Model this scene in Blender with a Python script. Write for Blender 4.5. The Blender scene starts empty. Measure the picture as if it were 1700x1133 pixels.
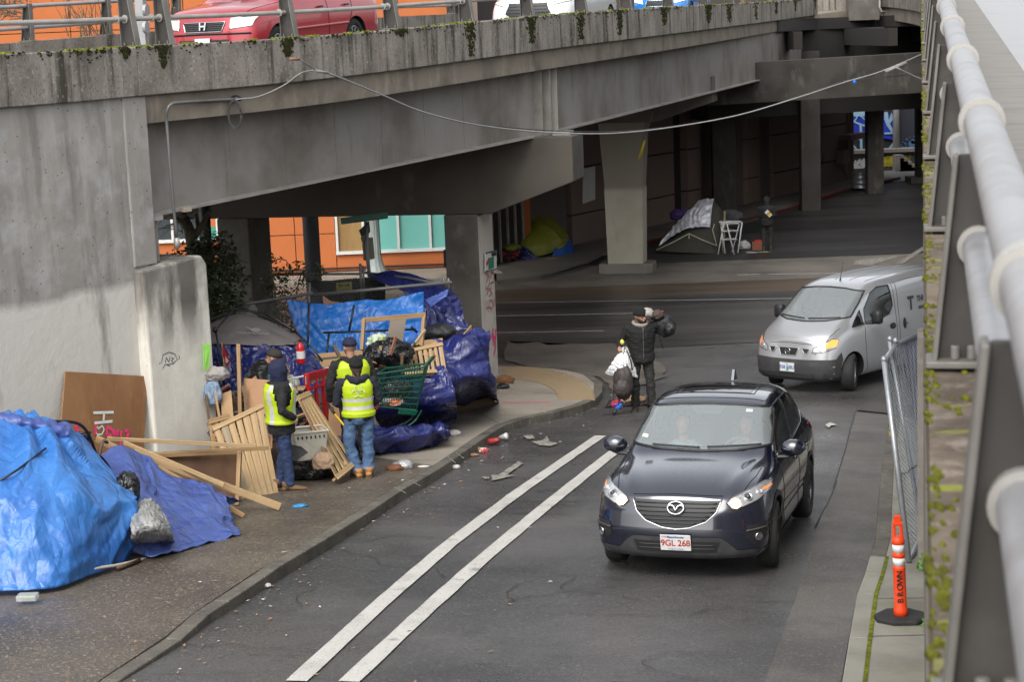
import bpy, bmesh, math, random
from mathutils import Vector, Matrix, noise, geometry
from mathutils.bvhtree import BVHTree
R_ = random.Random(7)
S = bpy.context.scene
COL = S.collection
PI = math.pi
# ------------------------------------------------------------ camera
W, H, FPX = 1700.0, 1133.0, 3000.0
_down = Vector((700, -17786, -3000)).normalized(); _up = -_down
_f = (Vector((0, 0, -1)) - _up * Vector((0, 0, -1)).dot(_up)).normalized()
_r = _f.cross(_up)
RW = Matrix((_r, _f, _up))                       # camera -> world
CAMP = Vector((0, 0, 6.8))
cd = bpy.data.cameras.new('camera'); cam = bpy.data.objects.new('camera', cd); COL.objects.link(cam)
cam.matrix_world = Matrix.Translation(CAMP) @ RW.to_4x4()
cd.sensor_width = 36; cd.lens = 36 * FPX / W; cd.clip_start = 0.05; cd.clip_end = 2000
cd.dof.use_dof = True; cd.dof.focus_distance = 23; cd.dof.aperture_fstop = 7.1
S.camera = cam
# ------------------------------------------------------------ sky, sun, exposure
wd = bpy.data.worlds.new('World'); S.world = wd; wd.use_nodes = True
nt = wd.node_tree; nt.nodes.clear()
sky = nt.nodes.new('ShaderNodeTexSky'); sky.sky_type = 'NISHITA'; sky.sun_disc = False
SUN_EL, SUN_ROT = math.radians(48), math.radians(200)
sky.sun_elevation = SUN_EL; sky.sun_rotation = SUN_ROT; sky.dust_density = 4; sky.air_density = 1.2
hs = nt.nodes.new('ShaderNodeHueSaturation'); hs.inputs['Saturation'].default_value = 0.22
bg = nt.nodes.new('ShaderNodeBackground'); bg.inputs[1].default_value = 0.15
wo = nt.nodes.new('ShaderNodeOutputWorld')
nt.links.new(sky.outputs[0], hs.inputs['Color']); nt.links.new(hs.outputs[0], bg.inputs[0]); nt.links.new(bg.outputs[0], wo.inputs[0])
sl = bpy.data.lights.new('sun', 'SUN'); sl.energy = 0.55; sl.angle = math.radians(40); sl.color = (1, .97, .93)
sun = bpy.data.objects.new('sun', sl); COL.objects.link(sun)
sun.rotation_euler = (PI/2 - SUN_EL, 0, PI - SUN_ROT)
S.view_settings.view_transform = 'Standard'; S.view_settings.look = 'None'
S.view_settings.exposure = 1.2; S.view_settings.gamma = 1
S.render.engine = 'CYCLES'; S.cycles.max_bounces = 6; S.cycles.transparent_max_bounces = 12

# ------------------------------------------------------------ where things stand
def ray(px, py): return RW @ Vector((px - W/2, -(py - H/2), -FPX))
def P(px, py, Y):                                # point on the sight line of a photo pixel, Y metres ahead
    d = ray(px, py); return CAMP + d * (Y / d.y)
def g(x, y):                                     # ground height: street climbs towards the viewer
    t = 34.5 - .225*x - .974*y; w = 3.
    return 0. if t <= -w else (.077*t if t >= w else .077*(t+w)**2/(4*w))
def G(px, py, h=0.):
    d = ray(px, py); lo, hi = 1., 400.
    for _ in range(50):
        m = (lo+hi)/2; p = CAMP + d*(m/d.y)
        if p.z > g(p.x, p.y)+h: lo = m
        else: hi = m
    return p
def lerp(a, b, t): return a + (b-a)*t
def interp(xs, ys, x):
    if x <= xs[0]: return ys[0] + (ys[1]-ys[0])*(x-xs[0])/(xs[1]-xs[0]) if len(xs) > 1 else ys[0]
    for i in range(len(xs)-1):
        if x <= xs[i+1]: return lerp(ys[i], ys[i+1], (x-xs[i])/(xs[i+1]-xs[i]))
    return ys[-1]
# ------------------------------------------------------------ materials
MATS = {}
def mat(name, col, layers=(), r=.7, metal=0, bump=(), coat=0, spec=.5, emit=None, trans=0, alpha=1, rl=(), sheen=0, ior=1.45, tcoord='Object', extra=None):
    """layers: (colour, scale, stretch, lo, hi, amount[, 'z', z0, z1]); bump: (scale, stretch, strength, dist); rl: roughness layers"""
    if name in MATS: return MATS[name]
    m = bpy.data.materials.new(name); m.use_nodes = True; MATS[name] = m
    n = m.node_tree.nodes; l = m.node_tree.links; b = n['Principled BSDF']
    tc = n.new('ShaderNodeTexCoord'); co = tc.outputs[tcoord]
    geo = n.new('ShaderNodeNewGeometry')
    K = .74 if not metal else 1
    def c4(c): return (c[0]*K, c[1]*K, c[2]*K, 1)
    def nz(scale, st, kind='noise', det=6):
        mp = n.new('ShaderNodeMapping'); mp.inputs['Scale'].default_value = [scale*s for s in st]
        l.new(co, mp.inputs[0])
        if kind == 'voro':
            t = n.new('ShaderNodeTexVoronoi'); t.inputs['Scale'].default_value = 1; l.new(mp.outputs[0], t.inputs['Vector']); return t.outputs['Distance']
        if kind == 'crease':
            w = n.new('ShaderNodeTexNoise'); w.inputs['Scale'].default_value = .6; w.inputs['Detail'].default_value = 2; l.new(mp.outputs[0], w.inputs['Vector'])
            a = n.new('ShaderNodeMixRGB'); a.blend_type = 'ADD'; a.inputs[0].default_value = 1.2; l.new(mp.outputs[0], a.inputs[1]); l.new(w.outputs['Color'], a.inputs[2])
            t = n.new('ShaderNodeTexVoronoi'); t.feature = 'DISTANCE_TO_EDGE'; t.inputs['Scale'].default_value = 1; l.new(a.outputs[0], t.inputs['Vector'])
            q = n.new('ShaderNodeMath'); q.operation = 'MINIMUM'; q.inputs[1].default_value = .35; l.new(t.outputs['Distance'], q.inputs[0]); return q.outputs[0]
        t = n.new('ShaderNodeTexNoise'); t.inputs['Scale'].default_value = 1; t.inputs['Detail'].default_value = det; t.inputs['Roughness'].default_value = .6
        l.new(mp.outputs[0], t.inputs['Vector']); return t.outputs['Fac']
    def rng(src, lo, hi, a=1.):
        q = n.new('ShaderNodeMapRange'); q.inputs[1].default_value = lo; q.inputs[2].default_value = hi; q.inputs[4].default_value = a; l.new(src, q.inputs[0]); return q.outputs[0]
    cur = None
    b.inputs['Base Color'].default_value = c4(col)
    for L in layers:
        c, sc, st, lo, hi, a = L[:6]
        f = rng(nz(sc, st, 'voro' if sc < 0 else 'noise') if sc >= 0 else nz(-sc, st, 'voro'), lo, hi, a)
        if len(L) > 6:                            # only between heights
            sp = n.new('ShaderNodeSeparateXYZ'); l.new(geo.outputs['Position'], sp.inputs[0])
            zz = sp.outputs[{'z': 2, 'x': 0, 'y': 1}[L[6]]]
            w = nz(1.3, (1, 1, 1)); ad = n.new('ShaderNodeMath'); ad.operation = 'MULTIPLY_ADD'; ad.inputs[1].default_value = L[9] if len(L) > 9 else .25; l.new(w, ad.inputs[0]); l.new(zz, ad.inputs[2])
            zf = rng(ad.outputs[0], L[7], L[8]); mu = n.new('ShaderNodeMath'); mu.operation = 'MULTIPLY'; l.new(f, mu.inputs[0]); l.new(zf, mu.inputs[1]); f = mu.outputs[0]
        mx = n.new('ShaderNodeMixRGB'); l.new(f, mx.inputs[0])
        if cur is None: mx.inputs[1].default_value = c4(col)
        else: l.new(cur, mx.inputs[1])
        mx.inputs[2].default_value = c4(c); cur = mx.outputs[0]
    if cur is not None: l.new(cur, b.inputs['Base Color'])
    b.inputs['Roughness'].default_value = r
    cr = None
    for (rv, sc, st, lo, hi, a) in rl:
        f = rng(nz(sc, st), lo, hi, a); mx = n.new('ShaderNodeMix'); l.new(f, mx.inputs[0])
        if cr is None: mx.inputs[2].default_value = r
        else: l.new(cr, mx.inputs[2])
        mx.inputs[3].default_value = rv; cr = mx.outputs[0]
    if cr is not None: l.new(cr, b.inputs['Roughness'])
    b.inputs['Metallic'].default_value = metal; b.inputs['Coat Weight'].default_value = coat; b.inputs['Coat Roughness'].default_value = .05
    b.inputs['Specular IOR Level'].default_value = spec; b.inputs['IOR'].default_value = ior
    b.inputs['Transmission Weight'].default_value = trans; b.inputs['Alpha'].default_value = alpha
    if emit: b.inputs['Emission Color'].default_value = c4(emit[0]) if False else (*emit[0], 1); b.inputs['Emission Strength'].default_value = emit[1]
    if sheen: b.inputs['Sheen Weight'].default_value = sheen
    last = None
    for bp in bump:
        sc, st, stren, dist = bp[:4]; kind = bp[4] if len(bp) > 4 else 'noise'
        bn = n.new('ShaderNodeBump'); bn.inputs['Strength'].default_value = stren; bn.inputs['Distance'].default_value = dist
        l.new(nz(sc, st, kind), bn.inputs['Height'])
        if last: l.new(last, bn.inputs['Normal'])
        last = bn.outputs[0]
    if last: l.new(last, b.inputs['Normal'])
    if extra: extra(m, n, l, b)
    return m
U = (1, 1, 1)
# ------------------------------------------------------------ objects
def tag(o, label=None, cat=None, group=None, kind=None):
    if label: o['label'] = label
    if cat: o['category'] = cat
    if group: o['group'] = group
    if kind: o['kind'] = kind
    return o
def frame(loc, rz=0.): return Matrix.Translation(Vector(loc)) @ Matrix.Rotation(rz, 4, 'Z')
ROOTM = {}
def empty(name, M, label=None, cat=None, group=None):
    if not isinstance(M, Matrix): M = Matrix.Translation(Vector(M))
    o = bpy.data.objects.new(name, None); COL.objects.link(o); o.matrix_world = M; o.matrix_basis = M; o.empty_display_size = .2
    ROOTM[o.name] = M.copy(); return tag(o, label, cat, group)
def wm(o): return ROOTM.get(o.name, Matrix.Identity(4)) if o else Matrix.Identity(4)
def link(o, parent, M):
    """M: wanted world matrix"""
    COL.objects.link(o); ROOTM[o.name] = M.copy()
    if parent: o.parent = parent; o.matrix_basis = wm(parent).inverted() @ M
    else: o.matrix_basis = M
    return o
class MB:
    def __init__(s): s.v = []; s.f = []; s.mi = []; s.m = 0
    def add(s, vs, fs):
        k = len(s.v); s.v += [Vector(v) for v in vs]; s.f += [tuple(i+k for i in f) for f in fs]; s.mi += [s.m]*len(fs); return s
    def box(s, c, d, M=None):
        x, y, z = [q/2 for q in d]; vs = [Vector((i*x, j*y, k*z)) for i in (-1, 1) for j in (-1, 1) for k in (-1, 1)]
        if M: vs = [M.to_3x3() @ v for v in vs]
        c = Vector(c); vs = [v+c for v in vs]
        return s.add(vs, [(0, 1, 3, 2), (4, 6, 7, 5), (0, 4, 5, 1), (2, 3, 7, 6), (0, 2, 6, 4), (1, 5, 7, 3)])
    def ring(s, rings, closed=True, cap=True):
        n = len(rings[0]); vs = [v for r in rings for v in r]; fs = []
        for i in range(len(rings)-1):
            for j in range(n if closed else n-1):
                a = i*n+j; b = i*n+(j+1) % n; fs.append((a, b, b+n, a+n))
        if cap and closed: fs.append(tuple(reversed(range(n)))); fs.append(tuple(range((len(rings)-1)*n, len(rings)*n)))
        return s.add(vs, fs)
    def tube(s, pts, r, n=8, cap=True):
        pts = [Vector(p) for p in pts]; rs = r if isinstance(r, (list, tuple)) else [r]*len(pts)
        rings = []; up = None
        for i, p in enumerate(pts):
            d = (pts[min(i+1, len(pts)-1)] - pts[max(i-1, 0)]).normalized()
            if up is None: up = Vector((0, 0, 1)) if abs(d.z) < .9 else Vector((1, 0, 0))
            a = d.cross(up).normalized(); up = a.cross(d).normalized()
            q = rs[i]; q = q if isinstance(q, tuple) else (q, q)
            rings.append([p + a*math.cos(t)*q[0] + up*math.sin(t)*q[1] for t in [2*PI*k/n for k in range(n)]])
        return s.ring(rings, True, cap)
    def lathe(s, c, prof, n=16, M=None):
        c = Vector(c); rings = []
        for r, z in prof:
            rg = [Vector((r*math.cos(2*PI*k/n), r*math.sin(2*PI*k/n), z)) for k in range(n)]
            if M: rg = [M.to_3x3() @ v for v in rg]
            rings.append([v+c for v in rg])
        return s.ring(rings)
    def prism(s, poly, off):
        poly = [Vector(p) for p in poly]; off = Vector(off); n = len(poly)
        s.add(poly + [p+off for p in poly], [tuple(range(n)), tuple(range(2*n-1, n-1, -1))] + [(j, i, i+n, j+n) for i, j in [(k, (k+1) % n) for k in range(n)]]); return s
    def quad(s, *p): return s.add(p, [tuple(range(len(p)))])
    def build(s, name, m, parent=None, smooth=False, bevel=0, M=None, label=None, cat=None, kind=None, group=None, mods=(), fixn=True, wn=False):
        """vertices are in world space; the object gets origin M (default: the parent's frame)"""
        me = bpy.data.meshes.new(name)
        if M is None:
            if parent: M = wm(parent)
            elif s.v:
                lo = [min(v[k] for v in s.v) for k in range(3)]; hi = [max(v[k] for v in s.v) for k in range(3)]
                M = Matrix.Translation(((lo[0]+hi[0])/2, (lo[1]+hi[1])/2, lo[2])) if kind != 'structure' else Matrix.Identity(4)
        Mi = M.inverted(); me.from_pydata([Mi @ v for v in s.v], [], s.f)
        ms = m if isinstance(m, (list, tuple)) else [m]
        for q in ms: me.materials.append(q)
        if any(s.mi):
            for p, i in zip(me.polygons, s.mi): p.material_index = i
        if fixn:
            bm = bmesh.new(); bm.from_mesh(me); bmesh.ops.recalc_face_normals(bm, faces=bm.faces); bm.to_mesh(me); bm.free()
        o = bpy.data.objects.new(name, me); link(o, parent, M)
        if bevel:
            b = o.modifiers.new('b', 'BEVEL'); b.width = bevel; b.segments = 2; b.limit_method = 'ANGLE'; b.angle_limit = .6
        if smooth:
            for p in me.polygons: p.use_smooth = True
        return tag(o, label, cat, group, kind)
def bake(o, mods):
    """apply modifiers given as (type, {props}) and keep the result as plain mesh"""
    for t, pr in mods:
        md = o.modifiers.new(t, t)
        for k, v in pr.items(): setattr(md, k, v)
    dg = bpy.context.evaluated_depsgraph_get(); dg.update()
    me = bpy.data.meshes.new_from_object(o.evaluated_get(dg)); old = o.data
    o.modifiers.clear(); o.data = me; me.name = old.name; bpy.data.meshes.remove(old) if old.users == 0 else None
    return o
def smooth(o, ang=None):
    for p in o.data.polygons: p.use_smooth = True
    if ang is not None:
        bm = bmesh.new(); bm.from_mesh(o.data)
        for e in bm.edges:
            if len(e.link_faces) == 2 and e.calc_face_angle(0) > ang: e.smooth = False
        bm.to_mesh(o.data); bm.free()
    return o
def copy_tree(o, parent=None, M=None):
    c = o.copy(); COL.objects.link(c)
    if parent: c.parent = parent
    if M is not None: c.matrix_basis = M
    ROOTM[c.name] = (wm(parent) @ c.matrix_basis) if parent else c.matrix_basis.copy()
    for ch in [x for x in o.children]: copy_tree(ch, c)
    return c
def catmull(ps, t):
    n = len(ps)-1; i = min(int(t), n-1); u = t-i
    p1, p2 = ps[i], ps[i+1]; p0 = ps[i-1] if i > 0 else p1*2-p2; p3 = ps[i+2] if i+2 <= n else p2*2-p1
    return .5*((2*p1) + (p2-p0)*u + (2*p0-5*p1+4*p2-p3)*u*u + (3*p1-p0-3*p2+p3)*u**3)
def curve(ps, n):
    ps = [Vector(p) for p in ps]; return [catmull(ps, (len(ps)-1)*k/n) for k in range(n+1)]
def fbm(p, o=4):
    return noise.fractal(p, .8, 2.1, o)
def text_mesh(name, txt, size, M, m, parent=None, depth=.002, align='CENTER', shear=0, bold=0, sx=1, **kw):
    cu = bpy.data.curves.new(name, 'FONT'); cu.body = txt; cu.size = size; cu.align_x = align; cu.align_y = 'CENTER'; cu.extrude = depth; cu.shear = shear; cu.offset = bold
    t = bpy.data.objects.new('tmp', cu); COL.objects.link(t)
    dg = bpy.context.evaluated_depsgraph_get(); dg.update()
    me = bpy.data.meshes.new_from_object(t.evaluated_get(dg)); bpy.data.objects.remove(t); bpy.data.curves.remove(cu)
    me.name = name
    if sx != 1: me.transform(Matrix.Diagonal((sx, 1, 1, 1)))
    me.materials.clear(); me.materials.append(m)
    o = bpy.data.objects.new(name, me); link(o, parent, M); return tag(o, **kw)
def basis(o, x, y):
    """frame with origin o, x and y axes (z = normal)"""
    x = Vector(x).normalized(); y = Vector(y); z = x.cross(y).normalized(); y = z.cross(x)
    M = Matrix((x, y, z)).transposed().to_4x4(); M.translation = Vector(o); return M
def stroke(mb, pts, w, M, h=.002):
    """painted stroke: flat ribbon of width w through 2-D points, in frame M"""
    pts = [Vector((p[0], p[1], 0)) for p in pts]
    L = []; 
    for i, p in enumerate(pts):
        d = (pts[min(i+1, len(pts)-1)]-pts[max(i-1, 0)]); d = d.normalized() if d.length > 1e-9 else Vector((1, 0, 0))
        q = Vector((-d.y, d.x, 0))*w/2; L.append((M @ (p+q+Vector((0, 0, h))), M @ (p-q+Vector((0, 0, h)))))
    for (a, b), (c, d) in zip(L, L[1:]): mb.quad(a, b, d, c)
def ground_poly(pts, h, name, m, kind='structure', thick=0, parent=None, step=.6, **kw):
    """sheet following the ground; pts are world xy; thick>0 gives it a skirt down"""
    bm = bmesh.new(); f = bm.faces.new([bm.verts.new((p[0], p[1], 0)) for p in pts])
    bmesh.ops.triangulate(bm, faces=[f])
    ss = [.225*p[0]+.974*p[1] for p in pts]; s0, s1 = min(ss), min(max(ss), 40)
    k = max(s0+step, 31.2); s1 = min(s1, 38)
    while k < s1:
        n = Vector((.225, .974, 0)); bmesh.ops.bisect_plane(bm, geom=bm.verts[:]+bm.edges[:]+bm.faces[:], plane_co=n*(k/(n.length_squared)), plane_no=n, dist=1e-5); k += step
    if thick:
        ret = bmesh.ops.extrude_face_region(bm, geom=bm.faces[:])
        top = set(v for v in ret['geom'] if isinstance(v, bmesh.types.BMVert))
        for v in bm.verts: v.co.z = g(v.co.x, v.co.y)+h - (0 if v in top else thick)
    else:
        for v in bm.verts: v.co.z = g(v.co.x, v.co.y)+h
    bmesh.ops.recalc_face_normals(bm, faces=bm.faces)
    if not thick:
        for f in bm.faces:
            if f.normal.z < 0: f.normal_flip()
    me = bpy.data.meshes.new(name); bm.to_mesh(me); bm.free(); me.materials.append(m)
    o = bpy.data.objects.new(name, me)
    if parent:
        M = wm(parent); me.transform(M.inverted()); link(o, parent, M)
    else: link(o, None, Matrix.Identity(4))
    return tag(o, kind=kind, **kw)
# ============================================================ materials of the place
CONC = mat('old_concrete', (.33, .305, .275), [((.17, .155, .14), 1.1, U, .42, .66, .8), ((.09, .08, .07), 3.5, (1, 1, .12), .55, .72, .75), ((.46, .44, .40), 5, U, .55, .75, .5), ((.07, .065, .06), 55, U, .66, .72, .5)], r=.92, bump=[(9, U, .25, .03), (70, U, .3, .006)], spec=.25)
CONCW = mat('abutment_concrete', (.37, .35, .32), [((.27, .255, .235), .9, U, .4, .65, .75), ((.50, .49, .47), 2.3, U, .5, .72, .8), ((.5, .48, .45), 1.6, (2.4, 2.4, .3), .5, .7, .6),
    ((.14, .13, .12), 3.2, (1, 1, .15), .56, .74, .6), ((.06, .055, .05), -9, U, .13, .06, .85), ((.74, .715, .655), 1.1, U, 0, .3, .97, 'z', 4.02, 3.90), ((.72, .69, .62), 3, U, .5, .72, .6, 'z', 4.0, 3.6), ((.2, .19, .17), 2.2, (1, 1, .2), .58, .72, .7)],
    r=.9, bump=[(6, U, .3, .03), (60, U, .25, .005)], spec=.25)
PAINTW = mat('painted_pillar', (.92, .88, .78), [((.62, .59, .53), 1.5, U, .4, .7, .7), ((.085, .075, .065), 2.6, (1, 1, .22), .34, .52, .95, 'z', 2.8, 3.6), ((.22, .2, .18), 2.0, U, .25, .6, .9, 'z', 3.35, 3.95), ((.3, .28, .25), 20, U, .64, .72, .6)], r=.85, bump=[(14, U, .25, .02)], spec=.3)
PARA = mat('parapet_concrete', (.30, .27, .235), [((.16, .14, .12), 1.6, U, .4, .66, .8), ((.42, .385, .34), 4, (1, 1, .1), .52, .7, .6), ((.05, .045, .035), 4.5, (1, 1, .1), .52, .66, .9), ((.52, .49, .44), 20, U, .57, .68, .5), ((.07, .06, .05), 26, U, .57, .66, .7)], r=.95, bump=[(12, U, .35, .02), (90, U, .35, .006)], spec=.2)
SLABC = mat('slab_edge_concrete', (.26, .225, .18), [((.13, .11, .09), 1.4, U, .45, .68, .8), ((.42, .37, .30), 3, (1, 1, .3), .55, .72, .6)], r=.9, bump=[(10, U, .2, .02)], spec=.25)
STEEL = mat('weathered_girder_paint', (.30, .28, .255), [((.165, .14, .115), .7, U, .42, .64, .85), ((.38, .365, .345), 1.2, (1, 1, .35), .52, .72, .5), ((.08, .07, .06), 2.5, (1, 1, .2), .62, .75, .5)], r=.55, bump=[(1.2, (1, 1, .3), .12, .05)], spec=.4)
STEELD = mat('girder_edge_paint', (.36, .34, .31), [((.2, .17, .14), 2, U, .45, .7, .7)], r=.55)
GALV = mat('weathered_rail_metal', (.36, .345, .32), [((.25, .23, .2), 4, U, .45, .7, .7), ((.45, .44, .42), 9, U, .55, .7, .5)], r=.5, metal=.35)
GALVL = mat('bright_rail_metal', (.30, .30, .305), [((.20, .19, .18), 5, U, .45, .7, .7), ((.22, .2, .17), 14, U, .62, .72, .6)], r=.5, metal=.3)
POSTM = mat('rail_post_metal', (.17, .16, .145), [((.09, .082, .07), 4, U, .4, .7, .7)], r=.55, metal=.3)
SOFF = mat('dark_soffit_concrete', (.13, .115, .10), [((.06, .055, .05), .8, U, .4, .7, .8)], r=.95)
COLC = mat('column_concrete', (.15, .138, .12), [((.085, .077, .066), 1.2, U, .42, .66, .8), ((.27, .255, .23), 3, U, .58, .75, .6), ((.5, .47, .4), 1, U, 0, .3, .0)], r=.9, bump=[(8, U, .2, .02)], spec=.25)
ASPH = mat('wet_asphalt', (.100, .096, .093), [((.046, .046, .047), .35, U, .42, .62, .8), ((.115, .108, .10), .8, (1, 1, 1), .56, .74, .5), ((.20, .185, .165), 30, U, .56, .66, .62), ((.022, .022, .022), 24, U, .58, .66, .6), ((.03, .03, .028), 2.2, (.5, 1.6, 1), .60, .70, .5)],
    r=.52, rl=[(.17, .45, U, .42, .62, .85), (.85, 34, U, .5, .7, .5)], bump=[(48, U, .5, .012), (3, U, .15, .03)], spec=.5)
ASPH2 = mat('patched_asphalt', (.13, .12, .108), [((.065, .063, .06), .7, U, .45, .65, .8), ((.26, .23, .19), 30, U, .55, .65, .6), ((.035, .035, .035), 40, U, .6, .7, .5)], r=.6, rl=[(.25, .8, U, .5, .68, .6)], bump=[(45, U, .6, .014), (2.5, U, .2, .04)])
CROSS = mat('cross_street_asphalt', (.085, .080, .076), [((.035, .034, .033), .5, (.15, 1.7, 1), .42, .60, .9), ((.14, .125, .11), .4, (.2, 1.5, 1), .54, .72, .7), ((.17, .155, .14), 16, U, .58, .68, .45)], r=.5, rl=[(.24, .4, (.3, 1, 1), .42, .62, .8)], bump=[(40, U, .35, .01)])
APRON = mat('concrete_apron', (.20, .178, .15), [((.10, .09, .078), .5, U, .42, .66, .8), ((.09, .085, .075), 1.6, (.3, 1, 1), .58, .74, .7), ((.32, .3, .26), 30, U, .58, .7, .4)], r=.55, rl=[(.3, .6, U, .45, .66, .7)], bump=[(30, U, .25, .01)])
WALKB = mat('brown_exposed_pavement', (.125, .105, .082), [((.065, .055, .045), .6, U, .42, .64, .85), ((.34, .26, .175), 28, U, .56, .65, .8), ((.48, .44, .38), 40, U, .63, .68, .8), ((.025, .024, .022), 30, U, .57, .65, .7), ((.20, .17, .14), 1.1, U, .56, .75, .5)],
    r=.55, rl=[(.28, .9, U, .45, .66, .7)], bump=[(55, U, .5, .01), (4, U, .15, .02)])
WALKC = mat('worn_concrete_walk', (.36, .315, .255), [((.22, .19, .155), .7, U, .42, .68, .8), ((.44, .40, .34), 2.5, U, .56, .75, .5), ((.15, .13, .11), 26, U, .57, .68, .5), ((.10, .088, .07), 1.7, U, .62, .72, .6)], r=.7, rl=[(.4, 1, U, .5, .7, .6)], bump=[(40, U, .25, .008)])
WALKM = mat('mossy_concrete_walk', (.30, .29, .245), [((.19, .175, .14), 1.1, U, .42, .66, .8), ((.17, .20, .06), 1.7, U, .56, .74, .55), ((.5, .49, .46), 45, U, .64, .7, .6), ((.12, .11, .09), 50, U, .6, .7, .5)], r=.75, bump=[(40, U, .35, .01)])
KERB = mat('kerb_concrete', (.145, .13, .105), [((.06, .055, .045), 1.7, U, .42, .66, .85), ((.32, .30, .26), 8, U, .56, .72, .5), ((.07, .08, .03), 2.4, U, .56, .72, .5), ((.04, .04, .035), 40, U, .6, .7, .6)], r=.7, bump=[(22, U, .5, .02)])
PAINTR = mat('worn_white_road_paint', (.60, .585, .54), [((.46, .44, .40), 2, U, .42, .7, .8), ((.10, .098, .095), 34, U, .58, .66, .7), ((.16, .155, .15), 3.2, U, .60, .70, .6)], r=.55, bump=[(45, U, .4, .01)])
PAINTO = mat('faded_road_paint', (.36, .34, .29), [((.1, .098, .09), 9, U, .5, .6, .8), ((.09, .088, .085), 35, U, .52, .62, .9)], r=.6)
PAINTT = mat('thin_lane_paint', (.45, .44, .42), [((.1, .098, .095), 8, U, .56, .66, .8)], r=.5)
MOSS = mat('green_moss', (.13, .15, .02), [((.30, .32, .03), 14, U, .45, .65, .8), ((.05, .05, .015), 6, U, .5, .7, .7)], r=1, bump=[(60, U, .8, .02)], spec=.1)
MOSSD = mat('dark_moss_streak', (.035, .038, .014), [((.08, .085, .02), 12, U, .5, .7, .7), ((.03, .025, .02), 20, U, .5, .65, .8)], r=1, bump=[(60, U, .8, .02)], spec=.1)
ORANGE = mat('orange_facade_paint', (.52, .15, .04), [((.44, .12, .035), .8, U, .45, .7, .7), ((.56, .19, .07), 25, U, .55, .7, .4)], r=.8, bump=[(60, U, .2, .01)])
BROWNW = mat('brown_wall_panel', (.20, .145, .12), [((.2, .14, .12), .5, U, .42, .68, .7), ((.12, .09, .08), 1.1, (1, 1, .15), .58, .74, .5)], r=.85, bump=[(20, U, .15, .02)])
DARKJ = mat('dark_joint', (.04, .03, .028), r=.9)
WHITEF = mat('white_window_frame', (.7, .7, .68), [((.5, .5, .46), 3, U, .5, .7, .5)], r=.5)
TEAL = mat('teal_window_film', (.17, .50, .43), [((.22, .56, .50), .4, (1, 1, .4), .4, .7, .7)], r=.25, spec=.6)
GLASSD = mat('dark_window_glass', (.03, .04, .045), r=.08, spec=.8)
BLACKP = mat('black_plastic', (.02, .02, .021), r=.5)
# ============================================================ ground
BIG = 700
def Gp(px, py, h=0.): p = G(px, py, h); return (p.x, p.y)
ground_poly([(-BIG, -60), (BIG, -60), (BIG, 1200), (-BIG, 1200)], -.012, 'ground', ASPH)
# cross street, gutter band and far apron
Xs = lambda y0, y1: [Gp(300, y0+16), Gp(1700, y0-12), Gp(1700, y1-12), Gp(300, y1+16)]
ground_poly([(-60, 35.2), (60, 42), (60, 47.5), (-60, 48.6)], .0, 'cross_street', CROSS)
ground_poly([(-60, 46.9), (60, 46.0), (60, 48.3), (-60, 49.2)], .004, 'gutter_band', mat('brown_gutter', (.13, .095, .065), [((.06, .048, .038), .6, (.2, 1, 1), .42, .62, .8), ((.19, .15, .11), 20, U, .56, .7, .5)], r=.45, bump=[(30, U, .3, .01)]))
ground_poly([(-60, 49.2), (60, 48.3), (60, 52.5), (6, 50.5), (-60, 54)], .002, 'far_apron', APRON)
ground_poly([(-1, 53.2), (6, 51.2), (45, 52.8), (60, 120), (-10, 120)], .0, 'far_street', mat('far_asphalt', (.042, .039, .037), [((.016, .0155, .015), .3, (.3, 1.6, 1), .42, .60, .9), ((.09, .082, .075), .35, (.4, 1.8, 1), .58, .72, .5)], r=.5))  # asphalt coloured extra dark here to deepen the shade under the viaduct
ground_poly([Gp(1380, 305), Gp(1580, 300), Gp(1600, 284), Gp(1380, 281)], .03, 'far_side_street', mat('pale_wet_asphalt', (.24, .235, .23), r=.45))
# worn bare-concrete patch at the mouth of the street
apron_px = [Gp(835, 600), Gp(905, 612), Gp(985, 622), Gp(1008, 640), Gp(1025, 650), Gp(1075, 640), Gp(1110, 618), Gp(1085, 585), Gp(1010, 572), Gp(920, 572), Gp(835, 570)]
# strip of paler patched asphalt on the right
ground_poly([Gp(1270, 1133), Gp(1396, 1133), Gp(1423, 986), Gp(1436, 953), Gp(1453, 895), Gp(1463, 780), Gp(1478, 690), Gp(1472, 650), Gp(1421, 684), Gp(1405, 740), Gp(1387, 800), Gp(1378, 830), Gp(1365, 850), Gp(1345, 930)], .004, 'gutter_patch', ASPH2, step=.5)
ground_poly([Gp(1200, 1200), Gp(1396, 1133), Gp(1270, 1133), Gp(1190, 1180)], .004, 'gutter_patch_near', ASPH2)
# left pavement: prism with its curb
kl = [(120, 1215), (198, 1131), (301, 1063), (348, 1020), (409, 980), (470, 938), (541, 896), (610, 853), (673, 811), (715, 788), (758, 760), (800, 730), (836, 707), (865, 697), (894, 690), (928, 683), (965, 673), (990, 662), (1000, 650), (1000, 636), (982, 622), (955, 615), (928, 611), (873, 608), (832, 606)]
kh = lambda i: [.0, .01, .04, .08, .10][i] if i < 5 else .125
KE = [Vector(Gp(x, y, kh(i))) for i, (x, y) in enumerate(kl)]
KE2 = []                                          # resample
for a, b in zip(KE, KE[1:]): KE2 += [a, (a+b)/2]
KE2.append(KE[-1])
inner = []
for i, p in enumerate(KE2):
    d = (KE2[min(i+1, len(KE2)-1)] - KE2[max(i-1, 0)]).normalized(); inner.append(p + Vector((-d.y, d.x))*.16)
split = 22                                        # brown exposed part / concrete part
SPX = [Vector(Gp(560, 745, .13)), ]
def khs(i): return kh(i//2) if i % 2 == 0 else (kh(i//2)+kh(i//2+1))/2
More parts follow.
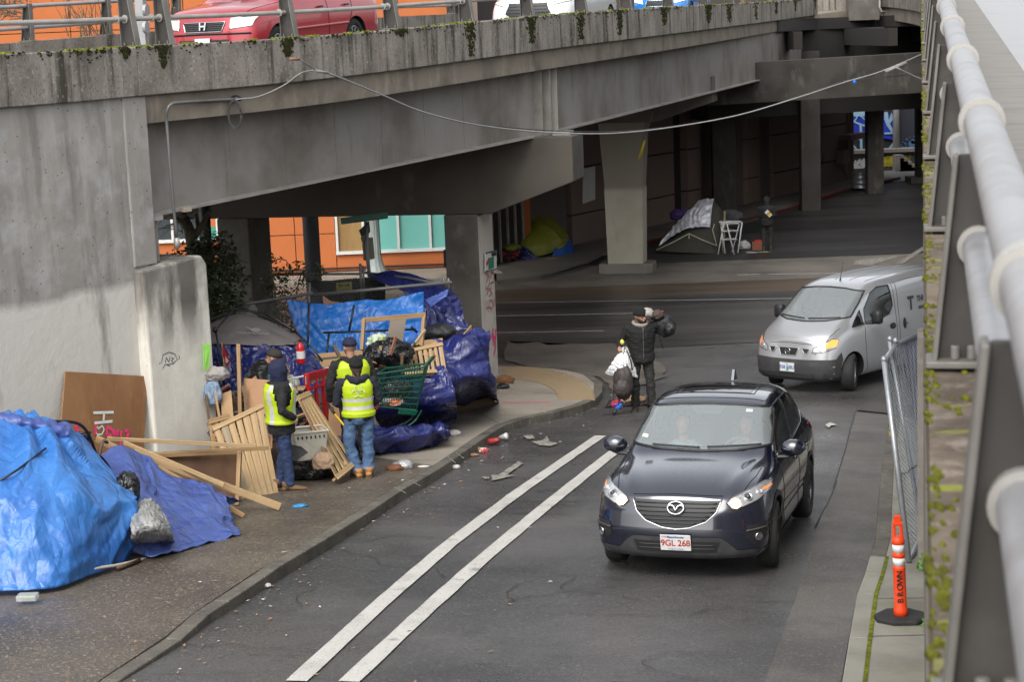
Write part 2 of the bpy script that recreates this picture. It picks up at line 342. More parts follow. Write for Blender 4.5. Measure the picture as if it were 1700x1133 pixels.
# curb blocks: each a stone-like length with a joint
mbk = None; kerb_root = empty('kerb', (KE2[0].x, KE2[0].y, 1.5), None); tag(kerb_root, kind='structure')
for i in range(len(KE2)-1):
    a, b, c, d = KE2[i], KE2[i+1], inner[i+1], inner[i]; ha, hb = khs(i), khs(i+1)
    e = (b-a).normalized()*.004; a2, d2, b2, c2 = a+e, d+e, b-e, c-e
    mb = MB(); za = lambda p, h: (p.x, p.y, g(p.x, p.y)+h)
    top = [za(a2, ha+.004), za(b2, hb+.004), za(c2, hb+.004), za(d2, ha+.004)]; bot = [za(q, -.2) for q in (a2, b2, c2, d2)]
    mb.add(top+bot, [(0, 1, 2, 3), (7, 6, 5, 4), (0, 4, 5, 1), (1, 5, 6, 2), (2, 6, 7, 3), (3, 7, 4, 0)])
    mb.build('kerb_stone', KERB, kerb_root, bevel=.012)
def walk_poly(idx, close, name, m, h=.125):
    pts = [(inner[i].x, inner[i].y) for i in idx]+close
    return ground_poly(pts, h, name, m, thick=.3, step=.5)
jx = 19
# brown part: fades to road level near the viewer
def gpv(pts, name, m):
    o = ground_poly(pts, 0, name, m, thick=.3); return o
pv = walk_poly(range(0, jx+1), [Gp(520, 745, .125), Gp(330, 700, .125), (-7.5, 26), (-12, 10)], 'pavement', WALKB, .0)
for v in pv.data.vertices:                         # raise to the kerb height, falling off towards the viewer
    p = v.co; top = p.z > g(p.x, p.y)-.1; s = .225*p.x+.974*p.y
    if top: v.co.z = g(p.x, p.y) + max(0.001, min(.125, (s-12.6)*.032))
walk_poly(range(jx, len(KE2)), [Gp(700, 600, .125), (-9, 36), (-9.5, 27), Gp(330, 700, .125), Gp(520, 745, .125)], 'concrete_pavement', WALKC)
# scored joints of the concrete part, drain grate, tactile paving
def gstrip(pts, w, h, name, m, kind='structure', parent=None, **kw):
    pts = [Vector(p) for p in pts]; n = max(1, int(sum((a-b).length for a, b in zip(pts, pts[1:]))/.4)); mb = MB(); L = []
    cv = []
    for k in range(n+1):
        t = k/n*(len(pts)-1); i = min(int(t), len(pts)-2); cv.append(pts[i].lerp(pts[i+1], t-i))
    for i, p in enumerate(cv):
        d = (cv[min(i+1, n)]-cv[max(i-1, 0)]).normalized(); q = Vector((-d.y, d.x))*(1+(.10*noise.noise(Vector((p.x*6, p.y*6, 2))) if name == 'road_line' else 0))*((w[0]+(w[1]-w[0])*i/n) if isinstance(w, tuple) else w)/2
        L.append(((p+q), (p-q)))
    Z = lambda p: (p.x, p.y, g(p.x, p.y)+h)
    for (a, b), (c, d) in zip(L, L[1:]): mb.quad(Z(a), Z(b), Z(d), Z(c))
    return mb.build(name, m, parent, kind=kind, M=None if parent else Matrix.Identity(4), **kw)
JOINT = mat('dark_joint_line', (.10, .09, .075), r=.9)
for k, (a, b) in enumerate([((560, 745), (880, 722)), ((640, 700), (868, 696)), ((620, 765), (760, 764)), ((760, 640), (1000, 660)), ((740, 660), (836, 707)), ((860, 612), (800, 670))]):
    if k not in (0,): gstrip([Gp(*a, .127), Gp(*b, .127)], .012, .1285, 'pavement_joint', JOINT)
# double line, thin lane lines, arrow
for pa in ([(492, 1132), (635, 1000), (745, 905), (860, 818), (997, 724)], [(579, 1133), (700, 1020), (800, 930), (905, 842), (1005, 762), (1034, 740)]):
    gstrip([Gp(*p) for p in pa], .185, .004, 'road_line', PAINTR)
for pa, w in (([(818, 525.5), (1065, 521)], .10), ([(818, 553.5), (1003, 550)], .10), ([(818, 503.5), (1175, 498.5), (1330, 496)], .08), ([(1224, 457), (1262, 456)], .12), ([(1275, 456), (1400, 454)], .12)):
    gstrip([Gp(*p) for p in pa], w, .009, 'lane_line', PAINTT)
def rag(pts, a=.14, n=5):
    out = []
    for p, q in zip(pts, pts[1:]+pts[:1]):
        for k in range(n): t = k/n; x, y = lerp(p[0], q[0], t), lerp(p[1], q[1], t); out.append((x+a*noise.noise(Vector((x*1.7, y*1.7, 1)))*2, y+a*noise.noise(Vector((x*1.7, y*1.7, 7)))*3.5))
    return out
def gpoly(px, h, name, m, kind='structure', **kw): return ground_poly([Gp(*p) for p in px], h, name, m, kind=kind, **kw)
ground_poly(rag(apron_px), .012, 'street_mouth_apron', mat('dusty_asphalt', (.165, .145, .12), [((.09, .082, .072), .9, U, .42, .62, .85), ((.05, .048, .045), 22, U, .56, .66, .6)], r=.6, bump=[(40, U, .4, .01)]), step=.5)
gpoly([(860, 768), (869, 771), (842, 790), (856, 791), (817, 800), (816, 790), (827, 791)], .012, 'painted_arrow', PAINTO)
gpoly([(800, 793), (812, 793), (812, 797), (804, 797)], .012, 'paint_flake', PAINTO)
gpoly([(883, 735), (900, 733), (908, 726), (913, 734), (926, 738), (915, 742), (896, 741)], .012, 'paint_patch', PAINTO)
gpoly([(868, 725), (884, 724), (888, 729), (876, 731)], .012, 'paint_patch', PAINTO)
gpoly([(1420, 433), (1490, 425), (1488, 428), (1450, 440), (1455, 443), (1418, 440)], .012, 'painted_turn_arrow', PAINTO)
gpoly([(1540, 405), (1546, 407), (1500, 438), (1488, 438)], .012, 'diagonal_stripe', PAINTO)
gpoly([(1370, 707), (1378, 703), (1390, 707), (1380, 708), (1376, 712)], .014, 'paint_scrap', PAINTR)
# wheel-dirt seam / crack lines in asphalt
CRK = mat('crack_tar', (.022, .022, .022), r=.6)
gstrip([Gp(*p) for p in [(1421, 684), (1412, 712), (1404, 745), (1392, 785), (1383, 812)]], .014, .009, 'road_crack', CRK)
gstrip([Gp(*p) for p in [(1390, 800), (1375, 836), (1366, 850), (1352, 878)]], .014, .009, 'road_crack', CRK)
gstrip([Gp(*p) for p in [(1000, 690), (1060, 682), (930, 704)][:2]], .04, .009, 'road_crack', CRK)
# small drain grate
gr = empty('drain_grate', G(1040, 672, .01), 'iron drain grate in the gutter behind the walking man', 'drain')
o0 = G(1003, 676, .012)
dx = (G(1075, 672, .012)-o0); dy = (G(1010, 665, .012)-o0)
ground_poly([(o0.x, o0.y), (o0.x+dx.x, o0.y+dx.y), ((o0+dx+dy).x, (o0+dx+dy).y), ((o0+dy).x, (o0+dy).y)], .010, 'pit', DARKJ, None, parent=gr)
for k in range(12):
    a = o0+dx*(k+.5)/12; b = a+dy; mb = MB(); mb.tube([a+Vector((0, 0, .012)), b+Vector((0, 0, .012))], .012, 5); mb.build('bar', mat('rusty_iron', (.07, .055, .045), r=.7), gr)
mb = MB(); rc = random.Random(3)
for k in range(16):
    p = Vector(Gp(rc.uniform(480, 1320), rc.uniform(760, 1100))); a = rc.uniform(0, 6.3); 
    for q in range(rc.randint(8, 22)):
        a += rc.uniform(-.6, .6); n = p+Vector((math.cos(a), math.sin(a)))*rc.uniform(.05, .14); s = Vector((-math.sin(a), math.cos(a)))*rc.uniform(.002, .006)
        mb.add([(v.x, v.y, g(v.x, v.y)+.006) for v in (p+s, n+s, n-s, p-s)], [(0, 1, 2, 3)]); p = n
mb.build('road_cracks', CRK, kind='stuff', M=Matrix.Identity(4), label='fine branching cracks in the near asphalt', cat='cracks')
# tactile paving: yellow-brown cobble-like units, each one a piece
TACT = mat('tactile_yellow', (.33, .245, .14), [((.24, .17, .095), 3, U, .42, .7, .8)], r=.75, bump=[(60, U, .3, .006)])
tp = empty('tactile_paving', G(925, 640, .13)); tag(tp, kind='structure')
unit = None
for i in range(16):
    for j in range(26):
        u = (j+.5*(i % 2))/25; v = (i+.5)/16
        if u > 1: continue
        px = lerp(lerp(848, 905, v), lerp(930, 985, v), u) + (8-16*u)*0; a = PI*.5*u
        # arc band: centre (852,668) in pixels, radius 55..130 squashed
        th = math.radians(lerp(96, -4, u)); rr = lerp(78, 132, v)
        px = 852 + rr*math.cos(th)*1.0; py = 662 - rr*math.sin(th)*.40
        if py > 664: continue
        c = G(px, py, .127)
        if unit is None:
            bm = bmesh.new(); bmesh.ops.create_cube(bm, size=1); bmesh.ops.scale(bm, vec=(.135, .11, .016), verts=bm.verts)
            unit = bpy.data.meshes.new('paving_unit'); bm.to_mesh(unit); bm.free(); unit.materials.append(TACT)
        o = bpy.data.objects.new('paving_unit', unit); link(o, tp, Matrix.Translation(c+Vector((0, 0, R_.uniform(-.003, .003)))) @ Matrix.Rotation(-PI/2+th*.9+R_.uniform(-.04, .04), 4, 'Z'))
# right pavement
rk = [(1397, 1140), (1410, 1060), (1423, 986), (1436, 953), (1444, 925), (1453, 895), (1458, 840), (1463, 780), (1470, 735), (1478, 690)]
RK = [Vector(Gp(x, y, .12)) for x, y in rk]; RK[0] = RK[0]+(RK[0]-RK[1])*1.5
ri = [p+Vector((.16, -.03)) for p in RK]
rroot = empty('kerb', (RK[0].x, RK[0].y, 1.5)); tag(rroot, kind='structure')
for i in range(len(RK)-1):
    a, b, c, d = RK[i], RK[i+1], ri[i+1], ri[i]; mb = MB(); h = .124
    za = lambda p, h: (p.x, p.y, g(p.x, p.y)+h)
    e = (b-a).normalized()*.005; a, d, b, c = a+e, d+e, b-e, c-e
    mb.add([za(q, h) for q in (a, b, c, d)]+[za(q, -.2) for q in (a, b, c, d)], [(0, 1, 2, 3), (7, 6, 5, 4), (0, 4, 5, 1), (1, 5, 6, 2), (2, 6, 7, 3), (3, 7, 4, 0)])
    mb.build('kerb_stone', WALKM if i < 4 else KERB, rroot, bevel=.01)
rend = [(.229*y+.35, y) for y in (24, 18, 11.5)]
ground_poly([(p.x, p.y) for p in ri]+[(.229*27+.35, 27)]+rend, .12, 'right_pavement', WALKM, thick=.3)
gstrip([(p.x+.012, p.y) for p in ri[:5]], .035, .127, 'moss_strip', MOSS, kind='stuff', label='line of bright moss in the joint of the right pavement kerb', cat='moss')
for a, b in (((1440, 1058), (1560, 1055)), ((1452, 995), (1560, 994)), ((1456, 892), (1480, 895)), ((1470, 858), (1545, 852))): gstrip([Gp(*a, .12), Gp(*b, .12)], .014, .1245, 'pavement_joint', JOINT)
# dark wedge at the van's corner
gpoly([(1421, 684), (1472, 647), (1480, 640), (1480, 690)], .03, 'wet_wedge', mat('dark_wet_concrete', (.09, .075, .06), [((.05, .045, .04), 1, U, .4, .6, .7)], r=.35))

# ============================================================ viaduct with the red car on it
BX = [(-11.4, 12.2), (-6.0, 21.2), (-4.66, 23.5), (-2.27, 27.3), (1.16, 34.7), (4.42, 44.2), (8.98, 59.9), (11.8, 68.0)]
BT = [6.80, 6.83, 6.855, 6.937, 7.18, 7.36, 7.60, 7.78]
def bedge(n=10):
    ps = [Vector((x, y, z)) for (x, y), z in zip(BX, BT)]; out = []
    for i in range(len(ps)-1):
        for k in range(n if i < len(ps)-2 else n+1): out.append(catmull(ps, i+k/n))
    return out
BE = bedge()
def bnorm(i):
    a, b = BE[max(i-1, 0)], BE[min(i+1, len(BE)-1)]; d = b-a; return Vector((-d.y, d.x, 0)).normalized()
def sweep(i0, i1, prof, name, m, parent, **kw):
    """prof: (offset inwards (left), height below/above parapet top)"""
    mb = MB(); rings = []
    for i in range(i0, i1+1):
        n = bnorm(i); rings.append([BE[i]+n*a+Vector((0, 0, b)) for a, b in prof])
    mb.ring(rings); return mb.build(name, m, parent, **kw)
via = empty('viaduct', (BX[2][0], BX[2][1], g(*BX[2])), 'concrete and steel road viaduct crossing the frame with the red car on top', 'viaduct')
I0 = 20                                            # joint at the abutment corner
sweep(0, I0, [(0, 0), (.32, 0), (.32, -.5), (.32, -.624), (0, -.624)], 'parapet', PARA, via, bevel=.012)
segs = [I0, 40, 50, 62, 70]
for a, b in zip(segs, segs[1:]): 
    mb = sweep(a, b, [(0, 0), (.32, 0), (.32, -.624), (0, -.624)], 'parapet', PARA, via, bevel=.012)
for a, b in ((I0, 40), (40, 70)): sweep(a, b, [(.10, -.626), (.5, -.626), (.5, -.99), (.10, -.99)], 'slab_edge', SLABC, via)
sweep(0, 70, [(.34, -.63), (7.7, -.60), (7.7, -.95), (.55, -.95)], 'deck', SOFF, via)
sweep(1, 70, [(.36, -.625), (7.65, -.595), (7.65, -.59), (.36, -.62)], 'deck_surface', ASPH, via)
sweep(0, 70, [(7.72, .05), (8.0, .05), (8.0, -.9), (7.72, -.9)], 'far_parapet', PARA, via)
def girder(off, name='girder'):
    for i0, i1, z0, z1 in ((I0, 40, 4.66, 4.97), (40, 68, 4.98, 5.25)):
        a = BE[i0]+bnorm(i0)*off; b = BE[i1]+bnorm(i1)*off
        if i0 == I0: a = a + (b-a).normalized()*.10
        n = Vector((-(b-a).y, (b-a).x, 0)).normalized(); ta, tb = BE[i0].z-1.0, BE[i1].z-.96
        mb = MB(); N = 14; rg = []
        for k in range(N+1):
            p = a.lerp(b, k/N); zt = lerp(ta, tb, k/N)+.02; zb = lerp(z0, z1, k/N)
            rg.append([Vector((p.x, p.y, zt)), Vector((p.x, p.y, zb)), Vector((p.x, p.y, zb))+n*.03, Vector((p.x, p.y, zt))+n*.03])
        mb.ring(rg); w = mb.build(name, STEEL, via)
        mb = MB(); mb.ring([[Vector((q[0].x, q[0].y, q[1].z-.035))-n*.15, Vector((q[0].x, q[0].y, q[1].z))-n*.15, Vector((q[0].x, q[0].y, q[1].z))+n*.18, Vector((q[0].x, q[0].y, q[1].z-.035))+n*.18] for q in rg])
        mb.build('flange', STEELD, w)
        L = (b-a).length; ns = 9 if i0 == I0 else 2
        for k in range(ns):                        # faint web seams (welded stiffeners behind) as shallow ribs
            t = (k+.6)/ns; p = a.lerp(b, t); zt = lerp(ta, tb, t); zb = lerp(z0, z1, t)
            mb = MB(); mb.box(Vector((p.x, p.y, (zt+zb)/2))-n*.003, (.05, .006, zt-zb-.02), basis((0, 0, 0), (b-a).normalized().to_2d().to_3d(), n)); mb.build('web_seam', STEEL, w)
        for t in ((.012,) if i0 == I0 else (.004,)) + ((.985, .955) if i0 == I0 else ()):
            p = a.lerp(b, t); zt = lerp(ta, tb, t); zb = lerp(z0, z1, t)
            mb = MB(); mb.box(Vector((p.x, p.y, (zt+zb)/2))-n*.09, (.025, .17, zt-zb), basis((0, 0, 0), (b-a).normalized().to_2d().to_3d(), n)); mb.build('stiffener', STEELD, w)
girder(.34); girder(3.0); girder(5.4); girder(7.6)
# abutment: upper wall, lower painted wall, pillar
def wallpiece(a, b, z0, z1, th, name, m, back=0., parent=via, **kw):
    a = Vector((a[0], a[1], 0)); b = Vector((b[0], b[1], 0)); d = (b-a).normalized(); n = Vector((-d.y, d.x, 0))
    a, b = a+n*back, b+n*back
    mb = MB(); mb.prism([(a.x, a.y, z0), (b.x, b.y, z0), (b.x, b.y, z1), (a.x, a.y, z1)], n*th); return mb.build(name, m, parent, **kw)
dW = (Vector(BX[2])-Vector(BX[1])).normalized()
wa = Vector(BX[1])-dW*9; wb = Vector(BX[2])+dW*.0
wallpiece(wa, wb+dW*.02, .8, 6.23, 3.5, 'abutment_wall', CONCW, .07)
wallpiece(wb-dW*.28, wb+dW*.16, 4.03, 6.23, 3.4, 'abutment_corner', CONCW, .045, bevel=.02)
pa = wb - dW*.30; pb = wb+dW*.98
nW = Vector((-dW.y, dW.x))
mb = MB(); q0 = pa-nW*.10; q1 = pb-nW*.10
mb.prism([(q0.x, q0.y, .8), (q1.x, q1.y, .8), (q1.x, q1.y, 3.93), ((q1-dW*.10).x, (q1-dW*.10).y, 4.06), (q0.x, q0.y, 4.0)], (nW.x*1.3, nW.y*1.3, 0))
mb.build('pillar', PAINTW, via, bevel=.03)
# bearing pedestal with steel shoe at the girder's end
c = wb+dW*.22+nW*.38
mb = MB(); mb.box((c.x, c.y, 4.32), (.18, .5, .56), Matrix.Rotation(math.atan2(dW.y, dW.x), 3, 'Z')); mb.build('bearing_block', CONC, via, bevel=.01)
mb = MB(); mb.box((c.x, c.y, 4.62), (.3, .6, .06), Matrix.Rotation(math.atan2(dW.y, dW.x), 3, 'Z')); mb.build('bearing_plate', STEELD, via)
# columns and cap beam
DS = Vector((.223, .975, 0)); NS = Vector((.975, -.223, 0))
MS = Matrix((NS, DS, Vector((0, 0, 1)))).transposed().to_4x4()
def colbox(c, w, d, z0, z1, name, m, parent, **kw):
    mb = MB(); mb.box((c[0], c[1], (z0+z1)/2), (w, d, z1-z0), MS); return mb.build(name, m, parent, **kw)
k0 = P(803, 625, 34.15); k0.z = 0  # near right corner of the right column
cR = k0 - NS*.33 + DS*.62
cc = colbox(cR, .66, 1.2, -.1, 3.5, 'column', COLC, via, bevel=.03)
CW = mat('white_column_paint', (.62, .58, .52), [((.42, .39, .34), 2, U, .45, .7, .7)], r=.8)
mb = MB(); p = k0+NS*.002; mb.box(p+DS*.62+Vector((0, 0, 1.74)), (.004, 1.17, 3.42), MS); mb.build('painted_band', CW, cc)
cL = k0 - NS*4.93 + DS*.62
colbox(cL, .66, 1.2, -.1, 3.5, 'column', COLC, via, bevel=.03)
mb = MB(); q = cL-NS*.6-DS*.55; mb.tube([(q.x, q.y, 0), (q.x, q.y, 5.8)], .12, 12); mb.build('downpipe', mat('dark_pipe', (.025, .027, .03), r=.4), via, smooth=True)
mb = MB(); 
cap = [(-8.2, 3.5), (.25, 3.5), (1.87, 4.08), (1.87, 4.93), (-8.2, 4.85)]
mb.prism([k0+NS*x+DS*.05+Vector((0, 0, z)) for x, z in cap], DS*1.15); mb.build('cap_beam', mat('cap_concrete', (.10, .088, .072), [((.07, .06, .05), 1, U, .42, .66, .8), ((.24, .22, .19), 2, (1, 1, .4), .6, .76, .5)], r=.9), via, bevel=.02)
for dz, ww in ((4.96, .34),): colbox(k0+NS*1.6+DS*.6, ww, .4, 4.93, 5.0, 'bearing_plate', STEELD, via)
# second pier at the far side: tall column with plinth
P2 = G(1042, 438, .25); 
mb = MB(); prof = []
mb.prism([P2+NS*a+DS*b+Vector((0, 0, -.25)) for a, b in [(-.78, -.35), (-.6, -.5), (.6, -.5), (.78, -.35), (.78, .35), (.6, .5), (-.6, .5), (-.78, .35)]], (0, 0, .30)); mb.build('plinth', APRON, via, bevel=.03)
COLP = mat('painted_column', (.46, .425, .34), [((.36, .33, .26), 1.4, U, .42, .7, .7), ((.22, .2, .17), 2, (1, 1, .3), .6, .74, .5), ((.24, .21, .17), 1, U, 0, .3, .95, 'z', 2.35, 2.5, .0)], r=.85)
mb = MB(); mb.ring([[P2+NS*(a*w)+DS*b*.4+Vector((0, 0, z)) for a, b in ((-1, -1), (1, -1), (1, 1), (-1, 1))] for z, w in ((0, .50), (2.2, .55), (2.21, .53), (4.0, .66), (5.2, .70))]); mb.build('column', COLP, via, bevel=.02)
mb = MB(); mb.prism([P2+NS*x-DS*.6+Vector((0, 0, z-.05)) for x, z in [(-9, 4.1), (1.0, 4.1), (2.6, 4.6), (2.6, 5.3), (-9, 5.3)]], DS*1.2); mb.build('cap_beam', SOFF, via)

# ============================================================ back viaduct over the dark street
DKC = mat('dirty_shade_concrete', (.055, .05, .044), [((.028, .025, .021), 1.0, U, .42, .64, .85), ((.16, .15, .135), 2.2, (1, 1, .4), .58, .74, .6)], r=.92)  # dirty concrete, darkened further so the colour carries the underpass shade
DKS = mat('shade_black_soffit', (.03, .027, .024), r=.95)  # soffit colour set near black to stand for the deep shade
vb = empty('back_viaduct', G(1348, 350), 'dark concrete viaduct deck on square columns over the shaded street', 'viaduct')
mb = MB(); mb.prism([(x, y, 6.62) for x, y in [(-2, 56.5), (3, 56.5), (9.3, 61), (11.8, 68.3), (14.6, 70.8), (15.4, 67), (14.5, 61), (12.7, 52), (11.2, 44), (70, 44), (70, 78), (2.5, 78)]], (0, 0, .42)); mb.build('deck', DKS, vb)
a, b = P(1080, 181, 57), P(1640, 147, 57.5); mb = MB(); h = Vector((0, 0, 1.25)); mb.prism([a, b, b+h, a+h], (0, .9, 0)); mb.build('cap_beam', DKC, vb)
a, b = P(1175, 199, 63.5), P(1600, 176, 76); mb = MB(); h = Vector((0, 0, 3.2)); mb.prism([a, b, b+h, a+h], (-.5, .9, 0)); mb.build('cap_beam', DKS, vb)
for px0, px1, yb in ((1182, 1227, 363), (1329, 1366, 350), (1439, 1470, 322), (1521, 1556, 303)):
    c = G((px0+px1)/2, yb); w = (px1-px0)/FPX*c.y*.86
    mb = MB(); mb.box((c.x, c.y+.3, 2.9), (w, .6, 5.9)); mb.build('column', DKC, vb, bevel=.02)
    if px0 > 1500: mb = MB(); mb.box((c.x, c.y+.3, .12), (w+.7, 1.2, .25)); mb.build('plinth', COLC, vb, bevel=.02)
for k in range(7):
    x0 = 6+k*3.2; mb = MB(); mb.box((x0+4, 69.5, 6.3), (.3, 16, .6)); mb.build('stringer', DKS, vb)
rs = empty('light_block_wall', (25, 60, 0), 'unseen dark wall added to keep side light out of the underpass', 'wall')  # added out of view to stop daylight entering from the right
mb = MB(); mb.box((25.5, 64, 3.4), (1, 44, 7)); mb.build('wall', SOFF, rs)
# curved parapet where the two ramps meet (top right)
crv = [(1352, 24, 68.5), (1415, 16, 70), (1462, 11, 70.5), (1500, 14.5, 67), (1530, 20.5, 61), (1556, 31, 52), (1575, 45, 46)]
cv = curve([P(*c) for c in crv], 30); mbp = MB(); mbs = MB()
for (mbx, dz0, dz1, off, s0) in ((mbp, 0, .75, 0, 0), (mbs, -.5, -.003, .1, 0)):
    rg = []
    for i, p in enumerate(cv):
        d = (cv[min(i+1, 30)]-cv[max(i-1, 0)]); n = Vector((-d.y, d.x, 0)).normalized()
        rg.append([p+n*(-off+0)*-1+Vector((0, 0, dz1)), p+n*(off)+Vector((0, 0, dz0)), p+n*(off+3)+Vector((0, 0, dz0)), p+n*(off+3)+Vector((0, 0, dz1))])
    mbx.ring(rg[6:] if mbx is mbp else rg)
mbp.build('curved_parapet', PARA, via); mbs.build('curved_slab_edge', SLABC, via)
mb = MB(); a = P(1409, 34, 69.6); b = P(1460, 32, 69.8); mb.prism([a, b, b+Vector((0, 0, 2)), a+Vector((0, 0, 2))], (0, .6, 0)); mb.build('joint_block', COLC, via)
mb = MB(); mb.tube([P(1460, -20, 69), P(1460.5, 12, 69), P(1463, 18, 69), P(1470, 19.5, 69.5)], .04, 6); mb.build('drain_pipe', GALV, via)

# ============================================================ buildings
ob = empty('orange_building', (-10, 54.2, 0), 'orange rendered building with teal film windows behind the viaduct', 'building')
OY = G(650, 449, .13).y + .1
def OX(px): return lambda py: P(px, py, OY)
oz = lambda py, px=600: P(px, py, OY).z
ox = lambda px, py=400: P(px, py, OY).x
XE = ox(800)
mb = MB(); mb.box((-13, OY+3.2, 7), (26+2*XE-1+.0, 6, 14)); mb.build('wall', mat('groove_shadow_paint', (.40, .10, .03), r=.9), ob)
mb = MB(); mb.box((XE, OY+3, 7), (.3, 6.4, 14.02)); mb.build('wall_end', BROWNW, ob)
xs = [-25] + [ox(p) for p in (60, 160, 345, 490, 530)] ; wl, wr = ox(560), ox(780)
xs = [-25, -21.8, -18.6, -15.4, -12.4, ox(330), ox(490), ox(530), wl-.05]
zb = [oz(449), oz(386), 3.9, 5.4, oz(72, 100), oz(53, 100), 10.5, 14]
gp = .025
def panel(x0, x1, z0, z1):
    mb = MB(); mb.box(((x0+x1)/2, OY+.10, (z0+z1)/2), (x1-x0-gp, .2, z1-z0-gp)); mb.build('panel', ORANGE, ob)
for i in range(len(xs)-1):
    for j in range(len(zb)-1):
        if xs[i+1] <= ox(371) and j == 1: continue   # left windows
        panel(xs[i], xs[i+1], zb[j], zb[j+1])
zs, zt = oz(422), oz(347)+.1
panel(wl-.05, XE, zb[0], zs); 
for j in range(2, len(zb)-1): panel(wl-.05, -1.5, zb[j] if j > 2 else zt, zb[j+1]); panel(-1.5, XE, zb[j] if j > 2 else zt, zb[j+1])
mb = MB(); mb.box((-13, OY+.02, oz(444)), (24, .12, .05)); mb.build('base_line', DARKJ, ob)
def wnd(x0, x1, z0, z1, name='window', splits=(), mats=(TEAL,)):
    t = .09; mb = MB(); c = ((x0+x1)/2, OY-.02)
    mb.box((c[0], c[1], z0), (x1-x0+t, .16, t)); mb.box((c[0], c[1], z1), (x1-x0+t, .16, t))
    for x in [x0, x1]+list(splits): mb.box((x, c[1]-.001, (z0+z1)/2), (t*.8, .155, z1-z0))
    w = mb.build('window', WHITEF, ob); E = [x0]+list(splits)+[x1]
    for k in range(len(E)-1):
        mb = MB(); mb.box(((E[k]+E[k+1])/2, OY+.03, (z0+z1)/2), (E[k+1]-E[k]-.04, .03, z1-z0-.04)); mb.build('pane', mats[k % len(mats)], w)
PLYD = mat('weathered_plywood', (.36, .22, .08), [((.24, .14, .05), 2, (1, 1, .25), .42, .66, .8), ((.15, .08, .03), 8, (2, 2, .2), .6, .7, .6)], r=.8)
wnd(wl, XE-.2, zs+.06, zt, splits=[ox(p) for p in (604, 662, 715)], mats=(PLYD, TEAL, TEAL, TEAL))
wnd(-22, ox(363), oz(388), 3.8, splits=[-18.5, -15.5, ox(150), ox(288)], mats=(GLASSD,))
mb = MB(); mb.lathe((ox(348), OY-.01, oz(389)+.02), [(.0, 0), (.62, .0), (.55, .2), (.36, .34), (0, .4)], 24, Matrix.Diagonal((1, .15, 1))); mb.build('green_disc', mat('green_sign', (.02, .22, .14), r=.4), ob)
# footpath before it
ground_poly([(-60, OY+.1), (-.6, OY+.1), (-.2, OY-1.5), (-60, OY-1.2)], .13, 'far_pavement', WALKC, thick=.3)
ground_poly([(-60, OY-3.4), (-1, OY-3.5), (.8, OY-1.5), (-60, OY-1.3)], .006, 'far_gutter', APRON)
# long brown panelled building receding under the back viaduct
wb_ = empty('panelled_building', (G(1061, 380).x, G(1061, 380).y, 0), 'long brown panelled wall receding under the dark viaduct', 'building')
wA = G(820, 405, .13); w1 = G(960, 416, .13); w2 = G(1417, 300, .0)
dd = (w2-G(1061, 381, .1)); dd.z = 0; dd.normalize(); wn_ = Vector((-dd.y, dd.x, 0)); w0 = G(1061, 381, .1)-dd*10.5; w0.z = 0
Lw = (w2-w0).length; MWm = Matrix((dd, wn_, Vector((0, 0, 1)))).transposed().to_4x4()
mb = MB(); mb.box(w0+dd*Lw/2+wn_*1.3+Vector((0, 0, 4)), (Lw, 2, 8), MWm); mb.build('wall', DARKJ, wb_)
def wt(px):                                        # parameter along the wall for a pixel column (near the base)
    lo, hi = -5, 60
    for _ in range(40):
        m = (lo+hi)/2; p = w0+dd*m; c = RW.transposed() @ (p+Vector((0, 0, 1.5))-CAMP)
        if W/2 + FPX*c.x/-c.z < px: lo = m
        else: hi = m
    return lo
edges = [(0, 'o'), (wt(870), 'd'), (wt(948), 'b'), (wt(1120), 'D'), (wt(1142), 'b'), (wt(1165), 'd'), (wt(1240), 'b'), (wt(1262), 'd'), (wt(1284), 'b'), (wt(1331), 'b'), (wt(1366), 'b'), (Lw, '')]
for (a, kd), (b, _) in zip(edges, edges[1:]):
    dep = {'o': 0., 'd': .16, 'D': .3, 'b': 0}[kd]; n = 3
    zz = [0, 1.05, 2.55, 8] if kd == 'b' else [0, 8]
    for z0, z1 in zip(zz, zz[1:]):
        nn = max(1, round((b-a)/4.2)) if kd == 'b' else 1
        for k in range(nn):
            u0, u1 = lerp(a, b, k/nn), lerp(a, b, (k+1)/nn); mb = MB()
            mb.box(w0+dd*(u0+u1)/2+wn_*(.15+dep)+Vector((0, 0, (z0+z1)/2)), (u1-u0-.05, .3, z1-z0-.05), MWm)
            mb.build('panel', {'o': DARKJ, 'd': mat('recess_wall', (.13, .10, .09), r=.9), 'D': mat('rust_brown_frame', (.11, .035, .02), r=.7), 'b': BROWNW}[kd], wb_)
for k in range(7):                                 # glazing mullions at the near end
    u = lerp(.1, wt(866), k/6); mb = MB(); mb.box(w0+dd*u-wn_*.02+Vector((0, 0, 2)), (.07, .08, 4), MWm); mb.build('mullion', GALV, wb_)
mb = MB(); u = wt(872); mb.box(w0+dd*u-wn_*.03+Vector((0, 0, 3)), (.35, .08, 6), MWm); mb.build('orange_trim', ORANGE, wb_)
# utility boxes and pipes near the far end
for (a, b, y0, y1, dep) in ((1394, 1420, 224, 234, .5), (1388, 1400, 250, 272, .3), (1400, 1405, 252, 286, .1), (1366, 1370, 252, 268, .1)):
    t0, t1 = wt(a), wt(b); p = w0+dd*t0; z1, z0 = P(a, y0, p.y).z, P(a, y1, p.y).z; mb = MB()
    mb.box(w0+dd*(t0+t1)/2-wn_*dep/2+Vector((0, 0, (z0+z1)/2)), (t1-t0, dep, z1-z0), MWm); mb.build('utility_box', BROWNW, wb_, bevel=.01)
for a in (1404, 1408, 1412): t = wt(a); p = w0+dd*t-wn_*.1; mb = MB(); mb.tube([p, p+Vector((0, 0, 3))], .05, 6); mb.build('pipe', BROWNW, wb_)
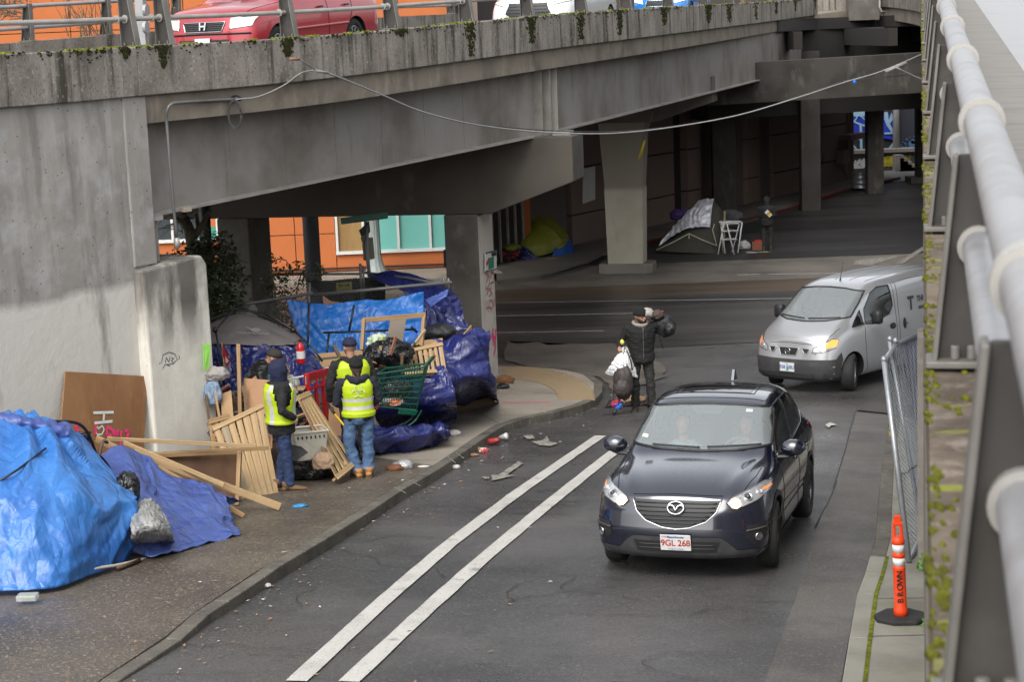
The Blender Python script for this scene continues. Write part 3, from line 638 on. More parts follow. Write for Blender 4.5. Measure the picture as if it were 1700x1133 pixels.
# framed red and dark sign on the wall
sg = empty('wall_sign', w0+dd*wt(977), 'red and black figure sign with white border on the brown wall', 'sign')
def wallp(px, py, off): t = wt(px); p = w0+dd*t-wn_*off; return P(px, py, p.y)
def wquad(pts, th, off, name, m, parent): mb = MB(); q = [wallp(x, y, off) for x, y in pts]; mb.prism(q, -wn_*th); return mb.build(name, m, parent)
wquad([(967, 280), (986, 276), (986, 331), (967, 338)], .05, .01, 'board', WHITEF, sg)
RED = mat('sign_red', (.42, .02, .02), r=.5)
wquad([(969, 284), (976, 281), (976, 333), (971, 334), (969, 325)], .02, .065, 'black_shape', BLACKP, sg)
wquad([(976, 281), (982, 280), (985, 287), (985, 326), (980, 331), (976, 333)], .02, .062, 'red_shape', RED, sg)
wquad([(973, 301), (981, 299), (981, 302), (977, 303), (977, 310), (975, 310)], .02, .09, 'white_mark', WHITEF, sg)
# red kerb and far footpath along that wall
rp = [(1010, 412), (1066, 412), (1090, 404), (1190, 383), (1290, 357), (1330, 346), (1366, 333), (1410, 318), (1440, 312), (1495, 299)]
fp_in = [(w0+dd*t) for t in (Lw+1, Lw*.5, 5, 0)]
ground_poly([Gp(825, 472), Gp(900, 462), Gp(975, 440), Gp(1000, 425)]+[Gp(x, y) for x, y in rp[1:]]+[Gp(1440, 297)]+[(p.x, p.y) for p in fp_in]+[Gp(820, 405)], .10, 'wall_footpath', mat('dark_damp_walk', (.17, .155, .135), [((.09, .08, .07), .5, U, .42, .66, .8)], r=.5), thick=.3)
gstrip([Gp(825, 474), Gp(900, 464), Gp(975, 442), Gp(1000, 427)], .12, .108, 'kerb_edge', KERB)
REDK = mat('red_kerb_paint', (.16, .012, .012), [((.05, .02, .02), 3, U, .45, .7, .7)], r=.6)
rk2 = [Vector(Gp(*p)) for p in rp[1:]]
for a, b in zip(rk2, rk2[1:]):
    mb = MB(); d = (b-a).normalized()*.01; a, b = a+d, b-d; n = Vector((-(b-a).y, (b-a).x)).normalized()*.15
    mb.prism([(a.x, a.y, 0), (b.x, b.y, 0), (b.x+n.x, b.y+n.y, 0), (a.x+n.x, a.y+n.y, 0)], (0, 0, .13)); mb.build('red_kerb', REDK, kind='structure', M=Matrix.Identity(4))
# ============================================================ railing posts
WEBM = mat('shaded_web_metal', (.055, .05, .045), [((.10, .09, .08), 6, U, .5, .7, .6)], r=.6)  # shade between the flanges is put into this darker colour
def post(root, base, n, d, hgt=.80, wb=.26, wt_=.11, th=.10, m=POSTM, part='post', rings=(.33, .74), rr=.062):
    """n: unit vector from traffic side outwards, d: along the rail; base: traffic-side foot"""
    up = Vector((0, 0, 1)); M = Matrix((n, d, up)).transposed().to_4x4(); M.translation = Vector(base)
    T = lambda x, y, z: M @ Vector((x, y, z))
    mb = MB()
    mb.m = 1; mb.prism([T(0, -.006, 0), T(wb, -.006, 0), T(wt_, -.006, hgt), T(0, -.006, hgt)], M.to_3x3() @ Vector((0, .012, 0)))          # web
    mb.m = 0
    mb.prism([T(-.012, -th/2, 0), T(0, -th/2, 0), T(0, -th/2, hgt), T(-.012, -th/2, hgt)], M.to_3x3() @ Vector((0, th, 0)))      # traffic-side flange
    mb.prism([T(wb, -th/2, 0), T(wb+.014, -th/2, 0), T(wt_+.014, -th/2, hgt), T(wt_, -th/2, hgt)], M.to_3x3() @ Vector((0, th, 0)))
    mb.prism([T(-.03, -th/2-.03, 0), T(wb+.03, -th/2-.03, 0), T(wb+.03, -th/2-.03, .02), T(-.03, -th/2-.03, .02)], M.to_3x3() @ Vector((0, th+.06, 0)))
    for x, y in ((.04, .03), (.04, -.03), (wb-.05, .03), (wb-.05, -.03)): mb.tube([T(x, y, .02), T(x, y, .06)], .014, 6)
    return mb.build(part, [m, WEBM], root, bevel=.004)
# near railing of the red car's viaduct
def at_px(px, off=0.):
    """point on the parapet edge (polyline) seen at pixel column px"""
    best = None
    for i in range(len(BE)-1):
        for k in range(8):
            p = BE[i].lerp(BE[i+1], k/8)+bnorm(i)*off; c = RW.transposed() @ (p-CAMP); x = W/2+FPX*c.x/-c.z
            if best is None or abs(x-px) < best[0]: best = (abs(x-px), p, bnorm(i), (BE[i+1]-BE[i]).normalized())
    return best[1:]
rail1 = empty('viaduct_railing', at_px(478)[0], 'grey tubular railing on tapered posts along the viaduct edge before the red car', 'railing')
PX1 = [205, 262, 472, 640, 766, 868, 957, 1032, 1101, 1160, 1205, 1245, 1285, 1320, 1350]
for px in PX1:
    p, n, d = at_px(px, .30); post(rail1, p+Vector((0, 0, .0)), -n, d.normalized(), hgt=.82, wb=.24)
path = [BE[i]+bnorm(i)*.24 for i in range(6, 68)]
for a, hh in ((.36, .033), (.77, .038)):
    mb = MB(); mb.tube([p+Vector((0, 0, a)) for p in path], hh, 10); mb.build('rail', GALV, rail1, smooth=True)
mbr = MB()
for px in PX1:
    p, n, d = at_px(px, .24)
    for s in (-.075, .075): q = p+d*s+Vector((0, 0, .36)); mb = MB(); mb.tube([q-d*.008, q+d*.008], .055, 14); mb.build('collar', GALV, rail1)
rail2 = empty('far_railing', BE[20]+bnorm(20)*7.86, 'pale double-tube railing along the far edge of the viaduct before the orange wall', 'railing')
p2 = [BE[i]+bnorm(i)*7.9+Vector((0, 0, .05)) for i in range(0, 66)]
for a in (.24, .62): mb = MB(); mb.tube([p+Vector((0, 0, a)) for p in p2], .036, 8); mb.build('rail', GALVL, rail2, smooth=True)
for i in range(3, 64, 3):
    i2 = i; p = p2[i2]; post(rail2, p+bnorm(i)*-.1, bnorm(i), (BE[i+1]-BE[i]).normalized(), hgt=.66, wb=.22)
for px, Yq in ((238, 29.5),):
    p = P(px, 70, Yq); p.z -= .4; mb = MB(); mb.box(p+Vector((0, 0, .5)), (.14, .14, 1.3), MS)
    po = mb.build('end_post', GALVL, rail2)
    for y in (17, 45): q = P(px+2, y, Yq-.1); mb = MB(); mb.tube([q, q+NS*.05], .10, 14); mb.build('round_flange', GALVL, rail2)
# ============================================================ the ramp the photographer stands on
def RR(Y, lat, h): return Vector((.2293*Y+lat, Y, 6.8-h+.053*Y))
def rsweep(Y0, Y1, prof, name, m, parent, n=12, **kw):
    mb = MB(); mb.ring([[RR(lerp(Y0, Y1, k/n), a, b) for a, b in prof] for k in range(n+1)]); return mb.build(name, m, parent, **kw)
ramp = empty('near_ramp', RR(10, .3, 1.6), 'mossy concrete parapet and deck edge of the ramp in the right foreground', 'ramp')
PARN = mat('mossy_parapet', (.21, .17, .13), [((.09, .07, .055), 4, U, .42, .60, .9), ((.36, .30, .25), 12, (1, 1, 1), .55, .68, .6), ((.27, .29, .04), 5.5, (.6, 1.8, 1), .57, .64, .85), ((.06, .05, .045), 60, U, .6, .7, .6)], r=.95, bump=[(18, U, .6, .02), (90, U, .4, .006)], spec=.2)
rsweep(-6, 30, [(.022, 1.25), (.36, 1.25), (.36, 1.9), (.022, 1.9)], 'parapet', PARN, ramp, 40)
rsweep(30, 44, [(.022, 1.25), (.36, 1.25), (.36, 1.9), (.022, 1.9)], 'parapet', PARN, ramp, 10)
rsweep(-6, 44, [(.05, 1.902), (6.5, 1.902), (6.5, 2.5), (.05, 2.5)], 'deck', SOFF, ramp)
rsweep(-6, 44, [(.362, 1.60), (1.12, 1.62), (1.12, 1.899), (.362, 1.899)], 'footway', mat('ramp_walk', (.24, .225, .205), [((.15, .14, .125), 3, (.3, 2, 1), .45, .7, .7), ((.36, .34, .32), 50, U, .6, .7, .5)], r=.8, bump=[(40, U, .4, .01)]), ramp)
rsweep(-6, 44, [(1.122, 1.76), (6.4, 1.8), (6.4, 1.899), (1.122, 1.899)], 'roadway', mat('pale_wet_ramp_road', (.30, .29, .285), [((.2, .2, .2), 1, U, .5, .7, .6)], r=.35), ramp)
# moss cushions along the parapet's edge
mossb = MB()
for k in range(1500):
    Y = 1.2+28*R_.random()**1.6; edge = R_.random() < .55; lat = R_.uniform(.015, .05) if edge else R_.uniform(.03, .34)
    if noise.noise(Vector((lat*2.5, Y*2.2, 3))) < (.06 if not edge else -.12): continue
    sx = R_.uniform(.004, .018)*(1 if not edge else .6); sy = R_.uniform(.008, .035); c = RR(Y, lat, 1.25)
    rings = []
    for a, zz in ((1, -.01), (.8, .006), (.4, .011)): rings.append([c+Vector((math.cos(t)*sx*a*(1+.2*math.sin(3*t+k)), math.sin(t)*sy*a*(1+.25*math.sin(2*t+k*2)), zz*(.5+sx*30))) for t in [2*PI*q/8 for q in range(8)]])
    mossb.ring(rings)
mossb.build('moss', mat('yellow_green_moss', (.13, .135, .022), [((.26, .27, .04), 30, U, .45, .65, .8), ((.09, .075, .025), 18, U, .55, .7, .7)], r=1, bump=[(150, U, 1, .01)], spec=.05), label='yellow-green moss cushions on the near parapet edge', cat='moss', kind='stuff', smooth=True)
nr = empty('near_railing', RR(5.05, .18, 1.24), 'large blurred tubular railing close on the right with collared posts', 'railing')
dR = Vector((.2233, .9733, .0516)).normalized(); nL = Vector((-.9748, .2233, 0))
for h, lat, r in ((.55, .172, .050), (.90, .165, .046)):
    mb = MB(); mb.tube([RR(-5+k*1.25, lat, h) for k in range(34)], r, 24); mb.build('rail', GALVL, nr, smooth=True)
for k in range(-1, 15):
    Y = .45+2.3*k
    post(nr, RR(Y, .185, 1.24), nL, Vector((.2233, .9748, 0)), hgt=.60, wb=.135, wt_=.075, th=.09)
    for h, lat, r in ((.55, .172, .050), (.90, .165, .046)):
        c = RR(Y, lat, h); mb = MB(); A = Vector((1, 0, 0)); 
        e1 = dR.cross(Vector((0, 0, 1))).normalized(); e2 = e1.cross(dR)
        rings = [[c+dR*s+(e1*math.cos(t)+e2*math.sin(t))*q for t in [2*PI*j/24 for j in range(24)]] for s, q in ((-.022, r), (-.022, r+.014), (.022, r+.014), (.022, r))]
        mb.ring(rings, cap=False); mb.build('collar', GALV, nr, smooth=False)
# retaining wall below, on the right pavement
rw = empty('retaining_wall', (.2293*16, 16, 1.4), 'low grey retaining wall end beside the chain-link gate', 'wall')
def rbox(Y0, Y1, l0, l1, z0, z1, name, m, parent):
    mb = MB(); mb.prism([(.2293*Y0+l0, Y0, z0), (.2293*Y0+l1, Y0, z0), (.2293*Y0+l1, Y0, z1), (.2293*Y0+l0, Y0, z1)], (.2293*(Y1-Y0), Y1-Y0, 0)); return mb.build(name, m, parent)
rbox(9.5, 17.6, .03, .6, .8, 5.0, 'wall', PARA, rw)
rbox(17.6, 18.2, -.03, .35, .8, 3.7, 'end_post', CONC, rw)
# far graffiti wall, steps and low wall across the bright street
fw = empty('mural_building', G(1450, 278), 'building wall with blue and white mural beyond the far end of the underpass', 'building')
YF = 84.5
NAVY = mat('mural_navy', (.02, .022, .035), r=.7); BLU = mat('mural_blue', (.012, .035, .42), r=.6); PALE = mat('mural_pale_blue', (.28, .44, .56), r=.6); MIDB = mat('mural_mid_blue', (.05, .15, .30), r=.6)
FP = lambda px, py, d=0: P(px, py, YF-d)
mb = MB(); mb.box((22, YF+1.1, 6), (26, 2, 13)); mb.build('wall', NAVY, fw)
def fpoly(pts, m, d, name='mural_patch', par=fw): mb = MB(); mb.prism([FP(x, y, d) for x, y in pts], (0, .02, 0)); return mb.build(name, m, par)
fpoly([(1417, 193), (1484, 190), (1484, 232), (1417, 221)], BLU, .03)
fpoly([(1417, 185), (1440, 185), (1440, 193), (1417, 193)], PALE, .06)
fpoly([(1417, 200), (1432, 206), (1440, 208), (1440, 211), (1430, 209), (1417, 203)], PALE, .06)
fpoly([(1417, 202), (1423, 192), (1425, 193), (1419, 203)], PALE, .07)
fpoly([(1430, 192), (1441, 201), (1441, 204), (1428, 193)], PALE, .08)
fpoly([(1427, 208), (1431, 208), (1432, 250), (1428, 250)], PALE, .09)
fpoly([(1417, 224), (1430, 231), (1430, 234), (1417, 227)], PALE, .10)
fpoly([(1431, 219), (1441, 220), (1441, 223), (1431, 222)], PALE, .10)
fpoly([(1417, 240), (1424, 248), (1428, 252), (1417, 245)], PALE, .11)
fpoly([(1468, 186), (1474, 186), (1476, 203), (1487, 222), (1484, 226), (1472, 208), (1468, 198)], PALE, .06)
fpoly([(1480, 187), (1484, 195), (1478, 205), (1475, 202)], PALE, .07)
fpoly([(1468, 220), (1484, 219), (1484, 222), (1468, 223)], PALE, .08)
fpoly([(1475, 246), (1483, 236), (1484, 240), (1479, 248)], PALE, .09)
for cx, cy, r in ((1499, 249, 6), (1509, 249, 5), (1514, 239, 6), (1516, 235, 4), (1523, 255, 4), (1496, 241, 1.6), (1503, 238, 1.5), (1506, 231, 1.6), (1511, 228, 1), (1518, 226, 1.3), (1499, 236, 1), (1505, 242, 1.4), (1516, 256, 1.6), (1520, 262, 2), (1490, 214, 4)):
    mb = MB(); c = FP(cx, cy, .04); q = r/FPX*YF; mb.prism([c+Vector((q*math.cos(t), 0, q*math.sin(t))) for t in [2*PI*k/14 for k in range(14)]], (0, .03, 0)); mb.build('mural_dot', MIDB, fw)
for px in (1488,): mb = MB(); a = FP(px, 252, .4); mb.tube([a, a+Vector((0, 0, 6))], .16, 10); mb.build('column', mat('pale_post', (.45, .44, .42), r=.7), fw, smooth=True)
lw = empty('low_wall', FP(1450, 278, 1.2), 'dark low wall with yellow and white graffiti across the far street', 'wall')
mb = MB(); a = FP(1400, 253, 1.0); mb.box((22, YF-.7, (a.z-.4)/2), (24, .8, a.z+.4)); mb.build('wall', mat('charcoal_wall', (.07, .07, .072), r=.8), lw)
mb = MB(); mb.box((22, YF-.75, a.z+.0), (24.1, 1.0, .15)); mb.build('coping', mat('ledge', (.25, .23, .21), r=.8), lw)
YEL = mat('graffiti_yellow', (.62, .52, .05), r=.6); WHT = mat('graffiti_white', (.6, .6, .6), r=.6)
MF = basis(FP(1400, 280, 1.15), (1, 0, 0), (0, 0, 1)); s_ = YF/FPX
MF.translation = Vector((P(1400, 280, YF-1.12).x, YF-1.12, P(1400, 280, YF-1.12).z))
def scrib(x0, x1, y0, y1, n, m, w, seed):
    rr = random.Random(seed); mb = MB()
    for k in range(n):
        x = lerp(x0, x1, (k+.5)/n); pts = []
        a, b = rr.uniform(0, 6), rr.uniform(.6, 1.4)
        for q in range(14):
            t = q/13*5.5+a; pts.append(((x-1400+math.cos(t)*b*(x1-x0)/n*1.1)*s_, (280-lerp(y0, y1, .5)+math.sin(t*1.3)*(y1-y0)*.5)*s_))
        stroke(mb, pts, w, MF, .01+k*.002)
    return mb.build('graffiti', m, lw)
scrib(1467, 1506, 263, 279, 12, YEL, .09, 3); scrib(1418, 1440, 265, 280, 4, WHT, .07, 5)
st = empty('stairs', FP(1505, 278, 2), 'dark concrete steps beside the blue bubble mural', 'stairs')
for k in range(5): mb = MB(); a = P(1492+k*6.5, 257+k*5, YF-1.6); mb.box((a.x, a.y+.5, a.z/2), (.36, 1.6, a.z)); mb.build('step', CONC, st)
# right-hand side building mass beyond, closing the view and the light
# ============================================================ vehicles
CARBLUE = mat('navy_car_paint', (.004, .006, .019), r=.25, coat=1, spec=.6, extra=lambda m, n, l, b: setattr(b.inputs['Coat IOR'], 'default_value', 1.75), rl=[(.34, 2.5, U, .45, .7, .6)], bump=[(160, U, .05, .001)])
SILVER = mat('silver_car_paint', (.40, .405, .415), r=.3, metal=.55, coat=.7, rl=[(.38, 2, U, .45, .7, .5)])
REDP = mat('dark_red_car_paint', (.30, .012, .022), r=.3, coat=.8, metal=.1, layers=[((.36, .03, .04), 2, U, .5, .75, .5)])
PEARL = mat('white_silver_paint', (.62, .63, .64), r=.25, coat=.8, metal=.2)
SKYB = mat('bright_blue_paint', (.02, .22, .62), r=.25, coat=.8)
CLAD = mat('grey_cladding', (.045, .045, .047), [((.09, .085, .08), 6, U, .5, .7, .6)], r=.62)
TYRE = mat('tyre_rubber', (.017, .017, .017), [((.05, .048, .044), 9, U, .5, .7, .6)], r=.8, bump=[(60, U, .3, .004)])
RIM = mat('dark_alloy', (.11, .11, .115), r=.35, metal=.8)
RIMS = mat('steel_hubcap', (.35, .35, .36), r=.35, metal=.7)
CHROME = mat('chrome_trim', (.5, .51, .53), r=.18, metal=1)
INTER = mat('car_interior', (.22, .215, .21), r=.8)
INTERL = mat('car_interior_pale', (.36, .355, .34), r=.8)
LENS = mat('lamp_lens', (.75, .77, .78), r=.04, spec=.8, alpha=.14)
def _lens(m, n, l, b): pass
LAMPIN = mat('lamp_reflector', (.55, .56, .58), r=.2, metal=.7, bump=[(18, U, .3, .01)])
WARM = mat('lit_bulb', (1, .7, .4), emit=((1, .47, .14), 7))
AMBER = mat('amber_lens', (.75, .22, .02), r=.2, emit=((1, .3, .02), .25))
AMBERL = mat('lit_amber_lens', (1, .3, .02), r=.2, emit=((1, .25, .02), .8))
TAIL = mat('red_tail_lens', (.30, .01, .012), r=.1)
PLATE = mat('plate_white', (.72, .72, .70), r=.4)
PRED = mat('plate_red_print', (.45, .03, .03), r=.5); PBLU = mat('plate_blue_print', (.03, .08, .35), r=.5); PGRN = mat('plate_green_print', (.03, .35, .25), r=.5)
def glass_mat(name, tint=(.55, .62, .62), a=.5, rough=.03):
    def ex(m, n, l, b):
        out = n['Material Output']; g1 = n.new('ShaderNodeBsdfGlossy'); g1.inputs['Roughness'].default_value = rough; g1.inputs[0].default_value = (.95, 1, 1, 1)
        t = n.new('ShaderNodeBsdfTransparent'); t.inputs[0].default_value = (*tint, 1); d = n.new('ShaderNodeBsdfDiffuse'); d.inputs[0].default_value = (.62, .68, .68, 1)
        f = n.new('ShaderNodeFresnel'); f.inputs[0].default_value = 1.75
        mx = n.new('ShaderNodeMixShader'); mx.inputs[0].default_value = a; l.new(t.outputs[0], mx.inputs[1]); l.new(d.outputs[0], mx.inputs[2])
        m2 = n.new('ShaderNodeMixShader'); l.new(f.outputs[0], m2.inputs[0]); l.new(mx.outputs[0], m2.inputs[1]); l.new(g1.outputs[0], m2.inputs[2]); l.new(m2.outputs[0], out.inputs[0])
    return mat(name, (.5, .5, .5), extra=ex)
WSCREEN = glass_mat('sky_pale_windscreen', (.86, .90, .90), .24)  # pale diffuse share stands in for sky reflection and misting on the glass
SGLASS = glass_mat('tinted_side_glass', (.25, .27, .28), .02)
def section(row, inset=0.):
    x, zb, w, zbelt, y6, z6, y8, z8, z10 = row
    a = [(0, zb), (w*.72, zb), (w*.93, zb+.03), (w*.985, lerp(zb, zbelt, .26)), (w, lerp(zb, zbelt, .62)), (w*.972, zbelt), (y6, z6),
         (lerp(y6, y8, .5)+.012, lerp(z6, z8, .52)), (y8, z8), (y8*.55, lerp(z8, z10, .74)), (0, z10)]
    return a
def car_shell(rows, nose, tail, sub=2, cap_cols=8):
    """returns bmesh-built object (closed) in car space; nose/tail: functions (y,z)->setback"""
    vs = []; fs = []; n = 11; idx = {}
    def V(p): vs.append(p); return len(vs)-1
    R = []
    for row in rows:
        s = section(row); left = [V((row[0], y, z)) for y, z in s]; right = [left[0]]+[V((row[0], -y, z)) for y, z in s[1:-1]]+[left[-1]]
        R.append((left, right))
    for (l0, r0), (l1, r1) in zip(R, R[1:]):
        for i in range(n-1): fs.append((l0[i], l0[i+1], l1[i+1], l1[i])); fs.append((r0[i+1], r0[i], r1[i], r1[i+1]))
    for (l, r), fl in ((R[0], 1), (R[-1], -1)):
        x = vs[l[0]][0]; grid = []
        for i in range(1, n-1):
            a, b = vs[l[i]], vs[r[i]]; grid.append([l[i]]+[V((x, lerp(a[1], b[1], k/cap_cols), a[2])) for k in range(1, cap_cols)]+[r[i]])
        for a, b in zip(grid, grid[1:]):
            for k in range(cap_cols): fs.append((a[k], a[k+1], b[k+1], b[k])[::fl])
        for k in range(cap_cols): fs.append((l[0], grid[0][k+1], grid[0][k])[::fl]); fs.append((grid[-1][k], grid[-1][k+1], l[-1])[::fl])
    me = bpy.data.meshes.new('shell'); me.from_pydata(vs, [], fs); o = bpy.data.objects.new('body', me); COL.objects.link(o)
    bm = bmesh.new(); bm.from_mesh(me); bmesh.ops.recalc_face_normals(bm, faces=bm.faces); bm.to_mesh(me); bm.free()
    bake(o, [('SUBSURF', {'levels': sub, 'render_levels': sub})])
    xf, xr = rows[0][0], rows[-1][0]
    for v in o.data.vertices:
        x, y, z = v.co; t = max(0, min(1, (x-(xf-.75))/.75)); u = max(0, min(1, ((xr+.6)-x)/.6))
        v.co.x = x - t*t*nose(abs(y), z) + u*u*tail(abs(y), z)
    return o
def bvh_of(o):
    bm = bmesh.new(); bm.from_mesh(o.data); b = BVHTree.FromBMesh(bm); bm.free(); return b
def cutter(pts, axis, a, b, m=None):
    mb = MB(); ax = {'x': 0, 'y': 1, 'z': 2}[axis]; others = [i for i in range(3) if i != ax]; P3 = []
    for p in pts: q = [0, 0, 0]; q[ax] = a; q[others[0]] = p[0]; q[others[1]] = p[1]; P3.append(q)
    off = [0, 0, 0]; off[ax] = b-a; mb.prism(P3, off); return mb
def boolean(o, mb, m):
    c = mb.build('cut', m, M=Matrix.Identity(4)); 
    if m.name not in [q.name for q in o.data.materials if q]: o.data.materials.append(m)
    bake(o, [('BOOLEAN', {'object': c, 'operation': 'DIFFERENCE', 'solver': 'EXACT', 'material_mode': 'TRANSFER'})])
    me = c.data; bpy.data.objects.remove(c); bpy.data.meshes.remove(me)
def arc(cx, cz, r, a0, a1, n): return [(cx+r*math.cos(math.radians(lerp(a0, a1, k/n))), cz+r*math.sin(math.radians(lerp(a0, a1, k/n)))) for k in range(n+1)]
def dense(poly, step):
    out = []
    for i, p in enumerate(poly):
        q = poly[(i+1) % len(poly)]; L = math.dist(p, q); n = max(1, int(L/step))
        out += [(lerp(p[0], q[0], k/n), lerp(p[1], q[1], k/n)) for k in range(n)]
    return out
def inside(p, poly):
    c = False; n = len(poly)
    for i in range(n):
        a, b = poly[i], poly[(i+1) % n]
        if (a[1] > p[1]) != (b[1] > p[1]) and p[0] < (b[0]-a[0])*(p[1]-a[1])/(b[1]-a[1])+a[0]: c = not c
    return c
class Car:
    def __init__(s, root, M, bvh): s.root, s.M, s.bvh = root, M, bvh
    def cast(s, u, v, view, off):
        if view == 'front': o, d = Vector((4, u, v)), Vector((-1, 0, 0))
        elif view == 'rear': o, d = Vector((-4, u, v)), Vector((1, 0, 0))
        elif view == 'left': o, d = Vector((u, 3, v)), Vector((0, -1, 0))
        elif view == 'right': o, d = Vector((u, -3, v)), Vector((0, 1, 0))
        else: o, d = Vector((u, v, 4)), Vector((0, 0, -1))
        h = s.bvh.ray_cast(o, d)
        if h[0] is None:
            h = s.bvh.find_nearest(o+d*2.2)
        n = h[1] if h[1].dot(d) < 0 else -h[1]
        return h[0]+n*off
    def patch(s, poly, view, off, name, m, step=.05, parent=None, mirror=False, thick=0):
        res = None
        for sg in ((1, -1) if mirror else (1,)):
            pl = [(u*sg, v) if view in ('front', 'rear') else (u, v*sg) if view == 'top' else (u, v) for u, v in poly]
            vw = view if sg == 1 or view not in ('left',) else 'right'
            bd = dense(pl, step); n = len(bd); pts = list(bd)
            us = [p[0] for p in pl]; vsx = [p[1] for p in pl]; y = min(vsx)+step*.6
            row = 0
            while y < max(vsx):
                x = min(us)+step*(.5 if row % 2 else .9)
                while x < max(us):
                    if inside((x, y), pl) and min(math.dist((x, y), q) for q in bd) > step*.45: pts.append((x, y))
                    x += step
                y += step; row += 1
            r = geometry.delaunay_2d_cdt([Vector(p) for p in pts], [(i, (i+1) % n) for i in range(n)], [], 1, 1e-6)
            V = [s.M @ s.cast(p.x, p.y, vw, off) for p in r[0]]; mb = MB(); fs = [tuple(f) for f in r[2]]
            if thick:
                V2 = [s.M @ s.cast(p.x, p.y, vw, off-thick) for p in r[0]]; k = len(V); ed = {}
                for f in fs:
                    for a, b in zip(f, f[1:]+f[:1]): ed[(a, b)] = 1
                side = [(a, b, b+k, a+k) for (a, b) in ed if (b, a) not in ed]
                mb.add(V+V2, fs+[tuple(q+k for q in reversed(f)) for f in fs]+side)
            else: mb.add(V, fs)
            res = mb.build(name, m, parent or s.root, smooth=not thick)
        return res
    def ribbon(s, pts, w, view, off, name, m, parent=None, mirror=False, step=.04, closed=False):
        for sg in ((1, -1) if mirror else (1,)):
            pl = [(u*sg, v) if view in ('front', 'rear') else (u, v*sg) if view == 'top' else (u, v) for u, v in pts]
            vw = 'right' if (sg == -1 and view == 'left') else view
            if closed: pl = pl+[pl[0]]
            c = []
            for a, b in zip(pl, pl[1:]):
                n = max(1, int(math.dist(a, b)/step)); c += [(lerp(a[0], b[0], k/n), lerp(a[1], b[1], k/n)) for k in range(n)]
            c.append(pl[-1]); Q = [s.cast(u, v, vw, off) for u, v in c]
            mb = MB(); mb.tube([s.M @ q for q in Q], w/2, 5); res = mb.build(name, m, parent or s.root, smooth=True)
        return res
    def L(s, *p): return s.M @ Vector(p)
def wheel(root, M, c, r, w, rim, spokes=10, steer=0., side=1, cap=False):
    """c in car space, side=+1 for the left (y+) wheels"""
    T = M @ Matrix.Translation(c) @ Matrix.Rotation(steer, 4, 'Z') @ Matrix.Rotation(-side*PI/2, 4, 'X')   # local z -> outward
    e = empty('wheel', T); 
    link_children = []
    e.parent = root; e.matrix_basis = wm(root).inverted() @ T; ROOTM[e.name] = T
    R3 = T.to_3x3(); c0 = T.translation
    mb = MB(); h = w/2
    mb.lathe(c0, [(r*.62, -h), (r*.9, -h), (r*.985, -h*.8), (r, -h*.4), (r, h*.4), (r*.985, h*.8), (r*.9, h), (r*.66, h*.98), (r*.64, h*.7)], 32, T); mb.build('tyre', TYRE, e, smooth=True)
    mb = MB(); mb.lathe(c0, [(0, -h*.6), (r*.64, -h*.6), (r*.645, h*.82), (r*.60, h*.84), (r*.585, h*.2), (0, h*.15)], 28, T)
    if cap: mb.lathe(c0, [(0, h*.2), (r*.58, h*.2), (r*.56, h*.7), (r*.3, h*.85), (.0, h*.86)], 20, T)
    for k in range(spokes):
        a = 2*PI*k/spokes; d = R3 @ Vector((math.cos(a), math.sin(a), 0)); t = R3 @ Vector((-math.sin(a), math.cos(a), 0)); z = R3 @ Vector((0, 0, 1))
        i = c0+d*r*.1+z*h*.62; o2 = c0+d*r*.6+z*h*.78
        mb.prism([i-t*r*.05, i+t*r*.05, o2+t*r*.07, o2-t*r*.07], -z*.03)
    mb.lathe(c0, [(0, h*.3), (r*.15, h*.3), (r*.13, h*.72), (0, h*.74)], 14, T)
    mb.build('rim', rim, e)
    return e
def car_M(x, y, hx, hy, wb=2.7, z=None):
    h = Vector((hx, hy, 0)).normalized(); c = Vector((x, y, 0))
    a, b = c+h*wb/2, c-h*wb/2; l = Vector((-h.y, h.x, 0))
    zf = g(a.x, a.y) if z is None else z(a); zr = g(b.x, b.y) if z is None else z(b)
    zl = (g((c+l*.8).x, (c+l*.8).y) - g((c-l*.8).x, (c-l*.8).y))/1.6 if z is None else 0
    X = (h*wb + Vector((0, 0, zf-zr))).normalized(); Yv = Vector((l.x, l.y, zl)).normalized(); Z = X.cross(Yv).normalized(); Yv = Z.cross(X)
    M = Matrix((X, Yv, Z)).transposed().to_4x4(); M.translation = Vector((x, y, (zf+zr)/2)); return M
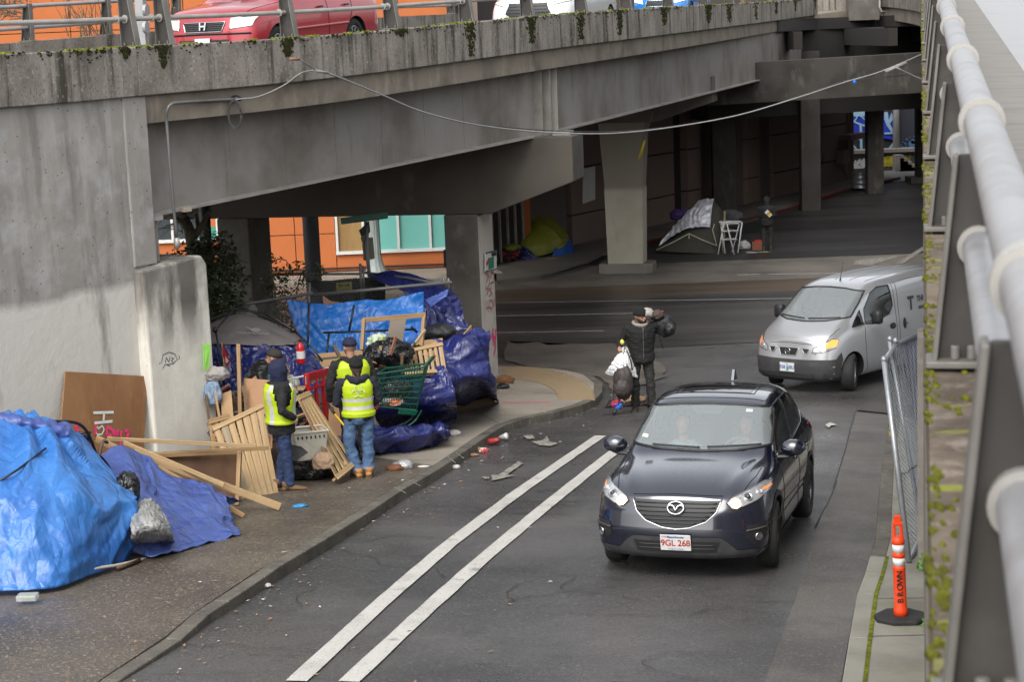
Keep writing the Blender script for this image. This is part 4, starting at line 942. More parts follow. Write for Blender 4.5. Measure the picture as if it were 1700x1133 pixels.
def build_car(name, M, rows, nose, tail, paint, wheels, label, cat='car', tweak=None, ws=None, sides=(), hollow=None, R=.36, rim=RIM, steer=0, spokes=10, arch=None, cap=False, sg=None, wsg=None, seats=True, sub=2):
    root = empty(name, M, label, cat); body = car_shell(rows, nose, tail, sub)
    if tweak:
        for v in body.data.vertices: tweak(v)
    b = bvh_of(body); body.data.materials.clear(); body.data.materials.append(paint)
    xr = arch or R+.045
    for (x, y) in wheels:
        mb = MB(); s = 1 if y > 0 else -1
        mb.ring([[Vector((x+xr*math.cos(t), yy, R+xr*math.sin(t))) for t in [2*PI*k/28 for k in range(28)]] for yy in (s*.58, s*1.2)]); boolean(body, mb, BLACKP)
    if hollow:
        rr = [r for r in rows if hollow[0] <= r[0] <= hollow[1]]
        mb = MB(); rg = []
        for k, r in enumerate(rr):
            s = [(max(0, y*.91-.03) if y > 0 else 0, z) for y, z in section(r)[5:]]
            s[-1] = (0, r[8]-.065); s = [(y, min(z-.06, r[8]-.065)) for y, z in s]
            h = [(0, .42), (r[2]*.86, .42)]+s; rg.append([Vector((r[0], y, z)) for y, z in h]+[Vector((r[0], -y, z)) for y, z in h[-2:0:-1]])
        mb.ring(rg); boolean(body, mb, INTER)
    if ws: boolean(body, cutter(ws, 'x', hollow[1]-1.0, hollow[1]+.9), BLACKP)
    for sd in sides: boolean(body, cutter(sd, 'y', -1.2, 1.2), BLACKP)
    me = body.data; bpy.data.objects.remove(body); o = bpy.data.objects.new('body', me); link(o, root, M); smooth(o, .62)
    for p in o.data.polygons: p.use_smooth = True
    c = Car(root, M, b); c.body = o
    if ws: c.patch(ws, 'front', -.004, 'windscreen', wsg or WSCREEN, .06); c.ribbon(ws, .035, 'front', .0, 'windscreen_seal', BLACKP, closed=True)
    for sd in sides: c.patch(sd, 'left', -.004, 'side_window', sg or SGLASS, .07, mirror=True); c.ribbon(sd, .022, 'left', .0, 'window_seal', BLACKP, closed=True, mirror=True)
    for (x, y) in wheels: wheel(root, M, Vector((x, y, R)), R, .225, rim, spokes, steer if x > 0 else 0, 1 if y > 0 else -1, cap)
    return c
def face_frame(c, y, z, off=.012, tilt=None):
    """frame on the car's front surface at (y,z): x to image right for a viewer in front (car's left = +y), z out"""
    p = c.cast(y, z, 'front', off); q = c.cast(y+.04, z, 'front', off); r = c.cast(y, z+.04, 'front', off); q0 = c.cast(y-.04, z, 'front', off)
    return basis(c.M @ p, (c.M.to_3x3() @ (q-q0)), (c.M.to_3x3() @ (r-p)))
def seat(c, x, y, m=INTERL):
    mb = MB(); M = c.M
    def B(cx, cy, cz, dx, dy, dz, rot=0):
        mb.box(M @ Vector((cx, cy, cz)), (dx, dy, dz), M.to_3x3().to_4x4() @ Matrix.Rotation(rot, 4, 'Y'))
    B(x, y, .62, .5, .48, .14); B(x-.28, y, .95, .12, .46, .60, -.2); B(x-.36, y, 1.33, .08, .24, .16, -.1)
    return mb.build('seat', m, c.root, bevel=.04)
def rows_of(t, zb=.2): return [tuple(r) for r in t]
# ---------------------------------------------------- navy crossover (foreground)
R1 = [(2.25, .22, .80, .62, .72, .76, .52, .835, .85), (2.16, .20, .86, .70, .76, .84, .52, .885, .90), (1.98, .19, .895, .80, .785, .905, .52, .945, .965), (1.66, .19, .91, .88, .80, .965, .53, 1.01, 1.035), (1.34, .19, .92, .92, .81, 1.0, .55, 1.055, 1.08), (1.06, .19, .92, .94, .82, 1.03, .62, 1.085, 1.11),
      (.90, .19, .92, .95, .825, 1.04, .72, 1.15, 1.19), (.55, .19, .92, .97, .82, 1.055, .69, 1.35, 1.40), (.18, .19, .92, .98, .80, 1.07, .685, 1.54, 1.575), (.02, .19, .92, .985, .81, 1.075, .685, 1.592, 1.62), (-.4, .19, .92, 1.0, .81, 1.09, .685, 1.63, 1.665),
      (-1.2, .19, .92, 1.03, .80, 1.12, .665, 1.605, 1.645), (-1.72, .20, .91, 1.05, .775, 1.14, .555, 1.51, 1.57), (-1.95, .21, .90, 1.06, .75, 1.14, .57, 1.34, 1.40), (-2.15, .24, .88, 1.0, .73, 1.09, .62, 1.13, 1.16), (-2.27, .28, .84, .84, .66, .92, .5, .97, .98)]
def nose1(y, z): return .43*max(0, y-.12)**2.3 + interp([.15, .3, .5, .7, .85, 1.0, 1.2], [.14, .05, .0, .03, .10, .18, .2], z)
def tail1(y, z): return .25*y**3 + interp([.2, .5, .9, 1.1], [.08, 0, .04, .06], z)
def tw1(v):
    x, y, z = v.co; a = abs(y)
    if x > .95 and z > .8:
        yl = lerp(.50, .70, (2.1-x)/1.15); v.co.z += .017*math.exp(-((a-yl)/.045)**2)*min(1, (x-.95)*4)*min(1, max(0, (z-.82)*12))
        v.co.z -= .004*math.exp(-((a-yl+.14)/.08)**2)
    if -1.6 < x < 1.9 and .35 < z < .75: v.co.y -= math.copysign(.022*math.exp(-((z-.52-.05*x*.3)/.09)**2), y) if a > .8 else 0
WS1 = [(-.75, 1.185), (-.40, 1.15), (0, 1.14), (.40, 1.15), (.75, 1.185), (.71, 1.41), (.665, 1.52), (.30, 1.545), (0, 1.552), (-.30, 1.545), (-.665, 1.52), (-.71, 1.41)]
SD1 = [[(.74, 1.085), (.30, 1.42), (.05, 1.52), (-.33, 1.55), (-.36, 1.10)], [(-.42, 1.105), (-.40, 1.55), (-.9, 1.545), (-1.22, 1.50), (-1.26, 1.16)], [(-1.32, 1.17), (-1.28, 1.49), (-1.62, 1.36), (-1.70, 1.27)]]
hx, hy = -.285, -.958
c1 = build_car('navy_crossover', car_M(2.20, 19.72, hx, hy), R1, nose1, tail1, CARBLUE, [(1.36, .80), (1.36, -.80), (-1.34, .80), (-1.34, -.80)],
    'dark navy crossover with lit headlamps coming up the street, red-lettered white front plate', 'car', tw1, WS1, SD1, (-1.9, .6), steer=.10, R=.352)
GSL = mat('grille_slat_gloss', (.018, .018, .02), r=.3)
# grille: recess, slats, badge, chrome V
gr_ = [(-.45, .815), (-.40, .70), (-.30, .615), (-.14, .555), (0, .54), (.14, .555), (.30, .615), (.40, .70), (.45, .815)]
gp_ = c1.patch(gr_, 'front', .004, 'grille', BLACKP, .05)
for k, z in enumerate((.785, .745, .705, .665, .628, .592)):
    hw = interp([.54, .555, .615, .70, .82], [.05, .13, .30, .40, .445], z)-.02
    c1.ribbon([(-hw, z), (hw, z)], .014, 'front', .012, 'grille_slat', GSL, gp_)
c1.ribbon([(-.455, .83), (-.405, .70), (-.305, .61), (-.14, .548), (0, .532), (.14, .548), (.305, .61), (.405, .70), (.455, .83)], .015, 'front', .014, 'grille_chrome', CHROME)
F = face_frame(c1, 0, .735, .03)
bd = tag(empty('badge', F)); bd.parent = c1.root; bd.matrix_basis = c1.M.inverted() @ F
mb = MB(); 
def torus(mb, F, a, b, r, n=28):
    mb.ring([[F @ Vector((a*math.cos(t)*(1+r/a*math.cos(s)), b*math.sin(t)*(1+r/b*math.cos(s)), r*math.sin(s))) for s in [2*PI*j/6 for j in range(6)]] for t in [2*PI*k/n for k in range(n+1)]], cap=False)
torus(mb, F, .083, .065, .010); mb.build('ring', CHROME, bd, smooth=True)
mb = MB(); cv_ = [F @ Vector((x, y, .006)) for x, y in [(-.080, .008), (-.062, .024), (-.040, .026), (-.018, .008), (0, -.024), (.018, .008), (.040, .026), (.062, .024), (.080, .008)]]
mb.tube(curve(cv_, 24), .009, 6)
mb.build('wings', CHROME, bd, smooth=True)
clad = [(-.95, .15), (-.95, .33), (-.60, .315), (-.50, .42), (-.44, .455), (.44, .455), (.50, .42), (.60, .315), (.95, .33), (.95, .15)]
c1.patch(clad, 'front', .006, 'bumper_cladding', CLAD, .05)
lg = c1.patch([(-.40, .30), (-.44, .41), (.44, .41), (.40, .30)], 'front', .010, 'lower_grille', BLACKP, .05)
for z in (.335, .375): c1.ribbon([(-.39, z), (.39, z)], .010, 'front', .014, 'grille_slat', CLAD, lg)
hl = [(.50, .79), (.56, .738), (.66, .752), (.78, .80), (.865, .865), (.855, .93), (.80, .945), (.66, .885), (.54, .835)]
for s in (1, -1):
    h2 = [(y*s, z) for y, z in hl]
    hb = c1.patch(h2, 'front', .004, 'headlight', LAMPIN, .03)
    c1.ribbon(h2, .012, 'front', .006, 'lamp_rim', BLACKP, hb, closed=True)
    for (y, z, r, m) in ((.695, .835, .048, CHROME), (.585, .788, .056, WARM), (.785, .875, .036, LAMPIN)):
        F = face_frame(c1, y*s, z, .006); mb = MB(); mb.lathe(F.translation, [(r, -.01), (r, .012), (r*.85, .014), (r*.8, .0), (0, .01)] if m is not WARM else [(r, -.01), (r*.9, .008), (r*.5, .014), (0, .016)], 20, F)
        mb.build('projector' if m is CHROME else 'lit_bulb' if m is WARM else 'reflector', m, hb, smooth=True)
        if m is CHROME: mb = MB(); mb.lathe(F.translation, [(r*.62, .0), (r*.5, .022), (r*.25, .03), (0, .032)], 16, F); mb.build('projector_glass', GLASSD, hb, smooth=True)
    c1.patch([(.80*s, .875), (.868*s, .885), (.862*s, .905), (.81*s, .90)], 'front', .010, 'amber_reflector', AMBER, .03, hb)
    c1.patch(h2, 'front', .020, 'lens', LENS, .04, hb)
    fg = c1.patch([(y*s, z) for y, z in [(.70, .565), (.90, .60), (.89, .47), (.74, .40), (.68, .45)]], 'front', .006, 'fog_lamp_recess', BLACKP, .04)
    F = face_frame(c1, .80*s, .455, .012); mb = MB(); mb.lathe(F.translation, [(.042, -.01), (.042, .012), (.036, .012), (.03, .004), (0, .008)], 18, F); mb.build('fog_lamp', CHROME, fg, smooth=True)
    c1.ribbon([(.69*s, .515), (.89*s, .545)], .022, 'front', .012, 'fog_bar', CLAD, fg)
c1.patch([(1.80, .27), (-2.0, .27), (-2.0, .19), (1.80, .19)][::-1], 'left', .006, 'sill_cladding', CLAD, .08, mirror=True)
for x in (1.36, -1.34):
    c1.patch([(x+.455*math.cos(t), .352+.455*math.sin(t)) for t in [PI*k/12*1.06-.1 for k in range(13)]]+[(x+.402*math.cos(t), .352+.402*math.sin(t)) for t in [PI*k/12*1.06-.1 for k in range(12, -1, -1)]], 'left', .006, 'arch_cladding', CLAD, .06, mirror=True)
SEAM = mat('panel_gap', (.004, .004, .005), r=.8)
for pts in ([(.86, 1.06), (.90, .9), (.86, .55), (.80, .33)], [(-.38, 1.09), (-.38, .7), (-.36, .33)], [(-1.30, 1.15), (-1.24, .9), (-1.0, .65), (-.86, .50), (-.80, .36)]): c1.ribbon(pts, .010, 'left', .0, 'door_seam', SEAM, mirror=True)
c1.ribbon([(.97, .745), (1.15, .735), (1.6, .72), (2.05, .63), (2.13, .5)], .010, 'top', .0, 'bonnet_seam', SEAM, mirror=True)
c1.ribbon([(-.46, .855), (0, .87), (.46, .855)], .010, 'front', .0, 'bonnet_seam', SEAM)
c1.ribbon([(-.02, .60), (.07, .585), (.07, .3), (.07, -.3), (.07, -.585), (-.02, -.60)], .010, 'top', .0, 'roof_seam', SEAM)
c1.ribbon([(-.12, .44), (-.12, -.44), (-.62, -.44), (-.66, 0), (-.62, .44)], .012, 'top', .0, 'sunroof_seam', SEAM, closed=True)
c1.patch([(-.15, -.40), (-.58, -.40), (-.62, 0), (-.58, .40), (-.15, .40)], 'top', .003, 'sunroof', mat('sunroof_glass', (.012, .012, .015), r=.06, spec=.7), .06)
c1.ribbon([(.74, 1.075), (.2, 1.08), (-.4, 1.095), (-1.3, 1.15), (-1.72, 1.24)], .018, 'left', .006, 'window_chrome', CHROME, mirror=True)
for x in (-.12, -1.06):
    for s, vw in ((1, 'left'), (-1, 'right')):
        a = [c1.M @ c1.cast(x+dx_, .93, vw, o_) for dx_, o_ in ((-.09, .01), (-.07, .03), (.07, .03), (.09, .01))]; mb = MB(); mb.tube(a, .013, 6); mb.build('door_handle', CARBLUE, c1.root, smooth=True)
for s in (1, -1):
    M_ = c1.M; mb = MB(); rg = []
    for x, w, h in ((.055, .02, .02), (.04, .11, .085), (-.03, .14, .10), (-.085, .135, .095), (-.10, .115, .08)):
        rg.append([M_ @ Vector((.72+x, s*(.975+w*math.cos(t)), 1.14+h*math.sin(t)*(1 if math.sin(t) > 0 else .8))) for t in [2*PI*k/14 for k in range(14)]])
    mb.ring(rg); mr = mb.build('door_mirror', CARBLUE, c1.root, smooth=True)
    mb = MB(); mb.ring([[M_ @ Vector((.622, s*(1.02+.09*math.cos(t)), 1.125+.06*math.sin(t))) for t in [2*PI*k/14 for k in range(14)]]]+[[M_ @ Vector((.619, s*(1.02+.07*math.cos(t)), 1.125+.05*math.sin(t))) for t in [2*PI*k/14 for k in range(14)]]]); mb.build('mirror_glass', CHROME, mr)
    mb = MB(); mb.tube([M_ @ Vector((.74, s*.80, 1.05)), M_ @ Vector((.72, s*.92, 1.055)), M_ @ Vector((.70, s*1.0, 1.08))], (.022), 6); mb.build('mirror_arm', BLACKP, mr)
    c1.patch([(y*s, z) for y, z in [(.70, 1.0), (.90, 1.05), (.86, 1.10), (.66, 1.06)]], 'rear', .008, 'tail_light', TAIL, .05)
    c1.patch([(-2.02, .98), (-1.82, 1.0), (-1.80, 1.06), (-2.05, 1.06)], 'left' if s > 0 else 'right', .008, 'tail_light', TAIL, .05)
for (a, b) in (((.66, 1.185), (.10, 1.16)), ((.02, 1.155), (-.50, 1.17))):
    c1.ribbon([a, ((a[0]+b[0])/2, (a[1]+b[1])/2-.0), b], .022, 'front', .022, 'wiper', BLACKP)
mb = MB(); mb.prism([c1.L(-1.33, .012, 1.63), c1.L(-1.50, .03, 1.63), c1.L(-1.50, .004, 1.745), c1.L(-1.46, .004, 1.745)], c1.M.to_3x3() @ Vector((0, -.03, 0))); mb.build('roof_aerial', CHROME, c1.root)
# mirror pod, sticker
c1.patch([(-.19, 1.535), (-.13, 1.47), (.13, 1.47), (.19, 1.535)], 'front', -.012, 'sensor_pod', CLAD, .05)
c1.patch([(.42, 1.48), (.49, 1.475), (.49, 1.50), (.42, 1.505)], 'front', .002, 'sticker', PLATE, .04)
c1.patch([(-.66, 1.24), (-.59, 1.235), (-.59, 1.265), (-.66, 1.27)], 'front', .002, 'sticker', PLATE, .04)
for y in (.36, -.36): seat(c1, -.15, y)
mb = MB(); mb.box(c1.L(.62, 0, .98), (.5, 1.4, .18), c1.M); mb.build('dashboard', INTER, c1.root, bevel=.03)
F = c1.M @ Matrix.Translation((.38, .36, 1.04)) @ Matrix.Rotation(-1.15, 4, 'Y') @ Matrix.Rotation(PI/2, 4, 'Z'); mb = MB(); torus(mb, F, .18, .18, .014); mb.build('steering_wheel', INTER, c1.root, smooth=True)
def plate(c, y, z, w, h, txt, tm, extra=None, off=.03, tsize=.6):
    F = face_frame(c, y, z, off); mb = MB(); mb.prism([F @ Vector((a*w/2, b*h/2, 0)) for a, b in ((-1, -1), (1, -1), (1, 1), (-1, 1))], F.to_3x3() @ Vector((0, 0, -.01)))
    p = mb.build('number_plate', PLATE, c.root, bevel=.002); 
    text_mesh('plate_letters', txt, h*tsize*1.3, F @ Matrix.Translation((0, -.006, .001)), tm, p, .001, bold=.002, sx=.92)
    return F, p
F, pl = plate(c1, 0, .405, .31, .17, '9GL 268', PRED, off=.035, tsize=.42)
text_mesh('plate_state', 'Massachusetts', .030, F @ Matrix.Translation((0, .062, .001)), PBLU, pl, .001, bold=.001)
text_mesh('plate_motto', 'The Spirit of America', .018, F @ Matrix.Translation((0, -.068, .001)), PBLU, pl, .001)
text_mesh('plate_month', 'AUG', .022, F @ Matrix.Translation((-.115, .065, .001)), PRED, pl, .001)
# ---------------------------------------------------- silver van
R2 = [(2.28, .24, .72, .72, .62, .86, .42, .905, .92), (2.20, .21, .77, .80, .66, .93, .46, .985, 1.0), (1.98, .19, .81, .92, .70, 1.03, .50, 1.095, 1.12), (1.72, .18, .835, 1.0, .74, 1.09, .56, 1.185, 1.215), (1.5, .18, .845, 1.03, .765, 1.11, .63, 1.29, 1.32), (1.15, .18, .85, 1.05, .775, 1.13, .645, 1.52, 1.56), (.88, .18, .85, 1.06, .78, 1.15, .65, 1.68, 1.725),
      (.70, .18, .85, 1.07, .785, 1.16, .685, 1.745, 1.785), (.2, .18, .85, 1.08, .80, 1.18, .72, 1.80, 1.84), (-.8, .18, .85, 1.1, .815, 1.2, .745, 1.835, 1.87), (-2.0, .19, .845, 1.1, .81, 1.2, .745, 1.815, 1.85), (-2.28, .22, .83, 1.1, .77, 1.2, .67, 1.72, 1.78), (-2.36, .26, .80, 1.05, .73, 1.12, .6, 1.55, 1.6)]
def nose2(y, z): return .42*max(0, y-.1)**2.2 + interp([.15, .3, .5, .75, .95, 1.15, 1.3], [.10, .02, .0, .03, .08, .0, 0], z)
def tail2(y, z): return .1*y**3
WS2 = [(-.70, 1.27), (-.40, 1.215), (0, 1.20), (.40, 1.215), (.70, 1.27), (.67, 1.50), (.635, 1.665), (.3, 1.705), (0, 1.715), (-.3, 1.705), (-.635, 1.665), (-.67, 1.50)]
SD2 = [[(1.02, 1.14), (.98, 1.36), (.70, 1.62), (.46, 1.70), (.12, 1.70), (.08, 1.34), (.22, 1.20), (.5, 1.15)], [(1.44, 1.10), (1.10, 1.36), (1.08, 1.12)]]
hv = Vector((-.665, -.747, 0)).normalized(); lv = Vector((-hv.y, hv.x, 0))
fl = Vector((6.17, 32.75, 0)); vc = fl - lv*.78 - hv*1.62
c2 = build_car('silver_van', car_M(vc.x, vc.y, hv.x, hv.y, 2.9) @ Matrix.Scale(1.065, 4), R2, nose2, tail2, SILVER, [(1.50, .74), (1.50, -.74), (-1.40, .74), (-1.40, -.74)],
    'silver delivery van with grey bumper and flashing amber indicator turning in', 'van', None, WS2, SD2, (-1.0, 1.2), steer=.42, R=.325, rim=RIMS, cap=True, spokes=8)
c2.patch([(-.80, .15), (-.80, .61), (-.62, .61), (-.34, .605), (.34, .605), (.62, .61), (.80, .61), (.80, .15)], 'front', .012, 'bumper', CLAD, .06)
c2.patch([(2.02, .2), (2.0, .60), (1.86, .72), (1.82, .60), (1.88, .42), (1.9, .2)], 'left', .010, 'bumper_wrap', CLAD, .05, mirror=True)
lg = c2.patch([(-.55, .27), (-.60, .36), (.50, .36), (.50, .27)], 'front', .012, 'lower_grille', BLACKP, .05)
for z in (.30, .33): c2.ribbon([(-.5, z), (.46, z)], .010, 'front', .018, 'grille_slat', CLAD, lg)
for pts in ([(-.20, .80), (-.15, .67), (.15, .67), (.20, .80)], [(.25, .80), (.31, .71), (.36, .71), (.41, .79)], [(-.25, .80), (-.31, .71), (-.36, .71), (-.41, .79)]): 
    q = c2.patch(pts, 'front', .004, 'grille', BLACKP, .04)
    c2.ribbon(pts, .018, 'front', .008, 'grille_trim', SILVER, q, closed=True)
F = face_frame(c2, 0, .735, .03); bd = empty('badge', F); bd.parent = c2.root; bd.matrix_basis = c2.M.inverted() @ F
mb = MB(); torus(mb, F, .052, .052, .008, 22); mb.build('ring', CHROME, bd, smooth=True)
mb = MB(); mb.prism([F @ Vector(p) for p in ((-.064, -.013, .004), (.064, -.013, .004), (.064, .013, .004), (-.064, .013, .004))], F.to_3x3() @ Vector((0, 0, .008))); mb.build('bar', CHROME, bd)
for s in (1, -1):
    h2 = [(y*s, z) for y, z in [(.44, .725), (.62, .735), (.76, .80), (.77, .93), (.70, .955), (.58, .87), (.46, .80)]]
    hb = c2.patch(h2, 'front', .004, 'headlight', LAMPIN, .035); c2.ribbon(h2, .012, 'front', .006, 'lamp_rim', BLACKP, hb, closed=True)
    c2.patch([(.66*s, .80), (.765*s, .83), (.765*s, .925), (.70*s, .94), (.64*s, .87)], 'front', .014, 'indicator', AMBERL if s > 0 else AMBER, .03, hb)
    F = face_frame(c2, .58*s, .79, .008); mb = MB(); mb.lathe(F.translation, [(.05, -.01), (.05, .012), (.03, .004), (0, .01)], 18, F); mb.build('reflector', CHROME, hb, smooth=True)
    c2.patch(h2, 'front', .022, 'lens', LENS, .04, hb)
    F = face_frame(c2, .66*s, .335, .012); mb = MB(); mb.lathe(F.translation, [(.045, -.01), (.045, .006), (0, .004)], 18, F); mb.build('round_blank', BLACKP, c2.root)
for pts in ([(1.06, 1.10), (1.10, .9), (1.06, .5), (1.0, .3)], [(.02, 1.74), (.0, 1.2), (-.02, .3)], [(-.10, 1.74), (-.10, 1.2), (-.10, .3), (-1.1, .3), (-1.12, 1.74)], [(-.02, 1.72), (-.6, 1.76), (-2.2, 1.74)]): c2.ribbon(pts, .010, 'left', .0, 'door_seam', SEAM, mirror=True)
c2.ribbon([(.45, .99), (.0, 1.0)], .0, 'left', 0, 'door_crease', SEAM) if False else None
c2.ribbon([(1.72, .70), (1.9, .68), (2.1, .62), (2.2, .5)], .010, 'top', .0, 'bonnet_seam', SEAM, mirror=True)
c2.ribbon([(-.42, .865), (0, .885), (.42, .865)], .010, 'front', .0, 'bonnet_seam', SEAM)
for y in (-.45, -.15, .15, .45): c2.ribbon([(.5, y), (-2.1, y)], .018, 'top', .0, 'roof_rib', SILVER)
for x, m_ in ((.14, 'left'), (-.28, 'left')):
    q = c2.patch([(x+.11*math.cos(t)*(1 if x > 0 else .55), .98+(.055 if x > 0 else .10)*math.sin(t)) for t in [2*PI*k/14 for k in range(14)]], 'left', .004, 'handle_recess', BLACKP, .04)
    a = [c2.M @ c2.cast(x+dx_, .98, 'left', .03) for dx_ in (-.05, .05)]; mb = MB(); mb.tube(a, .014, 6); mb.build('door_handle', CLAD, q)
for s in (1, -1):
    mb = MB(); rg = []
    for x, w, h in ((.05, .03, .05), (.035, .08, .11), (-.02, .095, .125), (-.07, .09, .12)): rg.append([c2.M @ Vector((1.0+x, s*(1.0+w*max(-1, min(1, 1.25*math.cos(t)))), 1.24+h*max(-1, min(1, 1.2*math.sin(t))))) for t in [2*PI*k/16 for k in range(16)]])
    mb.ring(rg); mr = mb.build('door_mirror', BLACKP, c2.root, smooth=True); mb = MB(); mb.tube([c2.L(1.02, s*.80, 1.13), c2.L(1.0, s*.95, 1.14)], .03, 6); mb.build('mirror_arm', BLACKP, mr)
for (a, b) in (((.60, 1.26), (.05, 1.23)), ((-.02, 1.23), (-.58, 1.26))): c2.ribbon([a, b], .022, 'front', .02, 'wiper', BLACKP)
mb = MB(); a = c2.L(.55, 0, 1.80); mb.tube([a, a+Vector((.02, .03, .03))], .018, 6); mb.tube([a, c2.L(.42, 0, 2.12)], [.007, .004], 5); mb.build('roof_aerial', BLACKP, c2.root)
for y in (.38, -.38): seat(c2, .45, y, INTER)
mb = MB(); mb.box(c2.L(1.25, 0, 1.05), (.5, 1.3, .16), c2.M); mb.build('dashboard', INTER, c2.root, bevel=.03)
mb = MB(); mb.tube(curve([c2.L(1.2, -.1, 1.15), c2.L(1.22, .05, 1.19), c2.L(1.2, .2, 1.15)], 6), .04, 7); mb.build('dash_cloth', mat('red_cloth', (.4, .05, .03)), c2.root)
F, pl = plate(c2, 0, .47, .31, .165, '558 NBU', PBLU, off=.035, tsize=.42)
mb = MB(); mb.prism([F @ Vector((a, b, .0012)) for a, b in ((-.02, -.07), (.035, -.07), (.012, .055), (.0, .055))], F.to_3x3() @ Vector((0, 0, .001))); mb.build('plate_tree', PGRN, pl)
text_mesh('plate_state', 'Oregon', .024, F @ Matrix.Translation((0, .066, .002)), PBLU, pl, .001)
LOGO = mat('dark_grey_print', (.05, .05, .055), r=.5)
for tx, x, z, sz, b_ in (('T', -.55, 1.30, .36, .012), ('THU', -.92, 1.36, .16, .004), ('BREW', -.92, 1.20, .085, .002)):
    p = c2.cast(x, z, 'left', .006); q = c2.cast(x-.1, z, 'left', .006); r_ = c2.cast(x, z+.08, 'left', .006)
    text_mesh('side_lettering', tx, sz, basis(c2.M @ p, c2.M.to_3x3() @ (q-p), c2.M.to_3x3() @ (r_-p)), LOGO, c2.root, .001, bold=b_)
# ---------------------------------------------------- cars on the viaduct
def deck_z(p):
    best = min(range(len(BE)-1), key=lambda i: (BE[i].x-p.x)**2+(BE[i].y-p.y)**2)
    # project along the normal: nearest edge point
    return BE[best].z - .615
def bridge_car(px_c, off, L):
    p, n, d = at_px(px_c, off); return p, -d
R3 = [(2.36, .30, .90, .80, .80, .94, .5, .98, 1.0), (2.2, .28, .94, .90, .84, 1.02, .5, 1.06, 1.075), (1.7, .27, .965, .98, .86, 1.08, .5, 1.12, 1.14), (1.2, .27, .98, 1.02, .88, 1.11, .6, 1.16, 1.18), (1.0, .27, .98, 1.04, .88, 1.13, .72, 1.25, 1.28), (.3, .27, .98, 1.06, .87, 1.16, .68, 1.68, 1.72), (-.5, .27, .98, 1.08, .87, 1.18, .68, 1.74, 1.79), (-1.9, .27, .97, 1.08, .86, 1.18, .67, 1.72, 1.77), (-2.25, .28, .95, 1.08, .84, 1.18, .64, 1.5, 1.55), (-2.38, .32, .92, 1.0, .8, 1.1, .6, 1.15, 1.18)]
n3 = lambda y, z: .30*max(0, y-.15)**2.3 + interp([.25, .45, .7, .95, 1.1], [.08, 0, .03, .10, .12], z)
t3 = lambda y, z: .12*y**3
def mkb(px, Yc, z, rows, nose, tail, paint, L, label, name, wheels, ws=None, sides=(), hollow=None, R=.36, yaw=0., wb=2.7):
    p = P(px, 50, Yc); i = min(range(len(BE)-1), key=lambda i: (BE[i]-p).to_2d().length); d = (BE[i+1]-BE[i]).normalized(); d = Matrix.Rotation(yaw, 3, 'Z') @ d
    return build_car(name, car_M(p.x, p.y, -d.x, -d.y, wb, lambda q: deck_z(q)), rows, nose, tail, paint, wheels, label, 'car', None, ws, sides, hollow, R=R, rim=RIMS)
WS3 = [(-.74, 1.27), (0, 1.21), (.74, 1.27), (.66, 1.60), (0, 1.66), (-.66, 1.60)]
SD3 = [[(.85, 1.20), (.30, 1.62), (-.25, 1.66), (-.25, 1.22)], [(-.32, 1.22), (-.32, 1.66), (-1.15, 1.66), (-1.15, 1.24)], [(-1.22, 1.24), (-1.22, 1.65), (-1.95, 1.62), (-2.0, 1.26)]]
c3 = mkb(458, 33.3, 0, R3, n3, t3, REDP, 4.77, 'dark red sport utility car with pale headlamps on the viaduct', 'red_utility_car', [(1.42, .82), (1.42, -.82), (-1.30, .82), (-1.30, -.82)], WS3, SD3, (-2.0, .5), R=.37)
def simple_face(c, grille, lamps, lampm, plate_z, H=False, fog=None):
    q = c.patch(grille, 'front', .006, 'grille', BLACKP, .05)
    zs_ = sorted([z for _, z in grille]); 
    for k in range(1, 5):
        z = lerp(zs_[0], zs_[-1], k/5); xs_ = [y for y in [v/50 for v in range(-50, 51)] if inside((y, z), grille)]
        if len(xs_) > 1: c.ribbon([(xs_[0]+.02, z), (xs_[-1]-.02, z)], .012, 'front', .014, 'grille_slat', CLAD, q)
    c.ribbon(grille, .02, 'front', .010, 'grille_trim', CHROME, q, closed=True)
    for s in (1, -1):
        h2 = [(y*s, z) for y, z in lamps]; hb = c.patch(h2, 'front', .008, 'headlight', lampm, .05)
        c.ribbon(h2, .014, 'front', .010, 'lamp_rim', CHROME, hb, closed=True)
    return q
LAMPON = mat('lit_headlamp', (.9, .85, .7), r=.1, emit=((1, .85, .55), 1.0))
PALEL = mat('pale_headlamp', (.72, .70, .60), r=.12, spec=.8, emit=((1, .85, .6), .12))
simple_face(c3, [(-.42, .86), (-.36, .70), (.36, .70), (.42, .86)], [(.50, .74), (.86, .78), (.90, .93), (.52, .92)], PALEL, .5)
mb = MB(); F = face_frame(c3, 0, .79, .035)
for x in (-.045, .045): mb.prism([F @ Vector(p) for p in ((x-.012, -.07, 0), (x+.012, -.07, 0), (x*1.25+.012, .07, 0), (x*1.25-.012, .07, 0))], F.to_3x3() @ Vector((0, 0, .012)))
mb.prism([F @ Vector(p) for p in ((-.05, -.014, 0), (.05, -.014, 0), (.05, .014, 0), (-.05, .014, 0))], F.to_3x3() @ Vector((0, 0, .012))); mb.build('badge', CHROME, c3.root)
c3.ribbon([(-.86, .655), (0, .665), (.86, .655)], .03, 'front', .006, 'bumper_line', SEAM); c3.patch([(-.45, .44), (-.50, .57), (.50, .57), (.45, .44)], 'front', .008, 'lower_grille', BLACKP, .06)
plate(c3, 0, .52, .3, .15, '', PBLU, off=.04)
for pts in ([(.98, 1.12), (1.0, .8), (.95, .45)], [(-.28, 1.2), (-.28, .4)], [(-1.2, 1.2), (-1.18, .9), (-.95, .5)]): c3.ribbon(pts, .014, 'left', .0, 'door_seam', SEAM, mirror=True)
c3.ribbon([(1.0, .66), (-1.0, .68)], .05, 'left', .006, 'side_moulding', REDP, mirror=True)
